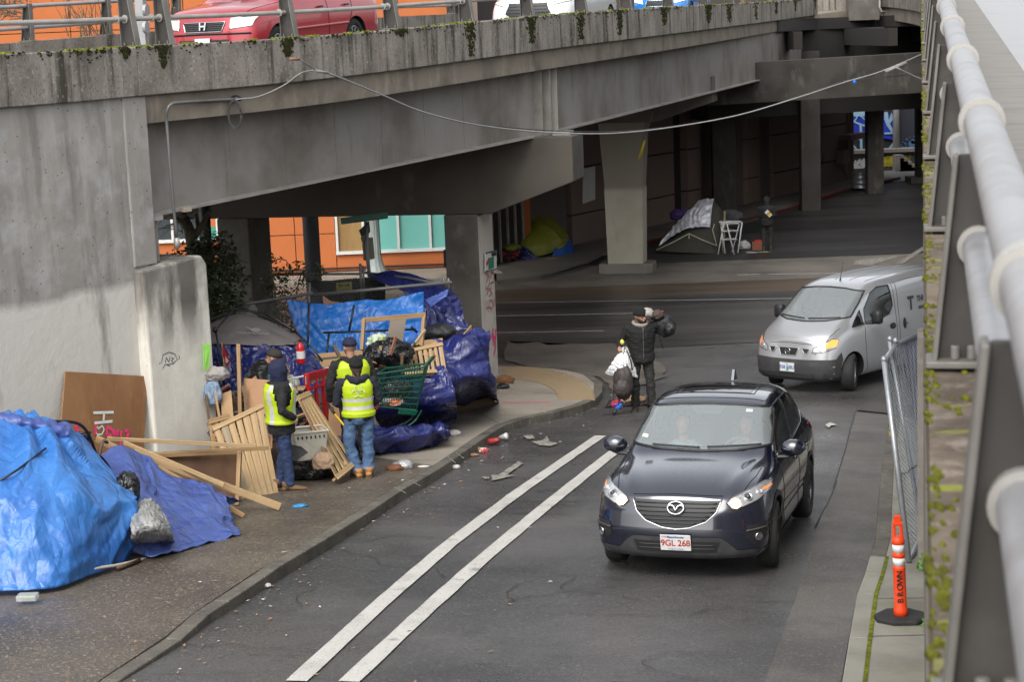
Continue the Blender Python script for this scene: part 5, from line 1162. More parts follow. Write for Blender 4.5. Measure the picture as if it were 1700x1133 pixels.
c3.ribbon([(1.05, .82), (1.7, .80), (2.15, .74)], .012, 'top', .0, 'bonnet_seam', SEAM, mirror=True)
for x in (.0, -.95): a = [c3.M @ c3.cast(x+dx_, 1.0, 'left', .03) for dx_ in (-.08, .08)]; mb = MB(); mb.tube(a, .018, 6); mb.build('door_handle', BLACKP, c3.root)
c3.ribbon([(.6, 1.25), (.05, 1.22)], .02, 'front', .02, 'wiper', BLACKP)
mb = MB(); mb.ring([[c3.M @ Vector((.75+x, 1.08+w*math.cos(t), 1.24+h*math.sin(t))) for t in [2*PI*k/12 for k in range(12)]] for x, w, h in ((.05, .05, .04), (.0, .11, .085), (-.06, .10, .08))]); mb.build('door_mirror', REDP, c3.root, smooth=True)
c4 = mkb(925, 41, 0, R1, nose1, tail1, PEARL, 4.5, 'silver-white car with round lit fog lamps behind the red one', 'silver_car', [(1.36, .80), (1.36, -.80), (-1.34, .80), (-1.34, -.80)], WS1, SD1, (-1.9, .6), R=.352, wb=2.7)
simple_face(c4, [(-.42, .84), (-.50, .62), (-.34, .52), (.34, .52), (.50, .62), (.42, .84)], [(.52, .78), (.84, .86), (.86, .93), (.54, .84)], PALEL, .5)
for s in (1, -1):
    F = face_frame(c4, .72*s, .46, .012); mb = MB(); mb.lathe(F.translation, [(.055, -.01), (.05, .01), (0, .014)], 16, F); mb.build('fog_lamp', LAMPON, c4.root, smooth=True)
c5 = mkb(1118, 60.5, 0, R1, nose1, tail1, SKYB, 4.3, 'bright blue car with glowing headlamps far along the viaduct', 'blue_car', [(1.36, .80), (1.36, -.80), (-1.34, .80), (-1.34, -.80)], WS1, SD1, (-1.9, .6), R=.352)
simple_face(c5, [(-.38, .80), (-.42, .62), (.42, .62), (.38, .80)], [(.50, .70), (.84, .78), (.86, .90), (.54, .84)], LAMPON, .5)
# ============================================================ people
SKIN = mat('skin', (.42, .23, .155), [((.36, .16, .11), 14, U, .5, .7, .5)], r=.55)
HAIRB = mat('dark_beard', (.045, .028, .018), r=.8)
def cloth(name, c, c2=None, r=.85, b=.35): return mat(name, c, [(c2 or tuple(q*.5 for q in c), 7, U, .42, .68, .7)], r=r, bump=[(14, U, b, .02), (220, U, .15, .002)], sheen=.0)
BLACKJ = cloth('black_jacket_cloth', (.014, .014, .015)); NAVYH = cloth('navy_hood_cloth', (.012, .017, .055)); BLK2 = cloth('black_hood_cloth', (.011, .011, .012), r=.95)
LEATH = mat('black_leather', (.012, .012, .012), r=.4, bump=[(20, U, .4, .01)])
JEAN = cloth('dark_jeans', (.022, .045, .12)); JEANL = cloth('washed_blue_jeans', (.085, .16, .29), (.045, .085, .17)); BLKT = cloth('black_trousers', (.018, .018, .017), (.035, .035, .032))
VEST = mat('hi_vis_yellow', (.52, .68, .012), [((.42, .56, .01), 8, U, .45, .7, .7)], r=.6, bump=[(10, U, .3, .02)])
REFL = mat('reflective_tape', (.50, .50, .52), r=.35, metal=.2)
BOOTT = mat('tan_boot_leather', (.42, .19, .05), r=.6); BOOTB = mat('brown_boot_leather', (.17, .095, .05), r=.7); SOLE = mat('boot_sole', (.1, .075, .05), r=.8); BOOTK = mat('black_boots', (.03, .022, .018), r=.6)
def ell(mb, c, r, n=10, m=7, M=None):
    rg = []
    for i in range(m+1):
        a = -PI/2+PI*i/m; rg.append([Vector((c[0]+r[0]*math.cos(a)*math.cos(t), c[1]+r[1]*math.cos(a)*math.sin(t), c[2]+r[2]*math.sin(a))) for t in [2*PI*k/n for k in range(n)]])
    if M: rg = [[M @ v for v in q] for q in rg]
    mb.ring(rg[0:], cap=False); return mb
TOR = [(.86, .150, .115), (.95, .165, .125), (1.05, .155, .12), (1.15, .165, .125), (1.26, .185, .135), (1.36, .195, .13), (1.425, .165, .105), (1.47, .10, .08)]
def tor(z): xs = [t[0] for t in TOR]; return interp(xs, [t[1] for t in TOR], z), interp(xs, [t[2] for t in TOR], z)
def solid(mb, name, m, parent, M, vox, wr=0., fr=8, sm=4, tr=None):
    """world mesh -> one continuous remeshed surface"""
    o = mb.build(name, m, None, M=Matrix.Identity(4)); bake(o, [('REMESH', {'mode': 'VOXEL', 'voxel_size': vox, 'use_smooth_shade': True}), ('SMOOTH', {'factor': .5, 'iterations': sm})])
    me = o.data
    if wr:
        me.update(); nn = [v.normal.copy() for v in me.vertices]
        for v, n in zip(me.vertices, nn):
            c = v.co; q = noise.noise(Vector((c.x*fr, c.y*fr, c.z*fr*1.9))); q2 = abs(noise.noise(Vector((c.x*fr*1.7+5, c.y*fr*1.7, c.z*fr*2.6)))); v.co = c + n*(q*.6-q2*.9+.15)*wr
    me.transform(M.inverted()); me.materials.clear(); me.materials.append(m); old = o.name
    bpy.data.objects.remove(o); o = bpy.data.objects.new(name, me); link(o, parent, M)
    for p in me.polygons: p.use_smooth = True
    return o
def hand(mb, w, d, up, s, curl=.5, k=1.):
    """w wrist, d finger direction, up = back of the hand, s=+1 thumb on the +side"""
    d = d.normalized(); side = d.cross(up).normalized(); up = side.cross(d)
    mb.tube([w-d*.02, w+d*.03, w+d*.085*k], [(.026, .018), (.036, .017), (.036, .014)], 10)
    for i, L in enumerate((.062, .072, .067, .052)):
        a = w+d*.08*k+side*(i-1.5)*.019*s*-1; p = [a]; ang = 0
        for q in range(3): ang += curl*(.5 if q == 0 else .8); p.append(p[-1]+(d*math.cos(ang)-up*math.sin(ang))*L*(.42, .33, .25)[q]*1.15)
        mb.tube(p, [.0098, .0092, .0085, .007], 7)
    a = w+d*.025+side*.03*s; mb.tube([a, a+(side*s*.8+d*.6-up*.3).normalized()*.035, a+(side*s*.5+d*.9-up*.6).normalized()*.062], [.012, .0105, .008], 7)
def boot(root, M, a, yaw, m, h=.16, lace=True):
    T = M @ Matrix.Translation(a) @ Matrix.Rotation(yaw, 4, 'Z'); mb = MB()
    prof = [(-.10, .035, .05), (-.06, .042, .085), (0, .044, .10), (.06, .046, .075), (.12, .05, .055), (.17, .043, .045), (.195, .02, .03)]
    mb.ring([[T @ Vector((w*math.cos(t), y, .03+ (hh/2)+hh/2*math.sin(t))) for t in [2*PI*k/14 for k in range(14)]] for y, w, hh in prof])
    mb.tube([T @ Vector((0, -.035, .06)), T @ Vector((0, -.04, h))], [(.05, .06), (.055, .065)], 12)
    b = mb.build('boot', m, root, smooth=True)
    mb = MB(); mb.prism([T @ Vector((w, y, 0)) for w, y in ((-.04, -.10), (.04, -.10), (.05, .02), (.055, .12), (.03, .195), (-.03, .195), (-.055, .12), (-.05, .02))], T.to_3x3() @ Vector((0, 0, .035))); mb.build('sole', SOLE, b, bevel=.006)
def person(M, label, jm, tm, bm_, J, hood=None, cap=None, beanie=None, vest=None, vox=.013, jl=.82, bulk=.012, face=False, boots=(0, 0), lean=None, hands=True, collar=None, group=None, hair=None, sc=1., wide=1.12):
    """J: joints in person space (faces +y): hips, knees, ankles, shoulders, elbows, wrists ; lean(z)->(dx,dy)"""
    M = M @ Matrix.Diagonal((sc*wide, sc*wide, sc, 1)); root = empty('person', M, label, 'person', group); lean = lean or (lambda z: (0, 0))
    W_ = lambda p: M @ Vector(p)
    def sp(z): dx_, dy_ = lean(z); return Vector((dx_, dy_, 0))
    hd = Vector(J.get('head', (0, .02, 1.50)))+sp(1.55)*1.0; hy_ = J.get('hyaw', 0); hp = J.get('hpitch', 0)
    HM = Matrix.Translation(hd) @ Matrix.Rotation(hy_, 4, 'Z') @ Matrix.Rotation(-hp, 4, 'X')
    mb = MB()
    hp_ = [(.0, .022, .025, .055), (.018, .045, .048, .038), (.05, .060, .074, .018), (.09, .069, .088, .008), (.13, .075, .097, .0), (.17, .074, .096, -.006), (.205, .060, .080, -.008), (.226, .036, .05, -.008), (.236, .006, .01, -.008)]
    mb.ring([[M @ HM @ Vector((w*math.cos(t), y+d*math.sin(t), z)) for t in [2*PI*k/18 for k in range(18)]] for z, w, d, y in hp_])
    mb.tube([M @ HM @ Vector(p) for p in ((0, .092, .125), (0, .108, .10), (0, .118, .082), (0, .10, .072))], [.009, .012, .016, .010], 8)
    for s in (1, -1):
        ell(mb, (s*.076, -.008, .10), (.010, .02, .032), 8, 6, M @ HM); ell(mb, (s*.033, .088, .125), (.022, .012, .008), 8, 5, M @ HM)
    ell(mb, (0, .094, .045), (.024, .012, .012), 8, 5, M @ HM)
    mb.tube([W_(Vector((0, 0, 1.38))+sp(1.4)), W_(hd+Vector((0, -.015, .06)))], [.062, .056], 12)
    mb.ring([[W_(Vector((tor(z)[0]*.86*math.cos(t), tor(z)[1]*.86*math.sin(t), z))+sp(z)) for t in [2*PI*k/16 for k in range(16)]] for z in (.86, .95, 1.05, 1.15, 1.26, 1.36, 1.425, 1.45)])
    for s, sd in ((1, 'r'), (-1, 'l')):
        sh, el, wr = [Vector(J[q+sd]) for q in ('sh', 'el', 'wr')]; hi, kn, an = [Vector(J[q+sd]) for q in ('hip', 'kn', 'an')]
        mb.tube([W_(sh-Vector((s*.06, 0, .02))), W_(sh), W_(el), W_(wr)], [.05, .05, .04, .027], 10)
        mb.tube([W_(hi+Vector((0, 0, .05))), W_(hi), W_(kn), W_(an)], [.08, .08, .055, .04], 10)
        if hands:
            d = J.get('hd'+sd) or (wr-el); hand(mb, W_(wr), M.to_3x3() @ Vector(d), M.to_3x3() @ Vector(J.get('hu'+sd, (s, 0, 0.01))), J.get('ht'+sd, s), J.get('curl', .9))
    b = solid(mb, 'body', SKIN, root, M, .0085 if face else vox*.8, sm=2)
    for s in (1, -1):
        mb = MB(); ell(mb, (s*.031, .086, .108), (.012, .008, .006), 8, 5, M @ HM); mb.build('eye', mat('eye', (.05, .04, .035), r=.2), b, smooth=True)
    if face:
        mb = MB(); mb.tube([M @ HM @ Vector((x, .101-x*x*8, .044)) for x in (-.024, -.012, 0, .012, .024)], .0028, 5); mb.build('mouth', mat('lips', (.2, .07, .06), r=.5), b)
        mb = MB(); mb.ring([[M @ HM @ Vector((w*math.cos(t), y+d*math.sin(t), z)) for t in [PI*k/14 for k in range(15)]] for z, w, d, y in [(-.006, .02, .03, .052), (.012, .046, .052, .038), (.034, .058, .070, .025), (.052, .066, .075, .018), (.075, .072, .062, .012)]], closed=False)
        bd_ = mb.build('beard', HAIRB, root, smooth=True)
    # trousers
    mb = MB()
    mb.tube([W_(Vector((0, 0, z))+sp(z)) for z in (.80, .86, .95, 1.02)], [(.15, .12), (.172, .135), (.168, .13), (.155, .12)], 18)
    for s, sd in ((1, 'r'), (-1, 'l')):
        hi, kn, an = [Vector(J[q+sd]) for q in ('hip', 'kn', 'an')]
        ps = [hi+Vector((0, 0, .03)), hi.lerp(kn, .35), kn, kn.lerp(an, .4), kn.lerp(an, .8), an+Vector((0, -.01, .0))]
        mb.tube([W_(p) for p in ps], [.097, .092, .073, .068, .066, .072] if tm not in (JEANL, BLKT) else [.10, .098, .082, .08, .08, .088], 14)
    solid(mb, 'trousers', tm, root, M, vox, .022, 7)
    for (s, sd), yw in zip(((1, 'r'), (-1, 'l')), boots): boot(root, M, Vector(J['an'+sd])-Vector((0, 0, J['an'+sd][2])), yw, bm_)
    # jacket
    mb = MB()
    zz = [jl, jl+.05, .98, 1.08, 1.18, 1.28, 1.37, 1.43, 1.47]
    mb.ring([[W_(Vector(((tor(z)[0]+bulk+(.015 if z < .95 else 0))*math.cos(t), (tor(z)[1]+bulk+(.02 if z < .95 else 0))*math.sin(t), z))+sp(z)) for t in [2*PI*k/20 for k in range(20)]] for z in zz])
    for s, sd in ((1, 'r'), (-1, 'l')):
        sh, el, wr = [Vector(J[q+sd]) for q in ('sh', 'el', 'wr')]
        mb.tube([W_(sh-Vector((s*.08, 0, .02))), W_(sh), W_(sh.lerp(el, .5)), W_(el), W_(el.lerp(wr, .5)), W_(wr)], [.072, .075, .066, .060, .054, .043], 14)
    if hood == 'down': mb.tube([W_(Vector((x, y, z))+sp(1.45)) for x, y, z in ((-.10, .04, 1.45), (-.115, -.05, 1.47), (-.06, -.12, 1.44), (0, -.135, 1.42), (.06, -.12, 1.44), (.115, -.05, 1.47), (.10, .04, 1.45))], [.035, .045, .055, .06, .055, .045, .035], 10)
    else: mb.tube([W_(Vector((0, 0, 1.43))+sp(1.45)), W_(Vector((0, 0, 1.50))+sp(1.45))], [.092, .075], 14)
    solid(mb, 'jacket', jm, root, M, vox, .016, 8)
    if hood in ('up', 'navy'):
        mb = MB(); mb.ring([[M @ HM @ Vector((w*math.cos(t), y+d*math.sin(t), z)) for t in [2*PI*k/18 for k in range(18)]] for z, w, d, y in [(-.07, .085, .08, -.01), (-.03, .088, .09, -.01), (.03, .093, .10, -.02), (.10, .102, .115, -.022), (.17, .10, .112, -.022), (.22, .08, .09, -.02), (.25, .05, .06, -.02), (.262, .01, .01, -.02)]])
        ell(mb, (0, .012, .10), (.1, .085, .12), 12, 8, M @ HM)
        solid(mb, 'hood', NAVYH if hood == 'navy' else jm, root, M, vox, .012, 9)
    if cap:
        mb = MB(); mb.ring([[M @ HM @ Vector((w*math.cos(t), y+d*math.sin(t), z)) for t in [2*PI*k/20 for k in range(20)]] for z, w, d, y in [(.135, .084, .106, -.004), (.17, .085, .107, -.004), (.21, .072, .092, -.004), (.238, .045, .06, -.004), (.248, .008, .01, -.004)]])
        c_ = mb.build('cap', cap, root, smooth=True)
        mb = MB(); mb.prism([M @ HM @ Vector((.075*math.cos(t), .085+.085*math.sin(t), .142-.018*math.sin(t))) for t in [PI*k/12 for k in range(13)]], (M @ HM).to_3x3() @ Vector((0, 0, .007))); mb.build('peak', cap, c_)
        if cap: mb = MB(); ell(mb, (0, -.004, .25), (.01, .01, .005), 8, 4, M @ HM); mb.build('button', cap, c_)
    if beanie:
        mb = MB(); mb.ring([[M @ HM @ Vector((w*math.cos(t), y+d*math.sin(t), z)) for t in [2*PI*k/24 for k in range(24)]] for z, w, d, y in [(.118, .084, .106, -.006), (.12, .09, .112, -.006), (.165, .091, .113, -.006), (.172, .086, .108, -.006), (.21, .078, .098, -.008), (.245, .052, .068, -.01), (.262, .02, .025, -.012), (.275, .012, .012, -.012), (.282, .002, .002, -.012)]])
        mb.build('beanie', beanie, root, smooth=True)
    if hair:
        mb = MB(); mb.ring([[M @ HM @ Vector((w*math.cos(t), y+d*math.sin(t), z)) for t in [2*PI*k/16 for k in range(16)]] for z, w, d, y in [(.0, .03, .02, -.085), (.03, .055, .04, -.075), (.09, .076, .08, -.03), (.13, .078, .10, -.006)]]); mb.tube([M @ HM @ Vector((0, -.09, .05)), M @ HM @ Vector((.01, -.11, 0)), M @ HM @ Vector((0, -.11, -.06))], [.025, .022, .01], 8); mb.build('hair', hair, root, smooth=True)
    if vest:
        NA, NZ = 56, 44; mb = MB(); z0, z1 = vest.get('z0', .90), 1.452; ex = .024+bulk; V = []
        for j in range(NZ+1):
            z = lerp(z0, z1, j/NZ); a, b2 = tor(z)
            for i in range(NA):
                t = 2*PI*i/NA; c, s = math.cos(t), math.sin(t); rr = 1+.03*noise.noise(Vector((c*2.5, s*2.5, z*7)))
                V.append(W_(Vector(((a+ex+(.015 if z < .97 else 0))*c*rr, (b2+ex+(.012 if z < .97 else 0))*s*rr, z))+sp(z)))
        fs, mi = [], []
        for j in range(NZ):
            z = lerp(z0, z1, (j+.5)/NZ)
            for i in range(NA):
                t = 2*PI*(i+.5)/NA; c, s = math.cos(t), math.sin(t); x = c*tor(z)[0]
                if z > 1.17 and abs(c) > lerp(.93, .80, min(1, (z-1.17)/.2)): continue
                if z > 1.37 and s > 0 and abs(c) < .45: continue
                if s > .995 and z < 1.3: continue
                m = 0
                if vest['k'] == 'h' and (1.015 < z < 1.06 or 1.125 < z < 1.17): m = 1
                if vest['k'] == 'v' and abs(abs(x)-.105) < .022: m = 1
                if vest['k'] == 'v' and s < -.2 and False: m = 1
                fs.append((j*NA+i, j*NA+(i+1) % NA, (j+1)*NA+(i+1) % NA, (j+1)*NA+i)); mi.append(m)
        mb.v = V; mb.f = fs; mb.mi = mi; v_ = mb.build('vest', [VEST, REFL], root, smooth=True)
        md = v_.modifiers.new('s', 'SOLIDIFY'); md.thickness = .004
        if vest.get('sym'):
            F = basis(W_(Vector((0, -tor(1.3)[1]-ex-.012, 1.29))+sp(1.3)), M.to_3x3() @ Vector((-1, 0, 0)) * -1, (0, 0, 1)); mb = MB()
            for k in range(3):
                a = PI/2+k*2*PI/3; cx, cy = .05*math.cos(a), .05*math.sin(a); stroke(mb, [(cx+.045*math.cos(a+.6+q*.256), cy+.045*math.sin(a+.6+q*.256)) for q in range(20)], .016, F, .006)
            stroke(mb, [(.03*math.cos(q*.4), .03*math.sin(q*.4)) for q in range(17)], .008, F, .008)
            mb.build('vest_symbol', mat('pale_symbol', (.60, .72, .25), r=.7), v_)
    return root, HM
def stand(**kw):
    J = dict(hipr=(.09, 0, .90), hipl=(-.09, 0, .90), knr=(.10, .02, .49), knl=(-.10, .02, .49), anr=(.10, 0, .10), anl=(-.10, 0, .10), shr=(.20, 0, 1.40), shl=(-.20, 0, 1.40), elr=(.25, -.03, 1.12), ell=(-.25, -.03, 1.12), wrr=(.23, .10, .90), wrl=(-.23, .10, .90)); J.update(kw); return J
def at(px, py, h, rz): p = G(px, py, h); return frame((p.x, p.y, p.z), rz)
VP = dict(k='v', z0=.93); VH = dict(k='h', z0=.90, sym=1)
person(at(474, 816, .125, math.radians(-72)), 'person in navy hood, dark coat and yellow vest with vertical grey bands, hands in pockets', BLACKJ, JEAN, BOOTB,
    stand(elr=(.29, -.04, 1.13), ell=(-.29, -.04, 1.13), wrr=(.20, .12, 1.00), wrl=(-.20, .12, 1.00), anr=(.12, .04, .1), anl=(-.09, -.04, .1)), hood='navy', vest=VP, jl=.78, bulk=.03, boots=(-.2, .2), sc=.985, hands=False)
person(at(601, 793, .125, math.radians(8)), 'person seen from behind in yellow vest with two grey bands, light jeans and tan boots', cloth('navy_sweat', (.014, .017, .032)), JEANL, BOOTT,
    stand(hipr=(.10, 0, .90), hipl=(-.09, .0, .90), knr=(.10, .03, .49), knl=(-.14, .0, .49), anr=(.09, .0, .10), anl=(-.06, -.04, .10), elr=(.27, .02, 1.12), ell=(-.28, .0, 1.10), wrr=(.13, .17, 1.02), wrl=(-.16, .16, 1.0), hyaw=.05, hpitch=-.1), hood='down', beanie=BLK2, hair=HAIRB, vest=VH, boots=(-.1, .3), sc=.94, jl=.84)
person(frame((-2.25, 24.75, g(-2.25, 24.75)+.125), math.radians(20)), 'tall person in black jacket, dark baseball cap and yellow vest standing behind the light-jeans one', BLACKJ, cloth('dark_trousers', (.02, .022, .028)), BOOTK,
    stand(elr=(.28, -.02, 1.12), ell=(-.29, -.03, 1.12), wrr=(.2, .12, .98), wrl=(-.27, .06, .88), hyaw=.15), hood='down', cap=NAVYH, vest=dict(k='h', z0=.93), bulk=.028, sc=1.035)
person(frame((P(404, 600, 25.2).x, 25.2, g(-4, 25.2)+.125), math.radians(-85)), 'person in dark cap and black leather jacket stooping among the piled belongings', LEATH, BLKT, BOOTK,
    stand(elr=(.26, .26, 1.06), ell=(-.26, .24, 1.08), wrr=(.2, .40, .92), wrl=(-.2, .40, .92), shr=(.19, .22, 1.34), shl=(-.19, .22, 1.34), hpitch=.35, head=(0, .05, 1.42)), cap=cloth('dark_brown_cap', (.04, .034, .028)), lean=lambda z: (0, max(0, z-.95)*.5), bulk=.02, sc=.97)
# the man crossing the street with bags
mM = at(1067, 682, .0, math.radians(180+8))
mJ = stand(hipr=(.09, 0, .90), hipl=(-.09, 0, .90), knr=(.11, .03, .49), knl=(-.11, .06, .50), anr=(.10, -.02, .10), anl=(-.13, .05, .10), elr=(.30, -.02, 1.17), wrr=(.36, .20, 1.13), hdr=(.15, 1, -.15), hur=(.1, .1, 1), htr=-1,
    shl=(-.22, 0, 1.43), ell=(-.40, -.04, 1.44), wrl=(-.17, .05, 1.58), hdl=(.8, .1, .35), hul=(0, .2, 1), htl=1, hyaw=.55, hpitch=.12, curl=1.2, head=(.02, .03, 1.50))
man, MH = person(mM, 'person in black beanie and dark clothes crossing the street loaded with bags', cloth('black_fleece', (.008, .008, .008), (.014, .014, .013)), BLKT, BOOTK, mJ, beanie=BLK2, vox=.011, bulk=.035, face=True, boots=(-.3, .2), sc=1.04, wide=1.14, jl=.83)
mS = mM @ Matrix.Diagonal((1.04*1.14, 1.04*1.14, 1.04, 1)); mL = lambda *p: mS @ Vector(p)
mb = MB(); mb.tube(curve([mL(-.09, .05, 1.47), mL(-.03, .105, 1.455), (mL(.05, .11, 1.46)), mL(.10, .05, 1.48), mL(.08, -.05, 1.50), mL(-.06, -.06, 1.50), mL(-.10, .03, 1.49)], 18), .036, 9); solid(mb, 'scarf', cloth('grey_scarf', (.30, .28, .25)), man, mS, .012, .01, 14)
mb = MB(); mb.tube([mL(0, .178, 1.44), mL(0, .175, 1.38)], .006, 5); mb.tube([mL(0, .172, 1.38), mL(0, .165, .90)], .003, 4); mb.build('zip', mat('zip_metal', (.25, .25, .25), r=.4), man)
# far hooded person
hM = at(1274, 417, 0, math.radians(-8))
fp, _ = person(hM, 'hooded person in black with a printed patch on the back under the dark viaduct', BLACKJ, BLKT, BOOTK, stand(elr=(.21, -.02, 1.13), ell=(-.21, -.02, 1.13), wrr=(.13, .14, 1.0), wrl=(-.13, .14, 1.0), hpitch=.3), hood='up', vox=.02, bulk=.03, sc=.96, boots=(0, 0))
Fp = basis(hM @ Vector((.06, -.20, 1.17)), hM.to_3x3() @ Vector((1, 0, .9)), (0, 0, 1))
for k, (m, y0, y1) in enumerate(((mat('print_white', (.6, .6, .6)), .05, .15), (mat('print_orange', (.6, .25, .03)), -.02, .045), (mat('print_yellow', (.6, .5, .05)), -.07, -.02), (mat('print_white', (.6, .6, .6)), -.12, -.08))):
    mb = MB(); mb.prism([Fp @ Vector(p) for p in ((-.07, y0*.8, 0), (.06, y0*.8, 0), (.06, y1*.8, 0), (-.07, y1*.8, 0))], Fp.to_3x3() @ Vector((0, 0, .006))); mb.build('back_print', m, fp)
# two occupants of the navy car
for y, lb, c_ in ((.36, 'person at the wheel of the navy crossover, seen through the windscreen', (.30, .28, .26)), (-.36, 'passenger in pale blue top behind the navy crossover windscreen', (.22, .32, .42))):
    M = c1.M @ Matrix.Translation((-.12, y, .0)); r = empty('person', M @ Matrix.Translation((0, 0, .6)), lb, 'person'); T = lambda *p: M @ Vector(p)
    mb = MB(); mb.ring([[T(x+d*math.cos(t), w*math.sin(t), z) for t in [2*PI*k/14 for k in range(14)]] for z, x, d, w in [(1.165, .10, .02, .02), (1.185, .075, .06, .045), (1.23, .06, .08, .065), (1.28, .05, .092, .073), (1.33, .045, .095, .075), (1.37, .04, .07, .055), (1.395, .04, .01, .01)]]); mb.tube([T(.03, 0, 1.05), T(.04, 0, 1.22)], .055, 10); mb.tube([T(.15, 0, 1.27), T(.165, 0, 1.245)], .014, 6); mb.ring([[T(x+d*math.cos(t), w*math.sin(t), z) for t in [2*PI*k/14 for k in range(14)]] for z, x, d, w in [(.66, .0, .12, .16), (.85, .0, .12, .18), (1.02, -.01, .10, .19), (1.08, .0, .06, .10)]])
    for s in (1, -1): mb.tube([T(0, s*.17, 1.0), T(.15, s*.24, .82), T(.42, s*.15, .98)], [.05, .045, .03], 8); hand(mb, T(.42, s*.15, .98), M.to_3x3() @ Vector((1, 0, .3)), M.to_3x3() @ Vector((0, 0, 1)), s, .9)
    solid(mb, 'body', SKIN, r, M, .012)
    mb = MB(); mb.ring([[T(x+d*math.cos(t), w*math.sin(t), z) for t in [2*PI*k/14 for k in range(14)]] for z, x, d, w in [(.64, .0, .14, .18), (.85, .0, .14, .20), (1.02, -.01, .12, .21), (1.09, .0, .075, .12)]]); 
    for s in (1, -1): mb.tube([T(0, s*.17, 1.0), T(.15, s*.24, .82), T(.38, s*.16, .96)], [.065, .06, .045], 9)
    solid(mb, 'top', cloth('top_cloth_%d' % (y > 0), c_), r, M, .016, .012)
    mb = MB(); mb.ring([[T(x+d*math.cos(t), w*math.sin(t), z) for t in [2*PI*k/14 for k in range(14)]] for z, x, d, w in [(1.22, -.01, .04, .06), (1.30, .015, .075, .078), (1.36, .02, .085, .08), (1.41, .03, .05, .05), (1.42, .03, .01, .01)]]); mb.build('hair', HAIRB, r, smooth=True)
# ============================================================ tarps, tents, timber and belongings
def tarpm(name, c, c2, r=.36): return mat(name, c, [(c2, 1.6, U, .42, .68, .8), (tuple(min(1, q*1.5+.03) for q in c), 9, U, .60, .72, .45)], r=r, rl=[(.55, 5, U, .45, .65, .6)], bump=[(5.5, (1, 1, .45), .9, .04, 'crease'), (14, (1, 1, .6), .5, .010, 'crease'), (40, U, .2, .003, 'crease')], spec=.6)
TB1 = tarpm('light_blue_tarp', (.045, .20, .55), (.02, .115, .42)); TB2 = tarpm('violet_blue_tarp', (.075, .125, .38), (.045, .075, .27)); TB3 = tarpm('deep_blue_tarp', (.022, .030, .155), (.011, .014, .09), .25); TB4 = tarpm('bright_blue_tarp', (.02, .17, .55), (.012, .10, .42))
BAGK = mat('black_bin_bag', (.010, .010, .011), r=.28, bump=[(16, U, .8, .03, 'crease'), (7, U, .5, .04)], spec=.6); BAGC = mat('clear_bin_bag', (.38, .38, .36), [((.2, .2, .19), 7, U, .45, .65, .8)], r=.35, bump=[(16, U, .8, .03, 'crease')])
PINE = mat('pale_pine', (.50, .345, .18), [((.34, .22, .10), 2, (.5, 8, 8), .42, .66, .8), ((.22, .14, .07), 3, (.4, 14, 14), .56, .72, .6), ((.17, .18, .09), 3, U, .55, .75, .5)], r=.7, bump=[(4, (.6, 12, 12), .3, .004)])
PINEO = mat('aged_pine', (.42, .27, .13), [((.25, .15, .07), 2, (.5, 8, 8), .42, .66, .8), ((.14, .09, .05), 5, (.5, 6, 6), .6, .74, .6)], r=.8, bump=[(4, (.6, 12, 12), .3, .004)])
PINEG = mat('greyed_pine', (.36, .29, .19), [((.22, .18, .12), 2, (.5, 8, 8), .42, .66, .8), ((.12, .13, .07), 3, U, .55, .72, .6)], r=.8)
PINEK = mat('dirty_pine', (.38, .24, .12), [((.18, .11, .055), 2, (.5, 8, 8), .42, .64, .85)], r=.75)
WOODD = mat('dark_wet_wood', (.13, .075, .04), [((.06, .035, .02), 3, (.5, 6, 6), .42, .66, .8)], r=.6)
PLY = mat('brown_plywood', (.36, .18, .075), [((.26, .12, .05), 1.6, (2.2, 1, .35), .42, .66, .8), ((.18, .08, .035), 5, (3, 1, .3), .60, .74, .6), ((.44, .25, .12), 12, (3, 1, .4), .58, .72, .5)], r=.65, bump=[(8, (3, 1, .3), .2, .004)], tcoord='Object')
PLYT = mat('tan_plywood', (.52, .33, .17), [((.42, .25, .12), 2, (1, 1, .4), .42, .66, .8), ((.3, .18, .09), 9, (2, 2, .3), .6, .74, .5)], r=.75)
CARD = mat('cardboard', (.42, .24, .13), [((.33, .18, .09), 3, U, .45, .7, .8)], r=.85)
METD = mat('dark_metal_pole', (.02, .02, .022), r=.4, metal=.4); METG = mat('grey_tube', (.16, .16, .155), [((.1, .1, .1), 5, U, .5, .7, .6)], r=.5, metal=.4)
PINK = mat('pink_spray', (.95, .05, .22), r=.7); REDS = mat('red_spray', (.42, .02, .06), r=.7); WSP = mat('white_spray', (.78, .78, .75), r=.7)
REDPL = mat('red_plastic', (.50, .015, .02), [((.35, .02, .02), 6, U, .5, .7, .6)], r=.45); WHPL = mat('cream_plastic', (.66, .62, .52), [((.5, .45, .36), 5, U, .5, .7, .6)], r=.5)
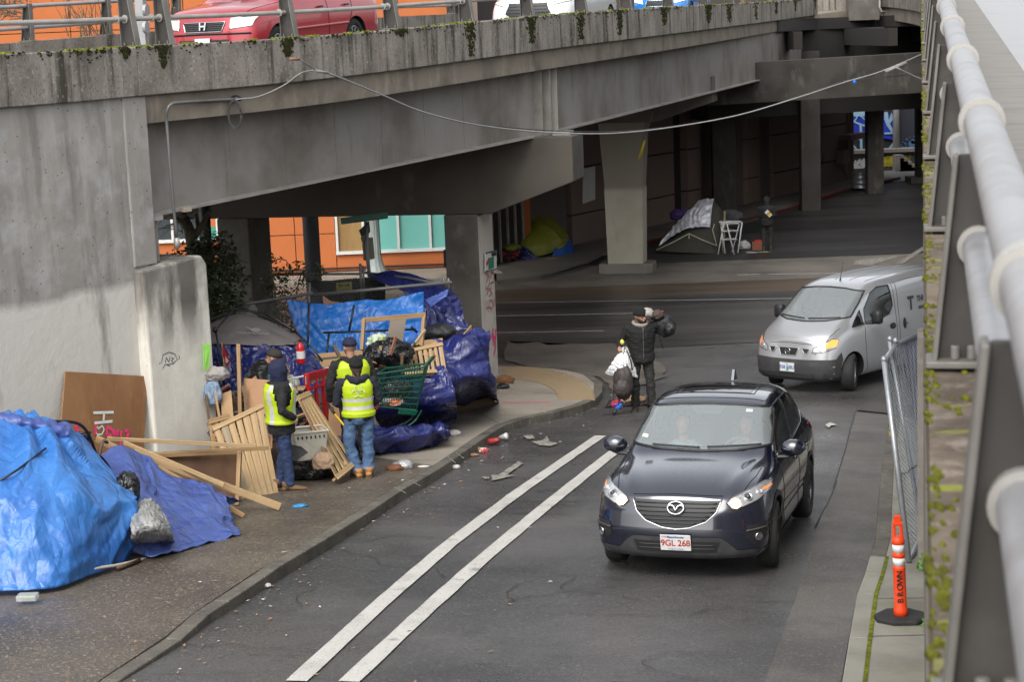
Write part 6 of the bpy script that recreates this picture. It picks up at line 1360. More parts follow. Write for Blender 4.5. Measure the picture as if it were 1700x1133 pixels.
def sheet(name, rows, m, label=None, cat='tarpaulin', nu=70, nv=50, wr=.05, f=2.2, group=None, parent=None, fold=None, seed=0, th=.004, back=None, fine=.5):
    """draped sheet through a control grid of (px,py,Y) or Vectors"""
    rows = [[(p if isinstance(p, Vector) else P(*p)) for p in r] for r in rows]
    if back: rows = [[p+Vector(back) for p in rows[0]]]+rows if not isinstance(back, list) else back+rows
    grid = []
    nr = len(rows); asp = (rows[nr//2][-1]-rows[nr//2][0]).length/max(.3, (rows[-1][len(rows[0])//2]-rows[0][len(rows[0])//2]).length)
    for j in range(nv+1):
        tj = (nr-1)*j/nv; colp = [[catmull([r[i] for r in rows], tj)] for i in range(len(rows[0]))]; cps = [c[0] for c in colp]
        grid.append([catmull(cps, (len(cps)-1)*i/nu) for i in range(nu+1)])
    out = []
    for j in range(nv+1):
        R = []
        for i in range(nu+1):
            p = grid[j][i]; a = grid[j][min(i+1, nu)]-grid[j][max(i-1, 0)]; b = grid[min(j+1, nv)][i]-grid[max(j-1, 0)][i]; n = a.cross(b)
            n = n.normalized() if n.length > 1e-9 else Vector((0, -1, 0)); n = -n if n.y > 0 else n
            u, v = i/nu, j/nv; s = Vector((seed*3.1, 0, 0)); q = p*f+s
            wx = noise.noise(q*.55)*1.6; sw = Vector((u*3.2*f*asp+wx*1.3+seed, v*1.1*f+wx, seed*2.)); sv = Vector((u*1.1*f*asp-v*1.5*f+wx+seed, v*2.6*f+u*asp*1.2*f, seed*4.))
            r1 = 1-3.0*abs(noise.noise(sw)); r2 = 1-3.0*abs(noise.noise(sv*1.25)); r3 = 1-2.6*abs(noise.noise(q*3.4+Vector((wx, 0, 0)))); r4 = 1-2.6*abs(noise.noise(q*8.3))
            m1 = .5+.8*noise.noise(q*.9+Vector((3, 3, 3)))
            d = (max(-.5, r1)*.42*(m1+.4)+max(-.5, r2)*.30*(1.2-m1)+r3*.07*fine*2+r4*.02*fine*2-.12)*wr*1.05
            if fold: d += fold(u, v)
            R.append(p+n*d)
        out.append(R)
    mb = MB(); mb.v = [p for r in out for p in r]; W_ = nu+1
    mb.f = [(j*W_+i, j*W_+i+1, (j+1)*W_+i+1, (j+1)*W_+i) for j in range(nv) for i in range(nu)]; mb.mi = [0]*len(mb.f)
    o = mb.build(name, m, parent, smooth=True, label=label, cat=cat if label else None, group=group, fixn=False)
    if th: md = o.modifiers.new('s', 'SOLIDIFY'); md.thickness = th
    return o
def Gv(px, py, h=.125): p = G(px, py, h); return p+Vector((0, 0, .01))
def blob(name, c, r, m, label=None, cat='bag', seed=0, wr=.22, sub=4, parent=None, flat=True, rz=0., group=None, f=1.6):
    c = Vector(c); bm = bmesh.new(); bmesh.ops.create_icosphere(bm, subdivisions=sub, radius=1)
    for v in bm.verts:
        q = v.co.copy(); s = Vector((seed*7.3, seed*1.7, 0)); q2 = q+Vector((noise.noise(q*1.1+s), noise.noise(q*1.2-s), noise.noise(q+s*2)))*.5; w = 1-2.8*abs(noise.noise(q2*f*.8+s)); w2 = 1-2.6*abs(noise.noise(Vector((q2.x*2.2, q2.y*2.2, q2.z))*f+s)); w3 = 1-2.2*abs(noise.noise(q2*f*3.5+s))
        v.co = q*(1+wr*(w*.7+w2*.45+w3*.16-.4)+.12*noise.noise(q*1.1+s*3))
        if flat and v.co.z < -.62: v.co.z = -.62+(v.co.z+.62)*.15
    Rz = Matrix.Rotation(rz, 3, 'Z')
    for v in bm.verts: v.co = Rz @ Vector((v.co.x*r[0], v.co.y*r[1], v.co.z*r[2]))
    me = bpy.data.meshes.new(name); bm.to_mesh(me); bm.free(); me.materials.append(m)
    for p in me.polygons: p.use_smooth = True
    o = bpy.data.objects.new(name, me)
    if parent: me.transform(wm(parent).inverted() @ Matrix.Translation(c)); link(o, parent, wm(parent))
    else: link(o, None, Matrix.Translation(c))
    return tag(o, label, cat if label else None, group)
def bar(a, b, w, t, m, name='plank', parent=None, label=None, cat=None, up=(0, 0, 1), group=None, bevel=.004):
    a = a if isinstance(a, Vector) else P(*a); b = b if isinstance(b, Vector) else P(*b); d = (b-a); L = d.length; d.normalize(); u = Vector(up); n = d.cross(u)
    if n.length < .05: n = d.cross(Vector((0, 1, 0)))
    n.normalize(); u = n.cross(d); M = Matrix((d, n, u)).transposed().to_4x4(); M.translation = (a+b)/2
    mb = MB(); mb.box((a+b)/2, (L, t, w), M); return mb.build(name, m, parent, M=M, label=label, cat=cat, group=group, bevel=bevel)
def pallet(c, nslat, label, m=PINE, gap=.35, along='v', nstr=3, th=.018, m2=None, st=.045, group=None):
    """c: four corners TL, TR, BR, BL; slats run along v (top to bottom) or u"""
    TL, TR, BR, BL = [q if isinstance(q, Vector) else P(*q) for q in c]; ctr = (TL+TR+BR+BL)/4
    root = empty('pallet', ctr, label, 'pallet', group); n = (TR-TL).cross(BL-TL).normalized(); n = -n if n.y > 0 else n
    if along == 'u': TL, TR, BR, BL = BL, TL, TR, BR
    for k in range(nslat):
        t = (k+.5)/nslat; a = TL.lerp(TR, t); b = BL.lerp(BR, t); w = ((TR-TL).length+(BR-BL).length)/2/nslat*(1-gap*R_.uniform(.4, 1))
        bar(a+n*R_.uniform(0, .004), b, w, th, R_.choice((m, m, PINEG, PINEK, m2 or m)), 'slat', root, up=(b-a).cross(n))
    for k in range(nstr):
        t = (k+.02)/(nstr-1)*.96+.01 if nstr > 1 else .5; a = TL.lerp(BL, t)-n*(st*.5+th*.5); b = TR.lerp(BR, t)-n*(st*.5+th*.5); bar(a+n*.0, b, .035, st, m, 'stringer', root, up=(b-a).cross(n))
    for k in (0, nstr-1): 
        t = .02 if k == 0 else .98; bar(TL.lerp(BL, t)+n*(th+.003), TR.lerp(BR, t)+n*(th+.003), .07, th, m, 'cross_board', root, up=(TR-TL).cross(n))
    return root
def board(pts, th, m, name, label=None, cat='board', parent=None, bevel=.003):
    v = [q if isinstance(q, Vector) else P(*q) for q in pts]; n = (v[1]-v[0]).cross(v[-1]-v[0]).normalized(); n = -n if n.y < 0 else n
    mb = MB(); mb.prism(v, n*th); return mb.build(name, m, parent, label=label, cat=cat if label else None, bevel=bevel)
def rod(pts, r, m, name='pole', label=None, cat='pole', parent=None, n=8, **k): mb = MB(); mb.tube([p if isinstance(p, Vector) else P(*p) for p in pts], r, n); return mb.build(name, m, parent, smooth=True, label=label, cat=cat if label else None, **k)
# ---- foreground tarps
gb = lambda *ps: [Gv(x, y) for x, y in ps]
b1 = gb((-70, 990), (0, 985), (60, 982), (108, 974), (160, 953), (214, 925))
sheet('tarpaulin', [[v+Vector((-.4, 1.6, .0)) for v in b1], [(-70, 730, 19.3), (0, 705, 19.3), (45, 700, 19.4), (90, 708, 19.5), (125, 722, 19.6), (150, 748, 19.8)], [(-70, 725, 18.6), (0, 715, 18.7), (60, 722, 18.7), (110, 738, 18.8), (150, 760, 19.0), (190, 790, 19.2)], [(-70, 790, 18.0), (0, 790, 18.0), (60, 800, 18.0), (115, 800, 18.2), (170, 805, 18.6), (222, 822, 19.0)],
    [(-70, 870, 17.6), (0, 870, 17.6), (60, 880, 17.6), (120, 875, 17.8), (175, 868, 18.3), (229, 850, 18.8)], b1], TB1, 'large light blue tarpaulin heap in the left foreground', nu=150, nv=110, wr=.10, f=1.5, seed=1, fold=lambda u, v: .045*math.sin(math.atan2(v-.12, u-.42)*11+2*v)*min(1, v*2.5)*max(0, 1-v*.6))
sheet('tarpaulin', [[(-70, 745, 19.0), (0, 742, 19.0), (50, 735, 19.0), (105, 740, 19.05)], [(-70, 700, 18.9), (0, 694, 18.9), (50, 700, 18.9), (118, 712, 19.1)], [(-70, 692, 19.3), (0, 686, 19.4), (45, 692, 19.4), (112, 706, 19.6)], [(-70, 720, 20.2), (0, 720, 20.2), (40, 720, 20.2), (100, 730, 20.2)]], TB2, 'darker blue fold lying over the top of the foreground tarpaulin heap', nu=60, nv=30, wr=.05, seed=8)
b2 = gb((218, 918), (250, 927), (290, 920), (330, 909), (365, 899), (400, 890))
sheet('tarpaulin', [[v+Vector((-.2, 1.5, .0)) for v in b2], [(168, 760, 20.4), (205, 744, 20.7), (245, 760, 20.9), (295, 795, 20.9), (340, 803, 20.9), (374, 825, 20.9)], [(188, 790, 19.9), (225, 790, 20.0), (262, 812, 20.2), (305, 825, 20.3), (345, 832, 20.4), (381, 843, 20.6)], [(200, 845, 19.3), (235, 850, 19.4), (275, 858, 19.6), (315, 864, 19.8), (355, 862, 20.0), (388, 868, 20.3)], b2], TB2, 'violet blue tarpaulin over a low pile beside the light blue heap', nu=120, nv=80, wr=.06, f=1.9, seed=2)
blob('bin_bag', P(212, 815, 19.25), (.13, .16, .20), BAGK, 'black plastic bag wedged between the light and violet blue tarpaulins', seed=3)
sheet('clear_bag', [[P(226, 840, 19.1), P(245, 828, 19.3), P(262, 838, 19.3), P(270, 850, 19.2)], [P(220, 860, 18.7), P(240, 850, 18.6), P(262, 858, 18.6), P(280, 870, 18.9)], [P(218, 890, 18.5), P(240, 880, 18.3), P(268, 884, 18.4), P(286, 890, 18.7)]]+[[Gv(216, 912), Gv(240, 910), Gv(270, 907), Gv(292, 902)]], BAGC, 'grey translucent bag of clothes under the edge of the blue tarpaulins', 'bag', nu=60, nv=60, wr=.035, f=4, seed=4)
rod([(-30, 818, 17.85), (30, 780, 18.0), (76, 745, 18.5)], .012, METD, label='thin dark pole pressed across the light blue tarpaulin')
rod(curve([P(100, 957, 17.6), P(150, 946, 17.9), (P(200, 938, 18.3)), P(246, 927, 18.8)], 10), .016, WHPL, label='bent cream plastic pipe along the foot of the blue tarpaulin')
rod([(195, 944, 18.2), (232, 931, 18.6)], .02, WOODD, 'stick', label='dark stick lying by the cream pipe', cat='stick')
rod(curve([P(38, 695, 19.2), P(85, 700, 19.3), P(125, 702, 19.5), P(145, 718, 19.6), P(160, 755, 19.7)], 14), .018, METD, label='bent black tube arching over the tarpaulin heap')
rod(curve([P(162, 770, 19.6), P(170, 735, 19.7), (P(178, 735, 19.8))], 6), .02, mat('rusty_bracket', (.12, .07, .05), r=.6), 'bracket', label='rusty bracket standing between the two blue tarpaulins', cat='bracket')
ch = empty('folding_chair', P(135, 735, 19.9), 'dark folded camp chair frame behind the blue tarpaulins', 'chair')
for a, b in (((118, 722, 19.9), (150, 752, 19.9)), ((150, 718, 19.9), (125, 752, 20)), ((118, 722, 19.9), (150, 718, 19.9))): rod([a, b], .014, METD, 'frame', parent=ch)
board([(124, 724, 19.95), (148, 722, 19.95), (150, 742, 19.95), (128, 748, 19.95)], .02, mat('dark_blue_seat', (.02, .03, .12)), 'seat', parent=ch)
# ---- plywood with spray paint
wN = Vector((nW.x, nW.y, 0)); wP = Vector((BX[1][0], BX[1][1], 0))+wN*.07
def onwall(px, py, off): r = ray(px, py); t = (wP-wN*off-CAMP).dot(wN)/r.dot(wN); return (px, py, (CAMP+r*t).y)
pz = [onwall(109, 617, .05), onwall(244, 625, .05), onwall(238, 772, .22), onwall(96, 772, .22)]
pw = empty('plywood_sheet', P(175, 760, 23), 'brown plywood sheet with white and pink spray paint leaning on the abutment wall', 'board')
board(pz, .02, PLY, 'sheet', parent=pw)
A, B, D = P(*pz[0]), P(*pz[1]), P(*pz[3]); nF = (B-A).cross(D-A).normalized(); nF = -nF if nF.y > 0 else nF
def onply(px, py): r = ray(px, py); t = (A-CAMP).dot(nF)/r.dot(nF); return CAMP+r*t+nF*.008
def spray(pts, w, m, name, par, proj, off=(0, 0, 0)):
    mb = MB(); c = [proj(*p)+Vector(off) for p in pts]
    for a, b in zip(c, c[1:]):
        d = (b-a).normalized(); q = d.cross(nF)*w/2 if par is pw else d.cross(Vector((-.975, .223, 0)).normalized())*w/2; mb.quad(a+q, b+q, b-q, a-q)
    return mb.build(name, m, par)
for pts in ([(154, 686), (188, 685)], [(156, 703), (186, 700)], [(172, 686), (171, 702)], ): spray(pts, .035, WSP, 'white_letter', pw, onply)
spray([(162, 708+5), (169, 707), (172, 714), (168, 722), (160, 722), (158, 714), (162, 708)], .02, WSP, 'white_letter', pw, onply, nF*.001)
for k, pts in enumerate(([(124, 700), (129, 704), (124, 712), (130, 716)], [(158, 706), (157, 722)], [(176, 712), (176, 724), (184, 724)], [(186, 716), (190, 724), (196, 714)], [(200, 716), (199, 742)], [(206, 716), (213, 716), (209, 728), (206, 742)], [(176, 708), (196, 722)])): spray(pts, .04, PINK, 'pink_letter', pw, onply, nF*.002*(k % 3+1))
# ---- loose timber
PL = [((178, 729, 21.3), (424, 741, 21.9), .045, .045, PINE, 'long pale pine batten lying across the pile toward the pallet'), ((232, 756, 21.4), (446, 744, 22.3), .05, .03, PINEO, 'long brown batten on the open crate'), ((222, 752, 21.0), (465, 842, 21.3), .09, .04, PINE, 'longest pine plank slanting down to the pavement'),
      ((262, 776, 20.9), (405, 857, 20.9), .05, .04, PINEO, 'short plank end poking out beside the violet tarpaulin'), ((205, 735, 21.2), (372, 806, 21.0), .05, .035, PINE, 'narrow pine plank above the slanting plank'), ((160, 728, 21.2), (300, 800, 20.9), .08, .03, PINEO, 'weathered plank beneath the pine planks'),
      ((396, 572, 24.6), (399, 700, 24.3), .085, .05, PINEO, 'upright brown post before the person in leather'), ((452, 600, 24.2), (460, 700, 23.8), .04, .04, PINE, 'pale pole standing behind the navy hood'), ((358, 660, 23.9), (372, 735, 23.6), .05, .03, PINEO, 'slim batten leaning by the pillar'), ((342, 655, 24.0), (352, 740, 23.8), .04, .03, WOODD, 'dark stick leaning against the pillar edge'),
      ((442, 700, 23.6), (478, 714, 23.2), .05, .05, WOODD, 'short broken dark timber beside the yellow vest'), ((560, 762, 23.6), (575, 775, 23.4), .05, .03, PINEO, 'short timber offcut at the foot of the slanted pallet'), ((405, 640, 24.4), (412, 760, 24.0), .05, .03, WOODD, 'dark batten before the cardboard')]
for a, b, w, t, m, lb in PL: bar(a, b, w, t, m, 'plank', None, lb, 'plank')
cr = empty('wooden_crate', P(325, 800, 22), 'open dark plywood crate on its side under the battens', 'crate')
board([(250, 758, 21.5), (394, 752, 22.2), (396, 838, 21.9), (250, 830, 21.2)], .02, mat('wet_brown_ply', (.19, .10, .05), [((.09, .045, .025), 2.2, (1, 1, .3), .42, .62, .85)], r=.6), 'back', parent=cr)
bar((245, 757, 21.4), (398, 750, 22.1), .06, .04, PINEO, 'top_rail', cr); bar((398, 750, 22.0), (394, 840, 21.7), .07, .05, PINEO, 'side_rail', cr); bar((365, 760, 22.2), (364, 805, 22.0), .025, .025, PINE, 'strut', cr); bar((300, 790, 22.2), (364, 783, 22.1), .025, .025, PINE, 'strut', cr)
pallet([(352, 712, 22.9), (436, 672, 23.4), (462, 822, 22.6), (404, 852, 22.0)], 7, 'upright pale slatted pallet leaning at the pillar edge', PINE, .3, 'v', 3, m2=PINEO)
pallet([(345, 700, 23.6), (380, 690, 23.8), (400, 800, 23.3), (360, 815, 23.1)], 4, 'second slatted pallet partly hidden behind the upright one', PINEO, .4, 'v', 2)
pallet([(493, 660, 24.1), (512, 652, 24.6), (592, 770, 23.6), (558, 798, 23.0)], 5, 'pale pallet of long slats leaning behind the light-jeans person', PINE, .25, 'v', 3)
pallet([(666, 586, 27.2), (735, 572, 27.4), (742, 618, 27.0), (672, 622, 26.8)], 8, 'small pine pallet standing above the shopping cart', PINE, .45, 'v', 2)
# ---- boards and cardboard behind
board([(520, 588, 27.3), (640, 578, 27.8), (640, 640, 27.6), (520, 640, 27.1)], .02, PLYT, 'plywood_sheet', 'tan plywood standing below the bright blue hanging tarpaulin')
board([(548, 652, 25.3), (580, 650, 25.5), (598, 735, 25.2), (545, 722, 25.0)], .015, CARD, 'cardboard_sheet', 'plain brown cardboard sheet behind the two vested people')
board([(404, 628, 24.6), (452, 632, 24.5), (452, 745, 24.0), (412, 760, 24.1)], .02, CARD, 'cardboard_box', 'tall flattened cardboard carton left of the navy hood')
board([(398, 645, 24.9), (432, 618, 25.0), (432, 720, 24.6), (398, 735, 24.6)], .02, CARD, 'cardboard_box', 'folded cardboard behind the tall carton')
board([(366, 655, 24.2), (384, 648, 24.3), (390, 720, 23.9), (372, 730, 23.9)], .02, PLYT, 'board', 'narrow tan board between the pillar and the post')
board([(350, 668, 24.6), (440, 655, 25), (440, 690, 24.6), (350, 700, 24.2)], .03, WOODD, 'board', 'dark board laid among the heap beside the pillar')
board([(762, 565, 28.0), (783, 540, 28.4), (783, 556, 28.4), (765, 590, 28.0)], .02, PLYT, 'board', 'torn orange-brown board beside the column')
board([(668, 578, 27.6), (700, 566, 27.9), (735, 562, 27.9), (735, 600, 27.8), (668, 600, 27.6)], .02, PLYT, 'board', 'tan board behind the small pallet')
wf = empty('timber_window_frame', P(655, 550, 27.5), 'upright empty wooden frame before the bright blue tarpaulin', 'frame')
for a, b in (((603, 532, 27.2), (706, 523, 27.6)), ((604, 530, 27.2), (601, 582, 27.0)), ((704, 524, 27.6), (700, 575, 27.4))): bar(a, b, .07, .05, PINEO if a[1] < 531 or True else PINE, 'rail', wf)
board([(648, 530, 27.8), (676, 521, 27.8), (668, 572, 27.7), (640, 578, 27.7)], .02, mat('grey_board', (.28, .24, .19), r=.8), 'board', 'grey-brown board leaning inside the wooden frame')
cs = empty('corrugated_sheet', P(435, 740, 23.9), 'white corrugated sheet beside the yellow vest', 'sheet'); mb = MB()
for k in range(12): a = lerp(690, 775, k/12); b = a+6; mb.prism([P(428, a, 23.9), P(446, a-3, 24), P(446, b-3, 24.03), P(428, b, 23.93)], (0, .02, 0))
mb.build('panel', mat('white_corrugated', (.5, .52, .53), r=.5), cs)
# ---- grey tent with violet tarpaulin
TG = mat('grey_tent_cloth', (.23, .205, .195), [((.17, .15, .14), 2, U, .42, .68, .7)], r=.75, bump=[(5, U, .3, .03)])
tent = empty('grey_tent', P(430, 600, 26.8), 'grey-topped tent draped with violet tarpaulin behind the timber', 'tent')
sheet('roof', [[(330, 560, 27.9), (375, 530, 28.2), (420, 528, 28.2), (470, 548, 28), (505, 568, 27.8)], [(330, 548, 27.4), (384, 525, 27.4), (425, 528, 27.5), (465, 545, 27.5), (500, 566, 27.3)], [(330, 562, 26.9), (368, 552, 26.9), (425, 556, 26.9), (468, 562, 27), (499, 572, 26.9)], [(330, 574, 26.7), (366, 572, 26.6), (425, 575, 26.6), (468, 574, 26.7), (500, 572, 26.7)]], TG, parent=tent, nu=60, nv=30, wr=.025, seed=5)
sheet('skirt', [[(330, 573, 26.75), (366, 571, 26.65), (425, 574, 26.65), (468, 573, 26.75), (502, 571, 26.75)], [(330, 610, 26.6), (380, 610, 26.5), (430, 608, 26.4), (480, 606, 26.5), (518, 605, 26.6)], [(330, 660, 26.5), (385, 650, 26.3), (435, 650, 26.2), (485, 648, 26.3), (530, 645, 26.4)]], TB3, parent=tent, nu=70, nv=40, wr=.07, seed=6)
F = basis(P(422, 551, 26.84), P(440, 552, 26.84)-P(420, 551, 26.84), P(422, 540, 27.1)-P(422, 556, 26.8)); mb = MB()
for pts in ([(-.02, -.02), (-.08, .05), (-.14, .08)], [(-.05, .0), (0, .06), (.06, .05), (.09, 0), (.05, -.03), (-.01, -.03)], [(-.06, .04), (.0, .0), (.07, -.01)], [(-.02, .02), (.05, .03)], [(-.04, -.01), (-.01, -.04), (.06, -.05)]): stroke(mb, pts, .018, F, .03)
mb.build('horse_logo', mat('pale_print', (.42, .4, .38)), tent)
text_mesh('tent_lettering', 'HUILINGYANG', .07, F @ Matrix.Translation((.0, -.11, .03)), mat('pale_print', (.42, .4, .38)), tent, .002)
cf = empty('canopy_frame', P(430, 550, 26.3), 'black folding canopy frame over the grey tent', 'frame')
for pts in ([(330, 540, 26.4), (388, 514, 26.8)], [(358, 548, 26.2), (388, 514, 26.8), (440, 520, 26.9), (487, 548, 26.3)], [(487, 548, 26.3), (520, 580, 26.1), (535, 600, 26)], [(357, 547, 26.2), (366, 590, 26.1), (372, 640, 26)], [(440, 525, 26.9), (487, 548, 26.3)], [(380, 520, 26.9), (400, 510, 27.2), (480, 545, 26.8)]): rod(pts, .016, METD, 'rod', parent=cf)
for q in ((357, 548, 26.15), (487, 548, 26.25)): blob('joint', P(*q), (.045, .045, .045), METD, parent=cf, wr=.05, sub=2, flat=False)
sheet('tarpaulin', [[(500, 572, 26.9), (512, 580, 27), (530, 600, 26.9)], [(495, 600, 26.5), (515, 615, 26.4), (545, 640, 26.3)], [(470, 660, 26.0), (515, 655, 26.0), (560, 660, 26)]], TB3, 'dark blue tarpaulin corner sloping right of the grey tent', nu=40, nv=40, wr=.05, seed=7)
# ---- hanging tarps
sheet('tarpaulin', [[(476, 497, 28.6), (520, 504, 28.7), (575, 503, 28.8), (640, 496, 28.9), (703, 486, 29.0)], [(483, 525, 28.5), (525, 530, 28.5), (580, 530, 28.6), (640, 522, 28.7), (704, 515, 28.9)], [(496, 555, 28.4), (535, 556, 28.4), (585, 555, 28.5), (640, 548, 28.6), (702, 542, 28.8)], [(510, 592, 28.3), (545, 588, 28.3), (590, 585, 28.3), (645, 580, 28.4), (703, 575, 28.6)]], TB4, 'bright blue tarpaulin hung in a rectangle along the fence', nu=120, nv=50, wr=.04, f=1.8, seed=9, fold=lambda u, v: .05*math.sin((u*14-v*7))*math.exp(-((u-1)**2+v*v)*2.2)+.035*math.sin(u*9+v*14)*v)
sheet('tarpaulin', [[(608, 458, 31.4), (650, 452, 31.5), (700, 462, 31.3), (748, 480, 30.9)], [(632, 470, 30.6), (675, 478, 30.6), (722, 486, 30.4), (764, 502, 30.2)], [(668, 485, 30.0), (702, 500, 30.0), (738, 515, 29.9), (770, 526, 29.8)], [(700, 545, 29.6), (722, 552, 29.6), (750, 552, 29.6), (779, 548, 29.6)]], TB3, 'deep blue tarpaulin thrown over the fence rail next to the column', nu=80, nv=60, wr=.06, f=2, seed=10)
sheet('flap', [[(706, 498, 29.5), (745, 480, 29.6)], [(715, 510, 29.3), (742, 492, 29.5)]], TB2, 'pale blue flap folded over the fence rail end', nu=16, nv=12, wr=.02, seed=11)
g1 = gb((640, 722), (690, 716), (725, 706), (758, 694))
sheet('tarpaulin', [[(612, 618, 27.2), (660, 612, 27.2), (700, 610, 27.1), (738, 608, 27.0)], [(615, 645, 27.0), (665, 645, 26.9), (715, 642, 26.8), (752, 640, 26.8)], [(620, 685, 26.8), (670, 682, 26.7), (725, 672, 26.6), (757, 668, 26.9)], g1], TB3, 'deep blue tarpaulin covering the pile behind the green shopping cart', nu=90, nv=70, wr=.07, f=2.4, seed=12)
g2 = gb((738, 686), (760, 676), (795, 668), (829, 668))
sheet('tarpaulin', [[(700, 578, 28.4), (740, 568, 28.5), (785, 556, 28.6), (815, 562, 28.6)], [(722, 570, 27.8), (755, 566, 27.8), (790, 553, 27.9), (812, 554, 28.1)], [(728, 610, 27.5), (760, 605, 27.5), (795, 598, 27.8), (817, 598, 28.1)], [(735, 650, 27.4), (762, 642, 27.6), (798, 640, 27.9), (822, 640, 28.3)], g2], TB3, 'tall deep blue tarpaulin stretched over boards in front of the graffiti column', nu=90, nv=80, wr=.06, f=2.0, seed=13, fold=lambda u, v: .06*math.sin((u-v)*9))
g3 = gb((560, 752), (610, 757), (655, 752), (690, 747), (746, 728))
sheet('tarpaulin', [[v+Vector((.1, 1.2, 0)) for v in g3], [(560, 722, 25.6), (610, 712, 25.8), (650, 706, 26), (700, 708, 26.1), (738, 705, 26.4)], [(560, 735, 25.0), (612, 728, 25.2), (660, 722, 25.4), (705, 722, 25.7), (745, 716, 26.1)], g3], TB3, 'crumpled deep blue tarpaulin lying on the pavement by the cart', nu=110, nv=60, wr=.15, f=1.3, seed=14)
bar(Gv(750, 690)+Vector((0, .1, .06)), Gv(820, 672)+Vector((0, .1, .06)), .14, .05, WOODD, 'plank', None, 'dark plank under the hem of the tall deep blue tarpaulin', 'plank')
# ---- poles between
hr = empty('metal_stand', P(600, 550, 27.8), 'thin black metal frame standing before the bright blue tarpaulin', 'frame')
for a, b in (((513, 503, 27.9), (510, 596, 27.6)), ((588, 507, 27.9), (579, 552, 27.8)), ((536, 553, 27.7), (690, 547, 27.9)), ((546, 555, 27.7), (541, 600, 27.5)), ((683, 543, 27.8), (692, 552, 27.9))): rod([a, b], .018, METD, 'bar', parent=hr)
# ---- bags and small things
blob('bin_bag', P(648, 588, 26.9), (.32, .25, .22), BAGK, 'black plastic bag on top of the pile behind the shopping cart', seed=21, wr=.3)
blob('bin_bag', P(622, 592, 26.7), (.16, .2, .17), BAGK, 'smaller black bag left of the one behind the cart', seed=22, wr=.3)
blob('jacket_bundle', P(730, 552, 28.7), (.27, .22, .15), mat('black_puffer', (.015, .016, .018), r=.5, bump=[(12, (.4, 1, 1), .8, .03)]), 'rounded black puffer bundle in front of the fence tarpaulin', 'bundle', seed=23, wr=.12)
blob('bin_bag', G(512, 800, .125)+Vector((0, .25, .16)), (.30, .26, .24), BAGK, 'lumpy black bin bag on the pavement beside the brown boots', seed=24, wr=.3)
blob('bin_bag', G(536, 797, .125)+Vector((0, .2, .15)), (.17, .2, .22), BAGK, 'second black bin bag carrying the paper sack', seed=25, wr=.3)
blob('paper_bag', P(536, 768, 23.25), (.13, .08, .13), mat('brown_paper', (.42, .28, .18), r=.85), 'crumpled brown paper sack beside the cream bin', seed=26, wr=.3)
blob('cloth_bundle', P(360, 622, 24.2), (.16, .14, .11), mat('grey_canvas', (.36, .33, .31), r=.8, bump=[(9, U, .5, .03)]), 'light grey canvas cap-like bundle beside the pillar', 'bundle', seed=27, wr=.18)
blob('denim_bundle', P(354, 656, 24.1), (.11, .10, .19), cloth('pale_denim', (.18, .28, .42), (.5, .5, .5)), 'pale denim clothing hanging by the pillar', 'clothing', seed=28, wr=.25)
blob('bag', P(445, 622, 25.3), (.2, .15, .07), mat('colour_bag', (.6, .62, .6), [((.75, .16, .03), 5, U, .5, .55, 1), ((.05, .42, .42), 4, U, .55, .6, 1)], r=.5), 'white shopping bag with orange and teal print above the carton', seed=29)
blob('clear_bag', P(484, 645, 25.6), (.13, .12, .18), BAGC, 'small clear bag hanging behind the navy hood', seed=30)
blob('cloth', P(627, 567, 27.0), (.17, .08, .12), mat('patterned_cloth', (.62, .62, .5), [((.05, .38, .28), 9, U, .5, .54, 1), ((.7, .55, .1), 11, U, .56, .6, 1)], r=.7), 'patterned white and green cloth on the pile by the black cap', 'cloth', seed=31, flat=False, rz=.5)
for k, (a, b, m_) in enumerate((((630, 600, 26.6), (632, 575, 26.6), PINEO), ((648, 590, 26.5), (657, 560, 26.6), mat('red_brown_wood', (.28, .1, .05))), ((690, 570, 26.7), (706, 548, 26.9), PINE), ((667, 606, 26.3), (668, 586, 26.3), WOODD))): bar(a, b, .045, .03, m_, 'stick', None, ['short upright stick between the black bags', 'red-brown stick leaning on the black bag', 'pale stick pointing right above the small pallet', 'dark stub post beside the cart handle'][k], 'stick')
mb = MB(); rr = random.Random(8); HM_ = [CARD, WOODD, BAGK, mat('rag_blue', (.06, .09, .16)), mat('rag_pale', (.45, .43, .4)), PINEK, mat('rag_red', (.25, .04, .04)), mat('rag_olive', (.10, .10, .07))]
for (x0, x1, y0, y1, Y0, n) in ((345, 450, 650, 735, 24.5, 150), (448, 505, 640, 715, 24.8, 60), (540, 625, 595, 700, 26.2, 120), (605, 700, 575, 620, 27.2, 90), (700, 765, 560, 590, 28.4, 40), (350, 410, 720, 790, 23.3, 50)):
    for k in range(n):
        p = P(rr.uniform(x0, x1), rr.uniform(y0, y1), Y0+rr.uniform(0, .8)); mb.m = rr.randrange(8); Rm = Matrix.Rotation(rr.uniform(0, 6), 4, 'Z') @ Matrix.Rotation(rr.uniform(-1, 1), 4, 'X') @ Matrix.Rotation(rr.uniform(-1, 1), 4, 'Y')
        if rr.random() < .45: mb.box(p, (rr.uniform(.05, .5), rr.uniform(.02, .07), rr.uniform(.015, .05)), Rm)
        else:
            s = rr.uniform(.04, .16); q = [p+Rm.to_3x3() @ Vector((math.cos(t)*s*rr.uniform(.6, 1.2), math.sin(t)*s*rr.uniform(.6, 1.2), rr.uniform(-.35, .35)*s)) for t in [2*PI*j/7 for j in range(7)]]; c_ = p+Rm.to_3x3() @ Vector((0, 0, s*.35)); c2_ = p-Rm.to_3x3() @ Vector((0, 0, s*.3)); b0 = [c_, c2_]+q
            mb.add(b0, [(0, 2+j, 2+(j+1) % 7) for j in range(7)]+[(1, 2+(j+1) % 7, 2+j) for j in range(7)])
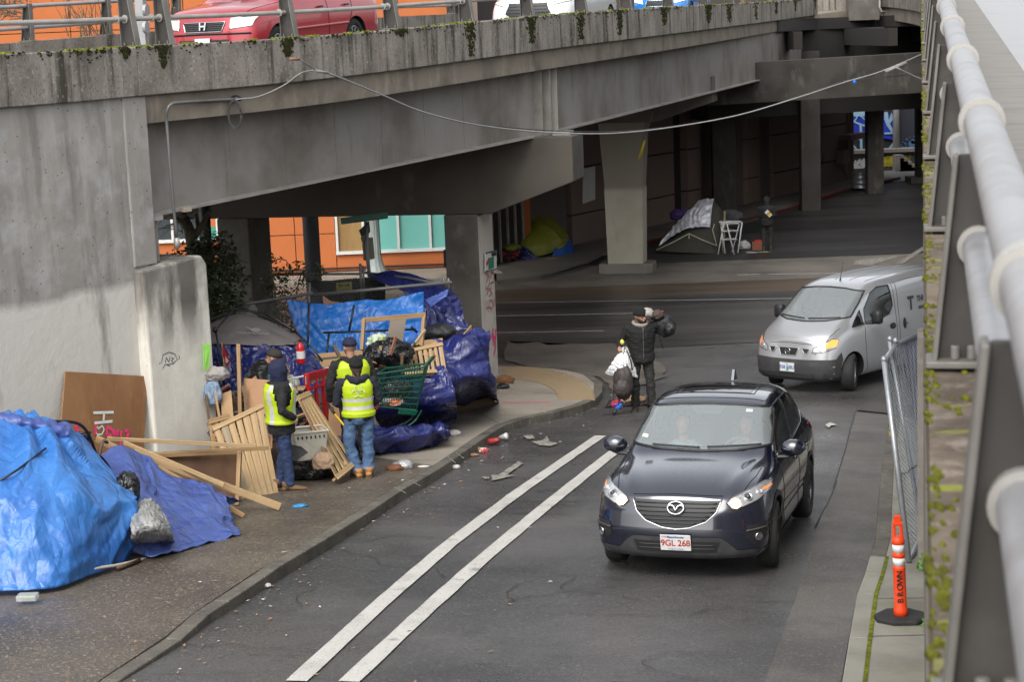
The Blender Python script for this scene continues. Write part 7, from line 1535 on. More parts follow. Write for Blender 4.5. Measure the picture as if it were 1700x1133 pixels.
mb.m = 0; mb.build('rubbish', HM_, label='tangled rags, cardboard scraps and broken sticks filling the camp pile', cat='rubbish', kind='stuff')
# ---- cream bin
bn = empty('storage_bin', P(515, 745, 23.4), 'cream plastic bin with a row of slots resting on the black bags', 'bin')
a, b, c, d = P(487, 722, 23.1), P(545, 716, 23.5), P(541, 762, 23.5), P(497, 768, 23.1); bk = Vector((-.12, .38, 0))
mb = MB(); mb.add([a, b, c, d, a+bk, b+bk, c+bk*.85, d+bk*.85], [(0, 1, 2, 3), (0, 3, 7, 4), (1, 5, 6, 2), (4, 7, 6, 5), (3, 2, 6, 7)]); mb.build('tub', WHPL, bn, bevel=.02)
up = Vector((0, 0, .03)); mb = MB(); mb.tube([a+up*.2, b+up*.2, b+bk, a+bk, a+up*.2], .018, 6); mb.build('rim', WHPL, bn)
for k in range(7): q = a.lerp(b, (k+1)/8)+Vector((0, -.006, -.06)); mb = MB(); mb.box(q, (.02, .01, .035)); mb.build('slot', BLACKP, bn)
board([(482, 738, 23.0), (500, 742, 23.0), (512, 752, 23.0), (488, 768, 22.95)], .02, mat('grey_panel', (.07, .07, .075)), 'board', 'dark grey triangular panel against the cream bin')
# ---- red barrier
rb = empty('red_barrier', P(528, 660, 25), 'red plastic barrier frame standing behind the slanted pallet', 'barrier')
A_, B_ = P(508, 622, 24.9), P(543, 613, 25.6); dn = Vector((0, 0, -1))
for t0, w in ((.02, .07), (.42, .045), (.75, .045), (1.0, .07)): p = A_.lerp(B_, t0); bar(p, p+dn*.85, w, .05, REDPL, 'upright', rb, up=(1, .6, 0))
for z in (.04, .22, .72): bar(A_+dn*z, B_+dn*z, .10 if z < .2 else .04, .055, REDPL, 'rail', rb)
board([A_+dn*.02+Vector((0, -.05, 0)), B_+dn*.02+Vector((0, -.05, 0)), B_+dn*.14+Vector((0, -.05, 0)), A_+dn*.14+Vector((0, -.05, 0))], .01, mat('scuffed_label', (.42, .38, .36), [((.4, .05, .05), 8, U, .5, .56, .8)]), 'label', parent=rb)
rod([(470, 632, 25.3), (513, 623, 25.0)], .012, WHPL, label='thin white rod tied between the tent and the red barrier')
# ---- extinguisher
fe = empty('fire_extinguisher', P(500, 606, 26.1), 'red fire extinguisher with white label hung at the tent corner', 'extinguisher'); c = P(500, 604, 26.1)
mb = MB(); mb.lathe(c, [(0, 0), (.055, .0), (.062, .02), (.062, .24), (.05, .28), (.025, .30), (.02, .32), (0, .32)], 18); mb.build('cylinder', mat('extinguisher_red', (.55, .015, .015), r=.25), fe, smooth=True)
mb = MB(); mb.lathe(c, [(.0635, .08), (.0635, .19), (.063, .19), (.063, .08)], 18); mb.build('label', PLATE, fe)
mb = MB(); mb.tube([c+Vector((0, 0, .31)), c+Vector((0, 0, .36))], .018, 8); mb.tube([c+Vector((.0, 0, .35)), c+Vector((.09, -.02, .37))], .01, 6); mb.tube(curve([c+Vector((0, 0, .34)), c+Vector((-.07, -.02, .32)), c+Vector((-.075, -.02, .18))], 8), .008, 6); mb.build('valve', BLACKP, fe)
# ---- tool, flag, green paper
tl = empty('loppers', P(560, 695, 24.6), 'long tool with yellow handle and black grip behind the light-jeans person', 'tool')
rod([(545, 672, 24.6), (556, 688, 24.5)], .02, BLACKP, 'grip', parent=tl); rod([(556, 688, 24.5), (580, 718, 24.3)], .014, mat('yellow_shaft', (.75, .5, .03), r=.4), 'shaft', parent=tl)
fg = empty('flag', P(372, 590, 25.8), 'small red flag with white mark beside the tent', 'flag'); rod([(368, 568, 25.9), (374, 625, 25.7)], .01, PINE, 'staff', parent=fg)
board([(369, 572, 25.8), (382, 600, 25.8), (377, 610, 25.8), (370, 600, 25.8)], .004, REDPL, 'cloth', parent=fg); board([(374, 592, 25.78), (380, 600, 25.78), (375, 604, 25.78)], .002, WHITEF, 'white_mark', parent=fg)
board([(337, 572, 24.0), (350, 572, 24.1), (347, 614, 24.1), (339, 615, 24.0)], .006, mat('neon_green_paper', (.42, .95, .16), r=.7), 'paper_sign', 'bright green paper hanging at the pillar edge', 'sign')
# ---- shopping cart
GRN = mat('green_cart_enamel', (.006, .075, .045), r=.35)
sc_ = empty('shopping_cart', G(680, 722, .13), 'dark green wire shopping cart loaded with bags', 'cart')
T = [P(*q) for q in ((626, 622, 25.7), (704, 610, 26.0), (712, 604, 26.6), (640, 612, 26.4))]; Bm = [P(*q) for q in ((632, 676, 25.8), (690, 682, 26.0), (694, 674, 26.5), (644, 668, 26.3))]
mb = MB()
for k in range(8):
    t = k/7; r_ = [T[i].lerp(Bm[i], t) for i in range(4)]; mb.tube(r_+[r_[0]], .009 if k not in (0, 7) else .016, 5)
for i in range(4):
    j = (i+1) % 4; n_ = 16 if i % 2 == 0 else 8
    for k in range(n_): mb.tube([T[i].lerp(T[j], k/n_), Bm[i].lerp(Bm[j], k/n_)], .0045, 4)
for k in range(1, 10): mb.tube([Bm[0].lerp(Bm[1], k/10), Bm[3].lerp(Bm[2], k/10)], .0045, 4)
mb.build('basket', GRN, sc_)
mb = MB(); mb.tube([T[1], P(716, 594, 26.0), P(718, 590, 26.2), P(690, 590, 26.2)][0:2]+[P(722, 592, 26.5), T[2]], .016, 6); mb.build('handle', GRN, sc_)
board([(664, 680, 25.85), (694, 683, 26.0), (690, 690, 26.0), (662, 688, 25.85)], .03, mat('green_plastic', (.005, .12, .06), r=.4), 'bumper', parent=sc_)
for s, (u0, u1) in enumerate(((668, 700), (642, 690))):
    mb = MB(); mb.tube(curve([P(u1, 682, 26+.3*s), P(u1-12, 700, 26+.3*s), P(u0-2, 715, 25.9+.3*s), P(u0-5, 722, 25.8+.3*s)], 8)+[P(u1+20, 722, 26.2+.3*s)], .014, 5); mb.build('chassis_tube', GRN, sc_)
for q in ((663, 724, 25.75), (712, 722, 26.2), (645, 718, 26.1), (700, 716, 26.5)):
    c = P(*q); mb = MB(); mb.lathe(c, [(0, -.015), (.055, -.015), (.06, 0), (.055, .015), (0, .015)], 14, Matrix.Rotation(PI/2, 4, 'Y')); mb.build('wheel', TYRE, sc_)
blob('bin_bag', P(655, 652, 26.15), (.24, .18, .17), BAGK, 'black bag inside the green shopping cart', seed=33, wr=.3); blob('snack_bag', P(650, 668, 25.95), (.16, .1, .07), mat('white_orange_pack', (.6, .6, .58), [((.7, .2, .08), 6, U, .5, .56, 1)], r=.4), 'white and orange packets in the corner of the shopping cart', 'packet', seed=34)
# ============================================================ vegetation
LEAF = mat('dark_leaf', (.055, .075, .03), [((.10, .12, .05), 4, U, .5, .7, .7), ((.10, .05, .03), 6, U, .6, .7, .6)], r=.45)
LEAFG = mat('weed_leaf', (.10, .26, .03), [((.2, .36, .06), 20, U, .5, .7, .7)], r=.6)
BARK = mat('bark', (.16, .13, .09), [((.08, .06, .04), 8, (1, 1, .3), .45, .65, .8)], r=.9, bump=[(14, (1, 1, .3), .5, .02)])
def leaves(mb, c, r, n, s, seed=0):
    rr = random.Random(seed)
    for _ in range(n):
        while True:
            q = Vector((rr.uniform(-1, 1), rr.uniform(-1, 1), rr.uniform(-1, 1)))
            if q.length < 1: break
        k = 1+.35*noise.noise(q*2.2+Vector((seed, 0, 0)))
        if noise.noise(q*3+Vector((seed*2, 5, 0))) < -.15: continue
        p = Vector(c)+Vector((q.x*r[0], q.y*r[1], q.z*r[2]))*k; a = Vector((rr.uniform(-1, 1), rr.uniform(-1, 1), rr.uniform(-.6, .6))).normalized(); b = a.cross(Vector((rr.uniform(-1, 1), rr.uniform(-1, 1), rr.uniform(-1, 1)))).normalized()
        L = s*rr.uniform(.6, 1.3); h = a.cross(b)*L*.12
        mb.add([p-a*L, p+b*L*.42+h, p+a*L, p-b*L*.42+h], [(0, 1, 2), (0, 2, 3)])
def plant(name, label, balls, stems, s, cat='shrub', m=LEAF, seed=1):
    r = empty(name, P(*stems[0][0]) if stems else balls[0][0], label, cat); mb = MB()
    for k, (c, rad, n) in enumerate(balls): leaves(mb, P(*c) if not isinstance(c, Vector) else c, rad, n, s, seed+k)
    mb.build('foliage', m, r, fixn=False)
    if stems:
        mb = MB()
        for st in stems: mb.tube(curve([P(*q) for q in st], 6), [.02*(1-.11*i) for i in range(7)], 5)
        mb.build('stem', BARK, r)
    return r
plant('evergreen_shrub', 'dense dark leafy bush behind the pillar below the steel girder', [((330, 450, 30), (.75, .5, .5), 1500), ((352, 480, 29.5), (.6, .5, .6), 1500), ((322, 505, 29.5), (.7, .5, .6), 1300), ((356, 425, 30.2), (.45, .4, .45), 800), ((360, 520, 29), (.4, .4, .5), 600), ((338, 410, 30.5), (.35, .3, .2), 300)], [[(340, 560, 30), (345, 500, 30), (352, 420, 30)], [(345, 560, 30), (330, 500, 30), (322, 430, 30)]], .055, seed=3)
plant('climbing_shrub', 'thin trailing ivy on the chain-link fence beside the left column', [((455, 470, 31), (.25, .2, .55), 350), ((468, 530, 30.5), (.3, .2, .6), 450), ((505, 452, 31), (.45, .15, .22), 260), ((455, 510, 30.5), (.22, .2, .5), 240), ((495, 500, 30.8), (.3, .15, .4), 160)], [[(450, 570, 30.5), (460, 500, 30.5), (447, 440, 30.8), (470, 430, 31), (480, 440, 31)], [(480, 570, 30.5), (490, 500, 30.5), (500, 455, 31), (515, 448, 31)]], .045, seed=21)
tr = empty('small_tree', P(325, 440, 32), 'pale-trunked small tree behind the girder end', 'tree')
for pts, r0 in (([(330, 470, 32), (326, 430, 32), (318, 400, 32), (312, 375, 32), (300, 350, 32.3)], .16), ([(318, 398, 32), (335, 375, 32), (348, 350, 32)], .08), ([(316, 390, 32), (306, 372, 31.8), (292, 362, 31.5)], .06), ([(330, 380, 32), (325, 355, 32)], .05)):
    mb = MB(); c = curve([P(*q) for q in pts], 12); mb.tube(c, [r0*(1-.6*i/12) for i in range(13)], 9); mb.build('branch' if r0 < .15 else 'trunk', BARK, tr, smooth=True)
tw = MB(); rr = random.Random(4)
for k in range(26):
    a = P(rr.uniform(285, 345), rr.uniform(352, 392), 31.8); b = a+Vector((rr.uniform(-.5, .3), rr.uniform(-.2, .2), rr.uniform(-.35, .35))); tw.tube([a, a.lerp(b, .5)+Vector((0, 0, .04)), b], [.009, .006, .003], 4)
tw.build('twigs', BARK, tr, kind='stuff')
for lb, sx, n, px0 in (('bare budding twigs above the viaduct at the far left', 0, 60, (0, 45)), ('spindly budding shrub between the left rail posts', 1, 34, (105, 180)), ('budding twigs just left of the red car', 2, 14, (272, 300))):
    r = empty('bare_shrub', P(px0[0]+10, 90, 33.5), lb, 'shrub'); mb = MB(); lf = MB(); rr = random.Random(sx+9)
    for k in range(n):
        x = rr.uniform(*px0); y0 = rr.uniform(30, 95) if sx else rr.uniform(0, 30); a = P(x, y0, 34.5); b = a+Vector((rr.uniform(-.35, .25), 0, rr.uniform(.2, .9) if sx else rr.uniform(-.15, .25))); mid = a.lerp(b, .5)+Vector((rr.uniform(-.06, .06), 0, 0))
        mb.tube([a, mid, b], [.012, .008, .004], 4); leaves(lf, b, (.07, .07, .09), 5, .022, k); leaves(lf, mid, (.05, .05, .07), 3, .022, k+50)
    mb.build('twigs', BARK, r, kind='stuff'); lf.build('buds', mat('bud_green', (.2, .22, .06), r=.7) if sx else BARK, r, fixn=False)
# weeds and grass at the right pavement
for lb, q, n in (('bright green weeds at the foot of the retaining wall by the gate', (1549, 945), 260), ('small tuft of green weeds in the pavement joint', (1548, 1052), 90)):
    mb = MB(); c = G(*q, .13); leaves(mb, c+Vector((0, .05, .05)), (.16 if n > 200 else .09, .2, .09 if n > 200 else .03), n, .028, n); mb.build('weed', LEAFG, label=lb, cat='weed', fixn=False)
# moss hanging on the viaduct parapet: small cushions below each post and along the lip
mb = MB(); rr = random.Random(5)
def mossat(i0f, z, s, sz):
    i = min(int(i0f), len(BE)-2); p = BE[i].lerp(BE[i+1], i0f-i)-bnorm(i)*.004+Vector((0, 0, z)); n = -bnorm(i); d = (BE[i+1]-BE[i]).normalized()
    rg = [[p+n*o+d*math.cos(t)*s*a+Vector((0, 0, 1))*math.sin(t)*sz*a for t in [2*PI*q/7 for q in range(7)]] for a, o in ((1, -.005), (.8, .008), (.35, .016))]; mb.ring(rg)
posts_i = []
for px in PX1:
    p = at_px(px)[0]; i = min(range(len(BE)-1), key=lambda k: (BE[k]-p).length); posts_i.append(i+.3)
for k, pi_ in enumerate(posts_i):
    dens = 170 if k in (1, 2, 4, 5, 6, 7, 8, 9, 10) else 90; dep = (.12, .28, .25, .1, .55, .45, .5, .5, .4, .45, .5, .5, .4, .4, .4)[k]; wd = .16*(1 if k < 6 else 1.2)
    for q in range(dens): t = rr.random()**1.2; mossat(pi_+rr.gauss(0, 1)*wd*(1-t*.6)*.9, -t*dep, rr.uniform(.006, .02), rr.uniform(.01, .035))
for q in range(1300):
    i = rr.uniform(8, 66)
    if noise.noise(Vector((i*1.7, 3, 1))) > -.05: mossat(i, rr.uniform(-.05, .012)-(rr.random() < .12)*rr.random()*.12, rr.uniform(.006, .02), rr.uniform(.006, .016))
mb.build('moss', MOSSD, label='dark moss hanging in streaks from the viaduct parapet edge', cat='moss', kind='stuff')
mb = MB()
for q in range(900):
    i = rr.uniform(4, 60)
    if noise.noise(Vector((i*.9, 8, 1))) > .02: k = min(int(i), len(BE)-2); p = BE[k].lerp(BE[k+1], i-k)+bnorm(k)*rr.uniform(0, .12); s = rr.uniform(.012, .035); mb.ring([[p+Vector((math.cos(t)*s*a, math.sin(t)*s*a, z)) for t in [2*PI*w/7 for w in range(7)]] for a, z in ((1, -.005), (.75, .015), (.3, .025))])
mb.build('moss', MOSS, label='brighter moss cushions on top of the viaduct parapet', cat='moss', kind='stuff')
# ============================================================ chain-link
def chain(name, TL, TR, BR, BL, nu, nv, m, parent, r=.004, kind='stuff'):
    mb = MB(); B = lambda u, v: TL.lerp(TR, u).lerp(BL.lerp(BR, u), v)
    n = (TR-TL).cross(BL-TL).normalized()*r
    for s in (1, -1):
        for k in range(-nv, nu):
            pts = []
            for q in range(nv+1):
                u = (k+q)/nu if s > 0 else (k+nv-q)/nu
                if -1e-6 <= u <= 1+1e-6: pts.append(B(u, q/nv)+n*(1 if (q+k) % 2 else -1))
            if len(pts) > 1:
                for a, b in zip(pts, pts[1:]):
                    d = (b-a).normalized(); e = d.cross(n).normalized()*r*.8; e2 = n.normalized()*r*.8
                    mb.add([a+e, a-e*.5+e2, a-e*.5-e2, b+e, b-e*.5+e2, b-e*.5-e2], [(0, 1, 4, 3), (1, 2, 5, 4), (2, 0, 3, 5)])
    return mb.build(name, m, parent, kind=kind, fixn=False)
fc = empty('chain_link_fence', P(512, 560, 30), 'grey chain-link fence with round top rails behind the camp', 'fence')
rod([(325, 519, 29.2), (420, 503, 29.5), (520, 487, 29.8)], .028, METG, 'rail', parent=fc); rod([(520, 490, 29.8), (640, 479, 29.9), (750, 469, 30.0)], .03, METG, 'rail', parent=fc)
rod([(446, 456, 31.2), (600, 455, 31.6)], .022, METG, 'rail', parent=fc); rod([(600, 452, 31.8), (680, 462, 31), (742, 474, 30.2)], .022, METG, 'rail', parent=fc)
for pts, r in (([(513, 470, 29.8), (512, 560, 29.8)], .03), ([(598, 438, 31.6), (601, 500, 31.6)], .025), ([(603, 442, 31.6), (605, 500, 31.6)], .018), ([(736, 460, 30.1), (738, 480, 30.1)], .02), ([(744, 462, 30.0), (746, 482, 30.0)], .02)): rod(pts, r, METG, 'post', parent=fc)
chain('wire_mesh', P(325, 520, 29.2), P(512, 489, 29.8), P(512, 600, 29.8), P(325, 640, 29.2), 46, 26, METG, fc)
chain('wire_mesh', P(446, 457, 31.3), P(742, 462, 31.4), P(742, 510, 31.4), P(446, 540, 31.3), 60, 14, METG, fc)
sheet('debris_screen', [[(506, 462, 31.7), (540, 466, 31.7), (590, 462, 31.7), (640, 459, 31.7)], [(525, 482, 31.7), (560, 484, 31.7), (600, 482, 31.7), (640, 480, 31.7)], [(550, 500, 31.7), (570, 502, 31.7), (600, 500, 31.7), (640, 498, 31.7)]], mat('black_green_screen', (.012, .016, .01), [((.04, .045, .025), 8, U, .52, .7, .7)], r=.9, bump=[(20, U, .8, .03)]), parent=fc, nu=60, nv=24, wr=.10, f=3)
pl_ = board([(558, 470, 31.4), (584, 468, 31.4), (585, 484, 31.4), (559, 487, 31.4)], .01, mat('yellow_plate', (.42, .36, .05), r=.6), 'yellow_sign', 'small yellow Event Rent-A-Fence sign on the chain-link fence', 'sign')
F = basis(P(571, 474, 31.37), (1, 0, .05), (0, 0, 1)); DK = mat('sign_dark_print', (.03, .03, .03)); text_mesh('sign_lettering', 'Event', .085, F, DK, pl_, .001, bold=.003)
F = basis(P(571, 480, 31.37), (1, 0, .05), (0, 0, 1)); text_mesh('sign_lettering', 'Rent-A-Fence', .042, F, DK, pl_, .001)
board([(407, 525, 30.4), (420, 500, 30.4), (428, 515, 30.4), (424, 560, 30.4), (405, 560, 30.4)], .01, mat('pale_plastic_sheet', (.5, .5, .5), r=.5), 'plastic_sheet', 'pale torn plastic sheet hung behind the fence left', 'sheet')
# ============================================================ street furniture behind
lp = empty('lamp_post', G(625, 463, .13), 'fluted grey-green cast lamp post base before the teal windows', 'lamp'); c = G(625, 463, .13); LG = mat('lamp_green_grey', (.30, .34, .32), [((.42, .46, .44), 9, (3, 3, .4), .5, .7, .7)], r=.5)
mb = MB(); pr = [(.38, 0), (.38, .1), (.33, .14), (.33, .2), (.27, .26), (.19, .5), (.16, .75), (.17, .8), (.16, .85), (.15, 1.9), (.17, 1.93), (.15, 2.0), (.13, 5.5), (.0, 5.5)]
pr = [(r, z+.13) for r, z in pr]; c.z = 0
mb.ring([[c+Vector((r*math.cos(t)*(1+.05*math.cos(12*t)*(r < .3)), r*math.sin(t)*(1+.05*math.cos(12*t)*(r < .3)), z)) for t in [2*PI*k/48 for k in range(48)]] for r, z in [(.38, 0)]+pr]); mb.build('shaft', LG, lp, smooth=True)
ps = empty('street_sign_post', P(615, 500, 33), 'steel sign post with green street-name blades seen from behind', 'sign')
rod([(618, 505, 33), (611, 436, 33), (608, 368, 33)], .035, METG, 'post', parent=ps)
sgp = board([(565, 362, 32.9), (566, 373, 32.9), (644, 363, 32.95), (644, 352, 32.95)], .012, mat('street_sign_green', (.01, .12, .08), r=.4), 'name_blade', parent=ps)
F = basis(P(605, 363, 32.85), P(640, 359, 32.9)-P(570, 368, 32.9), (0, 0, 1)); text_mesh('blade_lettering', 'North Louise Ave', .075, F, mat('dim_sign_print', (.16, .2, .19)), sgp, .001)
board([(597, 383, 32.8), (613, 368, 33.0), (615, 385, 33.1), (603, 398, 32.9)], .02, mat('back_of_sign', (.03, .04, .035), r=.5), 'name_blade', parent=ps); board([(600, 395, 32.8), (610, 388, 33.0), (611, 396, 33.1), (602, 402, 32.9)], .02, METG, 'bracket', parent=ps)
sb = board([(603, 396, 33.05), (620, 394, 33.2), (623, 430, 33.2), (606, 433, 33.05)], .06, mat('grey_signal_back', (.17, .16, .12), r=.6), 'signal_box', parent=ps, bevel=.02)
up_ = empty('steel_pole', P(521, 470, 38), 'plain dark steel column before the orange wall', 'pole'); c = P(520, 450, 38); rod([Vector((c.x, c.y, 0)), Vector((c.x, c.y, 6))], .17, mat('blue_grey_pole', (.10, .105, .12), [((.06, .06, .065), 3, U, .45, .7, .7)], r=.5), 'shaft', parent=up_, n=18)
board([(736, 417, 45), (749, 417, 45), (749, 443, 45), (737, 443, 45)], .3, BLACKP, 'signal_housing', 'black pedestrian signal housing beside the right column', 'signal')
# sign and graffiti on the pier's street face
e2 = k0+NS*.012
def onpier(px, py):
    r = ray(px, py); n = NS; t = (e2-CAMP).dot(n)/r.dot(n); return CAMP+r*t
ss = empty('street_sign', onpier(812, 434), 'small street sign with green and red panel bolted to the graffiti column', 'sign'); A1 = [onpier(*q) for q in ((803, 420), (822, 415), (822, 447), (803, 451))]
mb = MB(); mb.prism([a+NS*.02 for a in A1], NS*.012); pz_ = mb.build('plate', WHITEF, ss)
q4 = lambda pts, o: MB().prism([onpier(*q)+NS*o for q in pts], NS*.003)
q4([(808, 429), (817, 426), (817, 445), (808, 448)], .033).build('green_panel', mat('panel_green', (.01, .22, .13)), ss); q4([(804, 437), (809, 428), (810, 431), (805, 443)], .037).build('red_flash', REDPL, ss); q4([(803, 420), (822, 415), (822, 417), (803, 422)], .034).build('black_border', BLACKP, ss); q4([(813, 420), (821, 418), (821, 424), (813, 426)], .037).build('black_panel', BLACKP, ss); q4([(803, 450), (822, 446), (822, 447.5), (803, 451.5)], .034).build('black_border', BLACKP, ss)
nF2 = NS
def sp2(pts, w, m, k=0):
    c = [onpier(*q)+NS*(.002+.0015*k) for q in pts]; mb = MB()
    for a, b in zip(c, c[1:]): d = (b-a).normalized(); q = d.cross(NS)*w/2; mb.quad(a+q, b+q, b-q, a-q)
    mb.build('graffiti', m, cc)
for k, pts in enumerate(([(807, 470), (812, 456), (813, 470), (808, 482), (806, 474)], [(814, 462), (816, 452), (820, 455), (820, 468), (815, 470), (815, 486)], [(808, 490), (812, 478), (817, 488), (812, 492)], [(806, 452), (809, 458), (811, 452)], [(808, 498), (807, 512), (811, 512), (812, 500), (816, 498), (819, 506), (815, 514), (811, 508)], [(820, 496), (821, 510)], [(809, 516), (810, 518)], [(814, 517), (815, 519)])): sp2(pts, .022, REDS, k)
for k, pts in enumerate(([(812, 548), (812, 578)], [(812, 564), (818, 556)], [(818, 545), (820, 574)], [(823, 546), (822, 580), (820, 590)], [(818, 562), (823, 560)])): sp2(pts, .06, PINK, k)
# pillar tag (thin black drawing)
pn = -Vector((nW.x, nW.y, 0)); q0_ = Vector((q0.x, q0.y, 0))
def onpil(px, py): r = ray(px, py); t = (q0_-CAMP).dot(pn)/r.dot(pn); return CAMP+r*t+pn*.004
INK = mat('black_marker', (.04, .04, .04), r=.8); pm = MB()
for pts in ([(268, 603), (270, 590), (280, 585), (290, 588), (294, 597), (288, 604), (276, 606)], [(274, 603), (276, 594), (280, 602), (282, 593)], [(284, 594), (288, 596), (284, 599), (288, 603)], [(296, 590), (298, 594), (296, 597)], [(266, 602), (264, 605)], [(270, 612), (274, 605), (282, 608)]):
    c = [onpil(*q) for q in pts]
    for a, b in zip(c, c[1:]): d = (b-a).normalized(); q = d.cross(pn)*.005; pm.quad(a+q, b+q, b-q, a-q)
pillar_o = [o for o in via.children if o.name.startswith('pillar')][0]; pm.build('marker_drawing', INK, pillar_o)
# pink line on the pavement, white survey marks on the kerb
gstrip([Gp(833, 670, .127), Gp(880, 668, .127), Gp(914, 669, .127)], .05, .131, 'pink_mark', PINK); gstrip([Gp(772, 689, .127), Gp(778, 687, .127)], .05, .131, 'orange_mark', mat('orange_spray', (.9, .2, .02)))
for pts in ([(653, 810), (671, 809), (674, 820)], [(675, 797), (695, 796), (698, 808)], [(741, 758), (754, 759), (757, 770)], [(757, 753), (768, 754), (770, 762)]): gstrip([Gp(*q, .127) for q in pts], .014, .134, 'survey_mark', PAINTO)
for (x, y, w) in ((400, 902, 16), (418, 932, 14), (352, 965, 12), (254, 994, 14), (275, 1001, 8), (455, 902, 10)): gstrip([Gp(x, y, .12), Gp(x+w, y+2, .12)], .013, .129, 'survey_mark', PAINTO)
# ============================================================ litter
WR = mat('white_wrapper', (.65, .63, .6), r=.5); BRP = mat('brown_paper_litter', (.35, .2, .11), r=.8); RC = mat('red_can', (.35, .03, .03), [((.02, .02, .02), 5, U, .5, .6, .8)], r=.35)
def litter(px, py, h, r, m, lb, cat, seed, name='wrapper', **k): c = G(px, py, h); return blob(name, c+Vector((0, 0, r[2]*.6)), r, m, lb, cat, seed=seed, wr=.35, sub=3, **k)
litter(670, 778, .125, (.13, .10, .07), mat('silver_bag', (.4, .4, .4), r=.25, metal=.3, bump=[(20, U, .8, .02, 'crease')]), 'crumpled silvery bag on the pavement right of the tan boots', 'litter', 41)
litter(655, 781, .125, (.12, .08, .045), mat('leaf_brown', (.22, .09, .04), r=.8), 'brown rag beneath the silvery bag', 'litter', 42); litter(703, 776, .125, (.08, .03, .015), WR, 'flat white wrapper between silvery bag and kerb', 'litter', 43)
litter(752, 723, .125, (.12, .08, .05), WR, 'thin clear bag on the pavement near the blue tarpaulin end', 'litter', 44)
c = G(820, 738, .01); mb = MB(); mb.lathe(c+Vector((0, 0, .05)), [(0, -.09), (.045, -.09), (.05, -.05), (.05, .05), (.045, .09), (0, .09)], 14, Matrix.Rotation(1.4, 4, 'Y') @ Matrix.Rotation(.3, 4, 'X')); mb.build('drink_can', RC, label='red and black can lying in the gutter', cat='can', smooth=True)
c = G(836, 731, .01); mb = MB(); mb.lathe(c+Vector((0, 0, .05)), [(0, -.08), (.03, -.08), (.05, .06), (.052, .07), (0, .075)], 14, Matrix.Rotation(1.2, 4, 'Y') @ Matrix.Rotation(.6, 4, 'X')); mb.build('paper_cup', WR, label='white paper cup on its side beside the red can', cat='cup', smooth=True)
litter(803, 751, 0, (.07, .05, .04), mat('red_white_pack', (.6, .55, .52), [((.6, .03, .04), 9, U, .5, .55, 1)]), 'red and white food wrapper in the gutter', 'litter', 45); litter(795, 748, 0, (.06, .05, .03), BRP, 'brown scrap next to the red and white wrapper', 'litter', 46); litter(757, 778, 0, (.06, .04, .03), WR, 'white scrap in the gutter below the survey marks', 'litter', 47); litter(786, 757, 0, (.07, .05, .02), BRP, 'brown leaves and scraps in the gutter', 'litter', 48)
litter(498, 842, .125, (.09, .04, .02), mat('blue_glove', (.02, .25, .55), r=.5), 'bright blue glove on the brown pavement', 'glove', 49, 'glove'); litter(442, 975, 0, (.05, .04, .025), WR, 'small white scrap at the foot of the near kerb', 'litter', 50); litter(350, 1026, 0, (.04, .03, .02), WR, 'white crumb at the worn kerb end', 'litter', 51)
cb = empty('food_box', G(44, 995, .12), 'clear plastic food box with green scraps before the light blue tarpaulin', 'box'); c = G(46, 997, .12); mb = MB(); mb.prism([c+Vector((x, y, .0)) for x, y in ((-.1, -.07), (.1, -.07), (.1, .07), (-.1, .07))], (0, 0, .06)); mb.build('tub', mat('clear_plastic', (.7, .72, .7), r=.1, alpha=.45), cb, bevel=.015); blob('scraps', c+Vector((0, 0, .03)), (.07, .05, .02), LEAFG, parent=cb, sub=2)
litter(838, 636, .13, (.16, .14, .09), mat('rotten_wood', (.2, .09, .04), r=.85, bump=[(20, U, .8, .03)]), 'rotten brown wood and rubbish at the column foot', 'litter', 53); litter(834, 645, .13, (.13, .08, .05), BAGK, 'black rag beside the rotten wood', 'litter', 54)
litter(1047, 668, 0, (.26, .15, .08), mat('crumpled_kraft', (.45, .29, .16), r=.8), 'crumpled brown paper bag on the drain grate', 'litter', 55)
rr = random.Random(11); mb = MB(); mw = MB()
for k in range(520):                               # leaf and grit litter along the gutter and pavement
    t = rr.random(); i = rr.uniform(2, len(KE2)-6); a = KE2[int(i)].lerp(KE2[int(i)+1], i % 1); o_ = abs(rr.gauss(0, .35)) if rr.random() < .7 else rr.uniform(0, 3.0)
    n = Vector((.92, -.38)); q = a+n*(o_+.03) if rr.random() < .62 else a-n*rr.uniform(.1, 2.6); h = .0 if (q-a).dot(n) > 0 else .128; z = g(q.x, q.y)+h+.004; s = rr.uniform(.006, .025); th = rr.uniform(0, 6)
    (mb if rr.random() < .72 else mw).add([(q.x+s*math.cos(th+b)*f_, q.y+s*math.sin(th+b)*f_, z+rr.uniform(0, .008)) for b, f_ in ((0, 1.5), (1.7, .6), (3.1, 1.4), (4.6, .5))], [(0, 1, 2), (0, 2, 3)])
mb.build('leaf_litter', BRP, label='dead leaves and grit scattered along the gutter and pavement', cat='leaves', kind='stuff', fixn=False); mw.build('paper_scraps', WR, label='tiny pale paper scraps scattered along the street edge', cat='litter', kind='stuff', fixn=False)
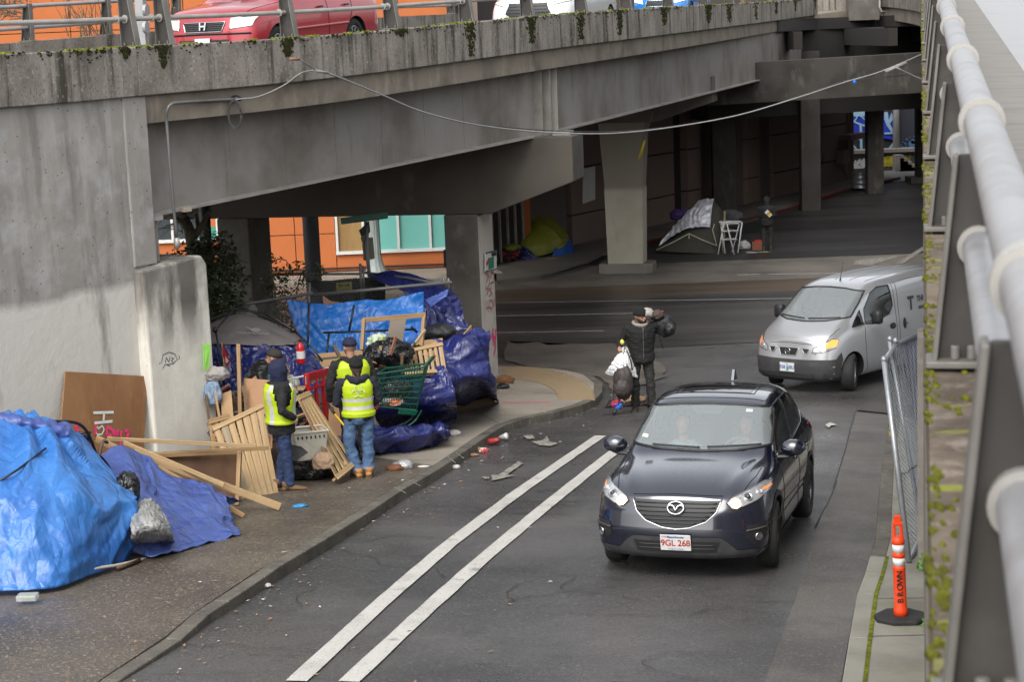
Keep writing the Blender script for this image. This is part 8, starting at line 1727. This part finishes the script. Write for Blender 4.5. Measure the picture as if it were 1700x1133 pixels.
# ============================================================ things the crossing man carries
WB = mat('white_plastic_bag', (.72, .72, .73), r=.3, bump=[(16, U, .8, .02, 'crease'), (6, U, .4, .03)]); hl_ = mL(-.30-.0, .0, 0)
hd_ = P(1037, 580, mM.translation.y-.32); Yh = hd_.y
def rel(px, py, d=0): return P(px, py, Yh+d)
sheet('shopping_bag', [[rel(1034, 578), rel(1037, 576), rel(1040, 577), rel(1042, 580)], [rel(1020, 598, -.05), rel(1032, 600, -.14), rel(1044, 598, -.1), rel(1048, 600, 0)], [rel(1010, 612, -.05), rel(1028, 615, -.18), rel(1045, 612, -.12), rel(1053, 612, 0)], [rel(1004, 620, 0), rel(1028, 628, -.15), rel(1046, 625, -.1), rel(1058, 628, 0)]], WB, 'thin white plastic bags hanging from the crossing man\'s hand', 'bag', nu=50, nv=50, wr=.05, f=5, seed=61)
bp = empty('backpack', rel(1036, 640, -.12), 'brown-grey backpack hanging by a strap from the crossing man\'s hand', 'backpack'); BPK = mat('brown_grey_nylon', (.05, .04, .038), [((.03, .025, .024), 6, U, .45, .65, .8)], r=.6, bump=[(8, (1, 1, .4), .4, .03)])
blob('body', rel(1035, 636, -.16), (.165, .12, .30), BPK, parent=bp, seed=62, wr=.10, flat=False); blob('pocket', rel(1033, 645, -.26), (.14, .07, .15), BPK, parent=bp, seed=63, wr=.1, flat=False)
for pts in ([(1037, 576, -.02), (1033, 595, -.1), (1030, 612, -.16)], [(1038, 577, -.02), (1046, 596, -.1), (1050, 615, -.16)], [(1018, 640, -.2), (1018, 660, -.2), (1021, 668, -.2)], [(1024, 655, -.2), (1027, 667, -.2), (1026, 672, -.2)]):
    mb = MB(); mb.tube(curve([rel(*q) for q in pts], 8), [(.016, .006)]*9, 6); mb.build('strap', BPK, bp)
mb = MB(); mb.tube([rel(1020, 618, -.18), rel(1036, 652, -.3), rel(1053, 645, -.2)], .006, 5); mb.build('zip', METD, bp)
br = empty('yellow_clip', rel(1033, 568, -.05), 'small yellow plastic toy clipped at the crossing man\'s hand', 'toy'); blob('clip', rel(1033, 568, -.06), (.035, .02, .04), mat('yellow_plastic', (.75, .72, .12), r=.4), parent=br, sub=2, wr=.3, flat=False)
um = empty('umbrella', rel(1025, 675, -.1), 'folded umbrella with red and blue pattern dangling near the ground', 'umbrella'); PAT = mat('red_blue_print', (.6, .05, .03), [((.05, .06, .5), 7, U, .47, .52, 1), ((.02, .3, .7), 5, U, .58, .62, 1)], r=.6)
blob('canopy', rel(1025, 672, -.12), (.085, .07, .085), PAT, parent=um, seed=64, wr=.3, flat=False); rod([rel(1022, 680, -.12), rel(1019, 690, -.12)], .03, BLACKP, 'handle', parent=um)
# pack and roll on the raised arm/shoulder
sp_ = lambda px, py, d=0: P(px, py, mM.translation.y+d)
rp_ = empty('rucksack', sp_(1105, 540), 'black rucksack slung behind the crossing man\'s raised shoulder', 'rucksack'); RKM = mat('black_nylon_pack', (.014, .014, .015), [((.035, .035, .037), 7, U, .5, .7, .6)], r=.5, bump=[(9, U, .5, .03)])
blob('body', sp_(1103, 541, .12), (.20, .17, .19), RKM, parent=rp_, seed=65, wr=.14, flat=False); blob('pocket', sp_(1112, 546, .0), (.10, .09, .12), RKM, parent=rp_, seed=66, wr=.12, flat=False)
for pts in ([(1094, 556, 0), (1098, 570, .0), (1100, 578, .0), (1095, 562, .0)], [(1092, 560, 0), (1104, 556, 0)], [(1096, 565, 0), (1102, 580, 0)]): mb = MB(); mb.tube([sp_(*q) for q in pts], [(.014, .005)]*len(pts), 6); mb.build('strap', RKM, rp_)
ro = empty('bedroll', sp_(1075, 522), 'pale and brown bundle held on the crossing man\'s shoulder', 'bundle')
blob('pale_cloth', sp_(1074, 520, -.02), (.12, .12, .085), mat('pale_fleece', (.42, .39, .36), [((.28, .25, .23), 8, U, .45, .7, .7)], r=.9, bump=[(14, U, .6, .03)]), parent=ro, seed=67, wr=.2, flat=False); blob('brown_cloth', sp_(1091, 523, .0), (.10, .12, .085), mat('brown_cloth', (.07, .05, .042), r=.8), parent=ro, seed=68, wr=.2, flat=False); blob('red_tip', sp_(1100, 517, .0), (.02, .02, .015), REDPL, parent=ro, sub=2, flat=False)
# ============================================================ far tents and belongings
OLV = mat('olive_yellow_fly', (.20, .21, .02), [((.13, .14, .015), 2, U, .42, .68, .7)], r=.5, bump=[(4, (1, 1, .4), .5, .05)]); BLT = mat('blue_tent_cloth', (.01, .09, .38), r=.5)
t1 = empty('green_tent', G(890, 430), 'olive-yellow covered dome tent with a blue corner against the dark wall', 'tent'); Y1 = G(890, 432).y
pp = lambda px, py, d=0: P(px, py, Y1+d)
sheet('flysheet', [[pp(845, 395, 2.3), pp(880, 372, 2.4), pp(912, 370, 2.4), pp(938, 392, 2.2)], [pp(848, 388, 1.4), pp(878, 362, 1.5), pp(910, 361, 1.5), pp(934, 380, 1.4)], [pp(836, 402, .5), pp(870, 380, .6), pp(912, 378, .6), pp(945, 394, .9)], [pp(833, 408, .1), pp(862, 405, .0), pp(905, 405, .05), pp(940, 405, .5)], [pp(836, 412, -.1), pp(868, 426, -.2), pp(902, 424, -.1), pp(936, 410, .3)]], OLV, parent=t1, nu=70, nv=60, wr=.09, f=1.3, seed=71)
sheet('corner', [[pp(925, 392, .5), pp(938, 392, .9), pp(946, 395, 1.2)], [pp(920, 415, .1), pp(940, 412, .5), pp(951, 412, 1.0)], [pp(915, 433, -.1), pp(940, 431, .3), pp(956, 424, .9)]], BLT, parent=t1, nu=20, nv=20, wr=.03)
board([pp(918, 429, -.12), pp(954, 420, .8), pp(957, 425, .8), pp(916, 434, -.12)], .02, BLACKP, 'groundsheet', parent=t1)
sheet('tarpaulin', [[pp(858, 406, -.3), pp(870, 410, -.3), pp(885, 425, -.4)], [pp(858, 422, -.5), pp(872, 425, -.5), pp(893, 430, -.5)], [pp(862, 438, -.6), pp(880, 437, -.6), pp(902, 436, -.6)]], TB3, 'dark violet sheet between the red wagon and the green tent', nu=40, nv=30, wr=.12, f=3, seed=72)
blob('rag', pp(920, 432, -.5), (.35, .15, .07), mat('pale_rag', (.3, .24, .24), r=.9), 'pale crumpled rag before the green tent', 'rag', seed=73)
wg = empty('folding_wagon', pp(847, 438, -.8), 'red cloth folding wagon with black frame beside the green tent', 'wagon')
blob('load', pp(848, 411, -.7), (.30, .25, .10), OLV, parent=wg, seed=74); board([pp(835, 414, -.9), pp(861, 414, -.8), pp(861, 429, -.8), pp(835, 429, -.9)], .45, mat('wagon_red', (.30, .01, .02), r=.7), 'tub', parent=wg)
for a, b in (((834, 414), (862, 429)), ((834, 429), (862, 414)), ((834, 413), (834, 432)), ((862, 413), (862, 432)), ((834, 414), (862, 414)), ((848, 412), (848, 430)), ((834, 430), (862, 430))): rod([pp(*a, -.95), pp(*b, -.85)], .02, METD, 'frame', parent=wg)
for x, d in ((838, -.95), (858, -.85), (842, -.4)): cw = pp(x, 437, d); mb = MB(); mb.lathe(cw, [(0, -.03), (.11, -.03), (.11, .03), (.06, .035), (0, .03)], 16, Matrix.Rotation(PI/2, 4, 'X')); mb.build('wheel', TYRE, wg)
Y2 = G(1150, 420).y; p2_ = lambda px, py, d=0: P(px, py, Y2+d)
SLV = mat('silver_tarp', (.42, .42, .45), r=.38, metal=.35, bump=[(5, U, .7, .05, 'crease')]); DKT = mat('dark_olive_tent', (.05, .048, .035), [((.03, .03, .025), 3, U, .45, .65, .8)], r=.8)
t2 = empty('dark_tent', p2_(1140, 420), 'dark tent half covered by a silver tarpaulin beside the folding rack', 'tent')
sheet('shell', [[p2_(1150, 372, 1.8), p2_(1165, 340, 1.6), p2_(1185, 335, 1.4), p2_(1198, 350, 1.3)], [p2_(1100, 400, 1.0), p2_(1155, 350, .9), p2_(1190, 345, .7), p2_(1201, 360, .8)], [p2_(1092, 411, .4), p2_(1150, 378, .2), p2_(1188, 378, .1), p2_(1202, 385, .5)], [p2_(1088, 417, .2), p2_(1140, 420, -.3), p2_(1190, 422, -.3), p2_(1204, 416, .2)]], DKT, parent=t2, nu=60, nv=50, wr=.05, f=1.3, seed=75)
sheet('silver_cover', [[p2_(1150, 345, .85), p2_(1160, 335, .9), p2_(1172, 331, .9), p2_(1186, 331, .8)], [p2_(1120, 375, .4), p2_(1145, 352, .45), p2_(1160, 346, .4), p2_(1182, 345, .45)], [p2_(1092, 410, .1), p2_(1125, 388, .05), p2_(1150, 378, .0), p2_(1179, 378, .0)]], SLV, parent=t2, nu=60, nv=40, wr=.10, f=1.8, seed=76)
CRD = mat('pale_cord', (.5, .48, .35), r=.7)
for pts in ([(1090, 415, -.15), (1118, 402, -.25), (1144, 388, -.2)], [(1144, 388, -.2), (1165, 398, -.3), (1190, 408, -.35)], [(1186, 372, -.1), (1183, 382, -.15), (1190, 408, -.35)], [(1144, 388, -.2), (1144, 396, -.3)]): rod([p2_(*q) for q in pts], .014, CRD, 'cord', parent=t2)
blob('sleeping_bag', p2_(1213, 362, 1.6), (.4, .3, .25), mat('grey_quilt', (.05, .05, .055), r=.9), 'dark grey bundle behind the folding rack', 'bundle', seed=78); blob('purple_bundle', p2_(1128, 358, 1.6), (.3, .3, .2), mat('purple_cloth', (.05, .02, .12), r=.8), 'purple bundle behind the silver-covered tent', 'bundle', seed=79)
rk_ = empty('folding_rack', p2_(1212, 422, -.6), 'white metal folding rack standing beside the dark tent', 'rack'); WM = mat('white_metal', (.6, .6, .6), r=.4)
for d in (-.9, -.2):
    for a, b in (((1192, 423), (1202, 369)), ((1219, 423), (1206, 369)), ((1204, 421), (1196, 369)), ((1225, 420), (1232, 369))) if d < -.5 else (((1214, 424), (1228, 369)), ((1200, 420), (1198, 369))): rod([p2_(*a, d), p2_(*b, d+.1)], .022, WM, 'leg', parent=rk_)
for y, x0, x1 in ((369, 1194, 1232), (372, 1196, 1228), (384, 1199, 1226), (398, 1197, 1224)): rod([p2_(x0, y, -.9), p2_(x1, y, -.2)], .022, WM, 'rung', parent=rk_); rod([p2_(x0+2, y-2, -.3), p2_(x1-2, y-1, -.8)], .018, WM, 'rung', parent=rk_)
rod([p2_(1202, 422, -.5), p2_(1203, 350, -.4)], .03, mat('bamboo', (.25, .22, .1)), label='upright bamboo cane by the dark tent')
blob('tote', p2_(1236, 408, -.2), (.18, .15, .15), mat('checked_cloth', (.35, .35, .34), r=.8), 'pale checked cloth bundle right of the rack', 'bundle', seed=80)
bx = empty('small_box', p2_(1256, 415, -.2), 'reddish cardboard box on the ground by the hooded person', 'box'); mb = MB(); mb.box(p2_(1256, 408, -.2), (.3, .25, .26)); mb.build('carton', mat('reddish_card', (.20, .07, .04), r=.8), bx); mb = MB(); mb.box(p2_(1258, 400, -.2), (.2, .2, .05)); mb.build('red_lid', REDPL, bx)
for k, (x, y, c_) in enumerate(((1240, 418, (.3, .32, .3)), (1256, 420, (.06, .2, .3)), (1268, 420, (.3, .28, .12)), (1248, 421, (.4, .4, .38)))): gstrip([Gp(x-9, y), Gp(x+8, y-1)], .3, .01+.004*k, 'ground_cloth', mat('cloth_%d' % k, c_), kind=None, label=['grey mat spread behind the rack', 'blue-green strip on the ground by the box', 'yellowish strip at the hooded person\'s feet', 'pale papers on the ground beside the rack'][k], cat='mat')
dr = empty('metal_drum', G(1429, 312), 'ribbed galvanised drum on the far footpath', 'drum'); c = G(1429, 312, .1); mb = MB(); w_ = .40
mb.lathe(c, [(0, 0), (w_, 0), (w_, .05), (w_*.96, .07), (w_*.96, .2), (w_, .22), (w_*.96, .25), (w_*.96, .42), (w_, .44), (w_*.96, .46), (w_*.96, .6), (w_, .62), (w_, .66), (w_*.9, .66), (w_*.9, .3), (0, .3)], 24); mb.build('shell', mat('galvanised', (.22, .23, .24), r=.4, metal=.6), dr, smooth=True)
sb2 = board([(1058, 325, 51.6), (1074, 332, 51.9), (1074, 346, 51.9), (1060, 340, 51.6)], .05, BLACKP, 'sign_back', 'dark sign panel on the side of the far painted column', 'sign')
q = Matrix.Translation(P2)
mb = MB(); mb.box(P(1017, 353, 51.3), (.18, .02, .05)); mb.build('tape', mat('yellow_tape', (.55, .5, .05)), label='yellow tape strip on the far painted column', cat='tape')
for a, r_ in (((1022, 385), .09), ((1028, 322), .05)): mb = MB(); mb.box(P(*a, 51.55), (r_*1.6, .01, r_*2)); mb.build('paint_mark', WSP, label='white daub on the far painted column at y %s' % 'low' if False else ('pale round daub low on the far painted column' if a[1] > 350 else 'small white scribble high on the far painted column'), cat='paint')
# ============================================================ right foreground
cn = empty('delineator_post', G(1495, 1030, .125), 'orange and white traffic marker post stencilled BROWN on a black rubber base', 'post'); c = G(1496, 1030, .125); up = Vector((.0, .0, 1))
ORG = mat('traffic_orange', (.95, .075, .012), [((.8, .06, .01), 6, U, .5, .7, .6), ((.3, .03, .01), 26, U, .66, .72, .6)], r=.45); RUB = mat('black_rubber', (.022, .022, .022), [((.06, .055, .05), 7, U, .5, .7, .6)], r=.75)
mb = MB(); mb.ring([[c+Vector((a*.225*s, b*.20*s, z)) for a, b in ((-1, -.35), (-.45, -1), (.45, -1), (1, -.35), (1, .35), (.45, 1), (-.45, 1), (-1, .35))] for z, s in ((0, 1), (.035, 1), (.05, .9))]); mb.build('base', RUB, cn)
sc_ = .86; tl_ = Vector((-.035, 0, 0))
def ctr(z): z *= .93; return c+tl_*z+Vector((0, 0, z))
mb = MB()
def lring(pr): mb.ring([[ctr(z)+Vector((r*math.cos(t), r*math.sin(t), 0)) for t in [2*PI*k/20 for k in range(20)]] for r, z in pr])
lring([(.066, .05), (.062, .10), (.059, .12), (.055, .13), (.054, .50), (.056, .51), (.056, .535), (.050, .54), (.050, .62), (.056, .63), (.058, .645), (.056, .665), (.050, .67), (.050, .75), (.057, .76), (.058, .79), (.045, .815), (.03, .825)]); mb.build('tube', ORG, cn, smooth=True)
for z0, z1 in ((.54, .62), (.67, .75)): mb = MB(); lring([(.0525, z0+.003), (.0525, z1-.003)]); mb.build('reflective_band', mat('white_sheeting', (.82, .82, .80), r=.35), cn, smooth=True)
mb = MB()
for s in (-1, 1): mb.tube([ctr(.81)+Vector((s*.033, 0, 0)), ctr(.93)+Vector((s*.031, 0, 0))], [(.011, .018)]*2, 6)
mb.box(ctr(.945)+Vector((0, 0, 0)), (.085, .035, .035)); mb.box(ctr(.99), (.065, .03, .07)); mb.build('handle', ORG, cn, bevel=.006)
for k, ch in enumerate('BROWN'):
    z = .21+k*.066; F = basis(ctr(z)+Vector((0, -.060, 0))+Vector((-.008, 0, 0)), (0, .0, 1), (-1, 0, 0)); text_mesh('stencil_letter', ch, .075, F, mat('stencil_black', (.02, .018, .018), r=.7), cn, .002, bold=.0008)
# leaning chain-link gate
gt = empty('chain_link_gate', G(1510, 935, .13), 'leaning chain-link gate panel with blue-grey screen beside the van', 'gate'); GP = mat('gate_tube', (.32, .34, .36), [((.2, .21, .22), 5, U, .45, .7, .7)], r=.4, metal=.5)
Pa, Pb = P(1468, 600, 18.1), G(1509, 934, .13); Pc, Pd = P(1483, 572, 19.4), P(1528, 878, 18.9); Pe = P(1545, 545, 20.4); Pf = P(1545, 860, 19.6)
rod([Pa, Pb], .030, GP, 'post', parent=gt); rod([P(1477, 567, 19.0), P(1530, 880, 18.7)], .024, GP, 'post', parent=gt); rod([Pa, P(1486, 574, 19.2), Pe], .026, GP, 'top_rail', parent=gt); rod([P(1511, 928, 17.8), P(1542, 865, 19)], .024, GP, 'bottom_rail', parent=gt); rod([P(1529, 876, 18.6), P(1534, 890, 18.4)], .022, GP, 'foot', parent=gt)
for p in (Pa, P(1478, 566, 19.0), P(1487, 569, 19.2)): blob('post_cap', p+Vector((0, 0, .02)), (.035, .035, .035), GP, parent=gt, sub=2, wr=0, flat=False)
chain('wire_mesh', Pa, P(1500, 566, 19.6), P(1545, 860, 18.9), Pb+Vector((0, 0, .12)), 13, 36, GP, gt, .0035); chain('wire_mesh', P(1486, 575, 19.2), Pe, Pf, P(1530, 870, 18.8), 18, 36, GP, gt, .0035)
board([P(1496, 572, 19.8), P(1548, 548, 20.8), P(1548, 780, 20.3), P(1534, 760, 19.7)], .004, mat('blue_grey_screen', (.16, .17, .26), [((.11, .12, .2), 4, U, .45, .7, .7)], r=.8), 'screen', parent=gt)
blob('tag', P(1480, 716, 18.4), (.028, .03, .08), mat('yellow_black_tag', (.7, .5, .03), [((.02, .02, .02), 26, U, .49, .52, 1)]), parent=gt, sub=3, wr=0, flat=False)
mb = MB(); cpt = curve([P(1487, 783, 18.0), P(1500, 788, 18.1), P(1515, 778, 18.5), P(1530, 770, 18.9), P(1540, 775, 19)], 22)
for i, (a, b) in enumerate(zip(cpt, cpt[1:])): d = (b-a).normalized(); e1 = d.cross(Vector((0, 0, 1))).normalized(); e2_ = e1.cross(d); e = e1 if i % 2 else e2_; mb.ring([[(a+b)/2+d*math.cos(t)*.028+e*math.sin(t)*.014+(d*math.cos(t)+e*math.sin(t))*.004*math.cos(s)+(e1 if not i % 2 else e2_)*.004*math.sin(s) for s in [2*PI*j/5 for j in range(5)]] for t in [2*PI*k/10 for k in range(11)]], cap=False)
mb.build('chain', CHROME, gt); bar(P(1494, 790, 17.98), P(1495, 803, 17.96), .05, .03, mat('brass_lock', (.55, .5, .42), r=.35, metal=.6), 'padlock', gt); bar(P(1524, 772, 18.5), P(1533, 762, 18.6), .05, .03, GALV, 'latch', gt)
# ============================================================ cables and conduit
WIRE = mat('grey_cable', (.30, .30, .29), r=.5); WIRED = mat('dark_cable', (.05, .05, .05), r=.6)
wc = empty('overhead_cable', P(525, 117, 25.4), 'slack pale cable slung across the underpass from parapet to ramp', 'cable')
cab = [(525, 117, 25.6), (560, 127, 26.2), (640, 160, 27.5), (700, 185, 28.6), (780, 205, 30), (870, 217, 31.6), (960, 222, 33), (1040, 220, 34.2), (1130, 209, 35.5), (1230, 190, 36.6), (1330, 160, 37.4), (1400, 137, 37.8), (1455, 121, 38), (1500, 103, 38.2), (1552, 80, 38.4)]
rod(curve([P(*q) for q in cab], 90), .013, WIRE, 'cable', parent=wc); rod(curve([P(q[0], q[1]-2+1.5*math.sin(i), q[2]+.05) for i, q in enumerate(cab[1:-3])], 70), .009, WIRED, 'cable', parent=wc)
rod([P(1470, 119, 38), P(1505, 104, 38.1)], .035, WIRE, 'splice', parent=wc); rod(curve([P(1488, 112, 38), P(1520, 127, 38.2), P(1552, 140, 38.3)], 8), .018, WIRE, 'cable', parent=wc); rod([P(1400, 134, 37.9), P(1530, 122, 38.3)], .007, WIRED, 'cable', parent=wc)
blob('blue_tape', P(1419, 136, 37.8), (.04, .03, .05), mat('blue_tape', (.03, .15, .6)), parent=wc, sub=2); rod([P(523, 117, 25.5), P(545, 121, 25.8)], .02, WIRE, 'splice', parent=wc)
rod([P(484, 97, 25.1), P(498, 98, 25.3), P(524, 116, 25.5)], .009, WIRE, 'stay', parent=wc); rod([P(482, 97.5, 25.0), P(497, 98, 25.2)], .02, mat('rusty_clamp', (.3, .16, .1)), 'anchor', parent=wc)
cdn = empty('conduit', P(280, 400, 23.9), 'steel conduit running down the girder end with coiled cable', 'pipe')
yo = lambda px: at_px(px)[0].y-.12
rod(curve([P(395, 164, yo(395)+.15), P(340, 167, yo(340)+.12), P(300, 170, yo(300)+.08), P(284, 173, yo(284)), P(277, 185, yo(278)), P(277, 205, yo(278)+.05), P(281, 260, yo(278)+.05), P(286, 320, yo(278)+.1), P(293, 395, yo(278)+.2)], 50), .022, METG, 'pipe', parent=cdn)
rod([P(293, 395, yo(278)+.2), P(294, 412, yo(278)+.2)], .04, GALV, 'coupling', parent=cdn); blob('junction', P(392, 164, yo(392)+.1), (.08, .06, .05), METD, parent=cdn, sub=2)
rod(curve([P(392, 165, yo(392)), P(430, 160, yo(430)), P(470, 142, yo(470)), P(500, 121, yo(500)-.05), P(526, 116, 25.5)], 24), .011, WIRE, 'cable', parent=cdn)
ce = P(390, 190, yo(392)-.02); ux = (P(400, 190, yo(392))-P(390, 190, yo(392))).normalized(); rod([ce+ux*.095*math.cos(t)+Vector((0, 0, 1))*.20*math.sin(t)+Vector((0, -.01*math.sin(t*2), 0)) for t in [2*PI*k/30 for k in range(34)]], .009, WIRED, 'coil', parent=cdn)
rod([ce+ux*.08*math.cos(t)+Vector((0, 0, 1))*.185*math.sin(t) for t in [2*PI*k/30+.2 for k in range(30)]], .008, WIRED, 'coil', parent=cdn)
bar(P(303, 349, yo(303)+.1), P(316, 347, yo(316)+.1), .06, .06, mat('brick_piece', (.4, .34, .27)), 'brick', None, 'small pale brick resting on the girder flange', 'brick')
rod([P(1084, 185, 48), P(1062, 262, 48)], .006, WIRE, label='thin hanging wire below the far girder', name='wire', cat='wire'); rod([P(1070, 233, 47.9), P(1061, 264, 47.9)], .035, mat('yellow_guard', (.7, .55, .03), r=.5), label='yellow plastic guard on the hanging guy wire', name='wire_guard', cat='guard')
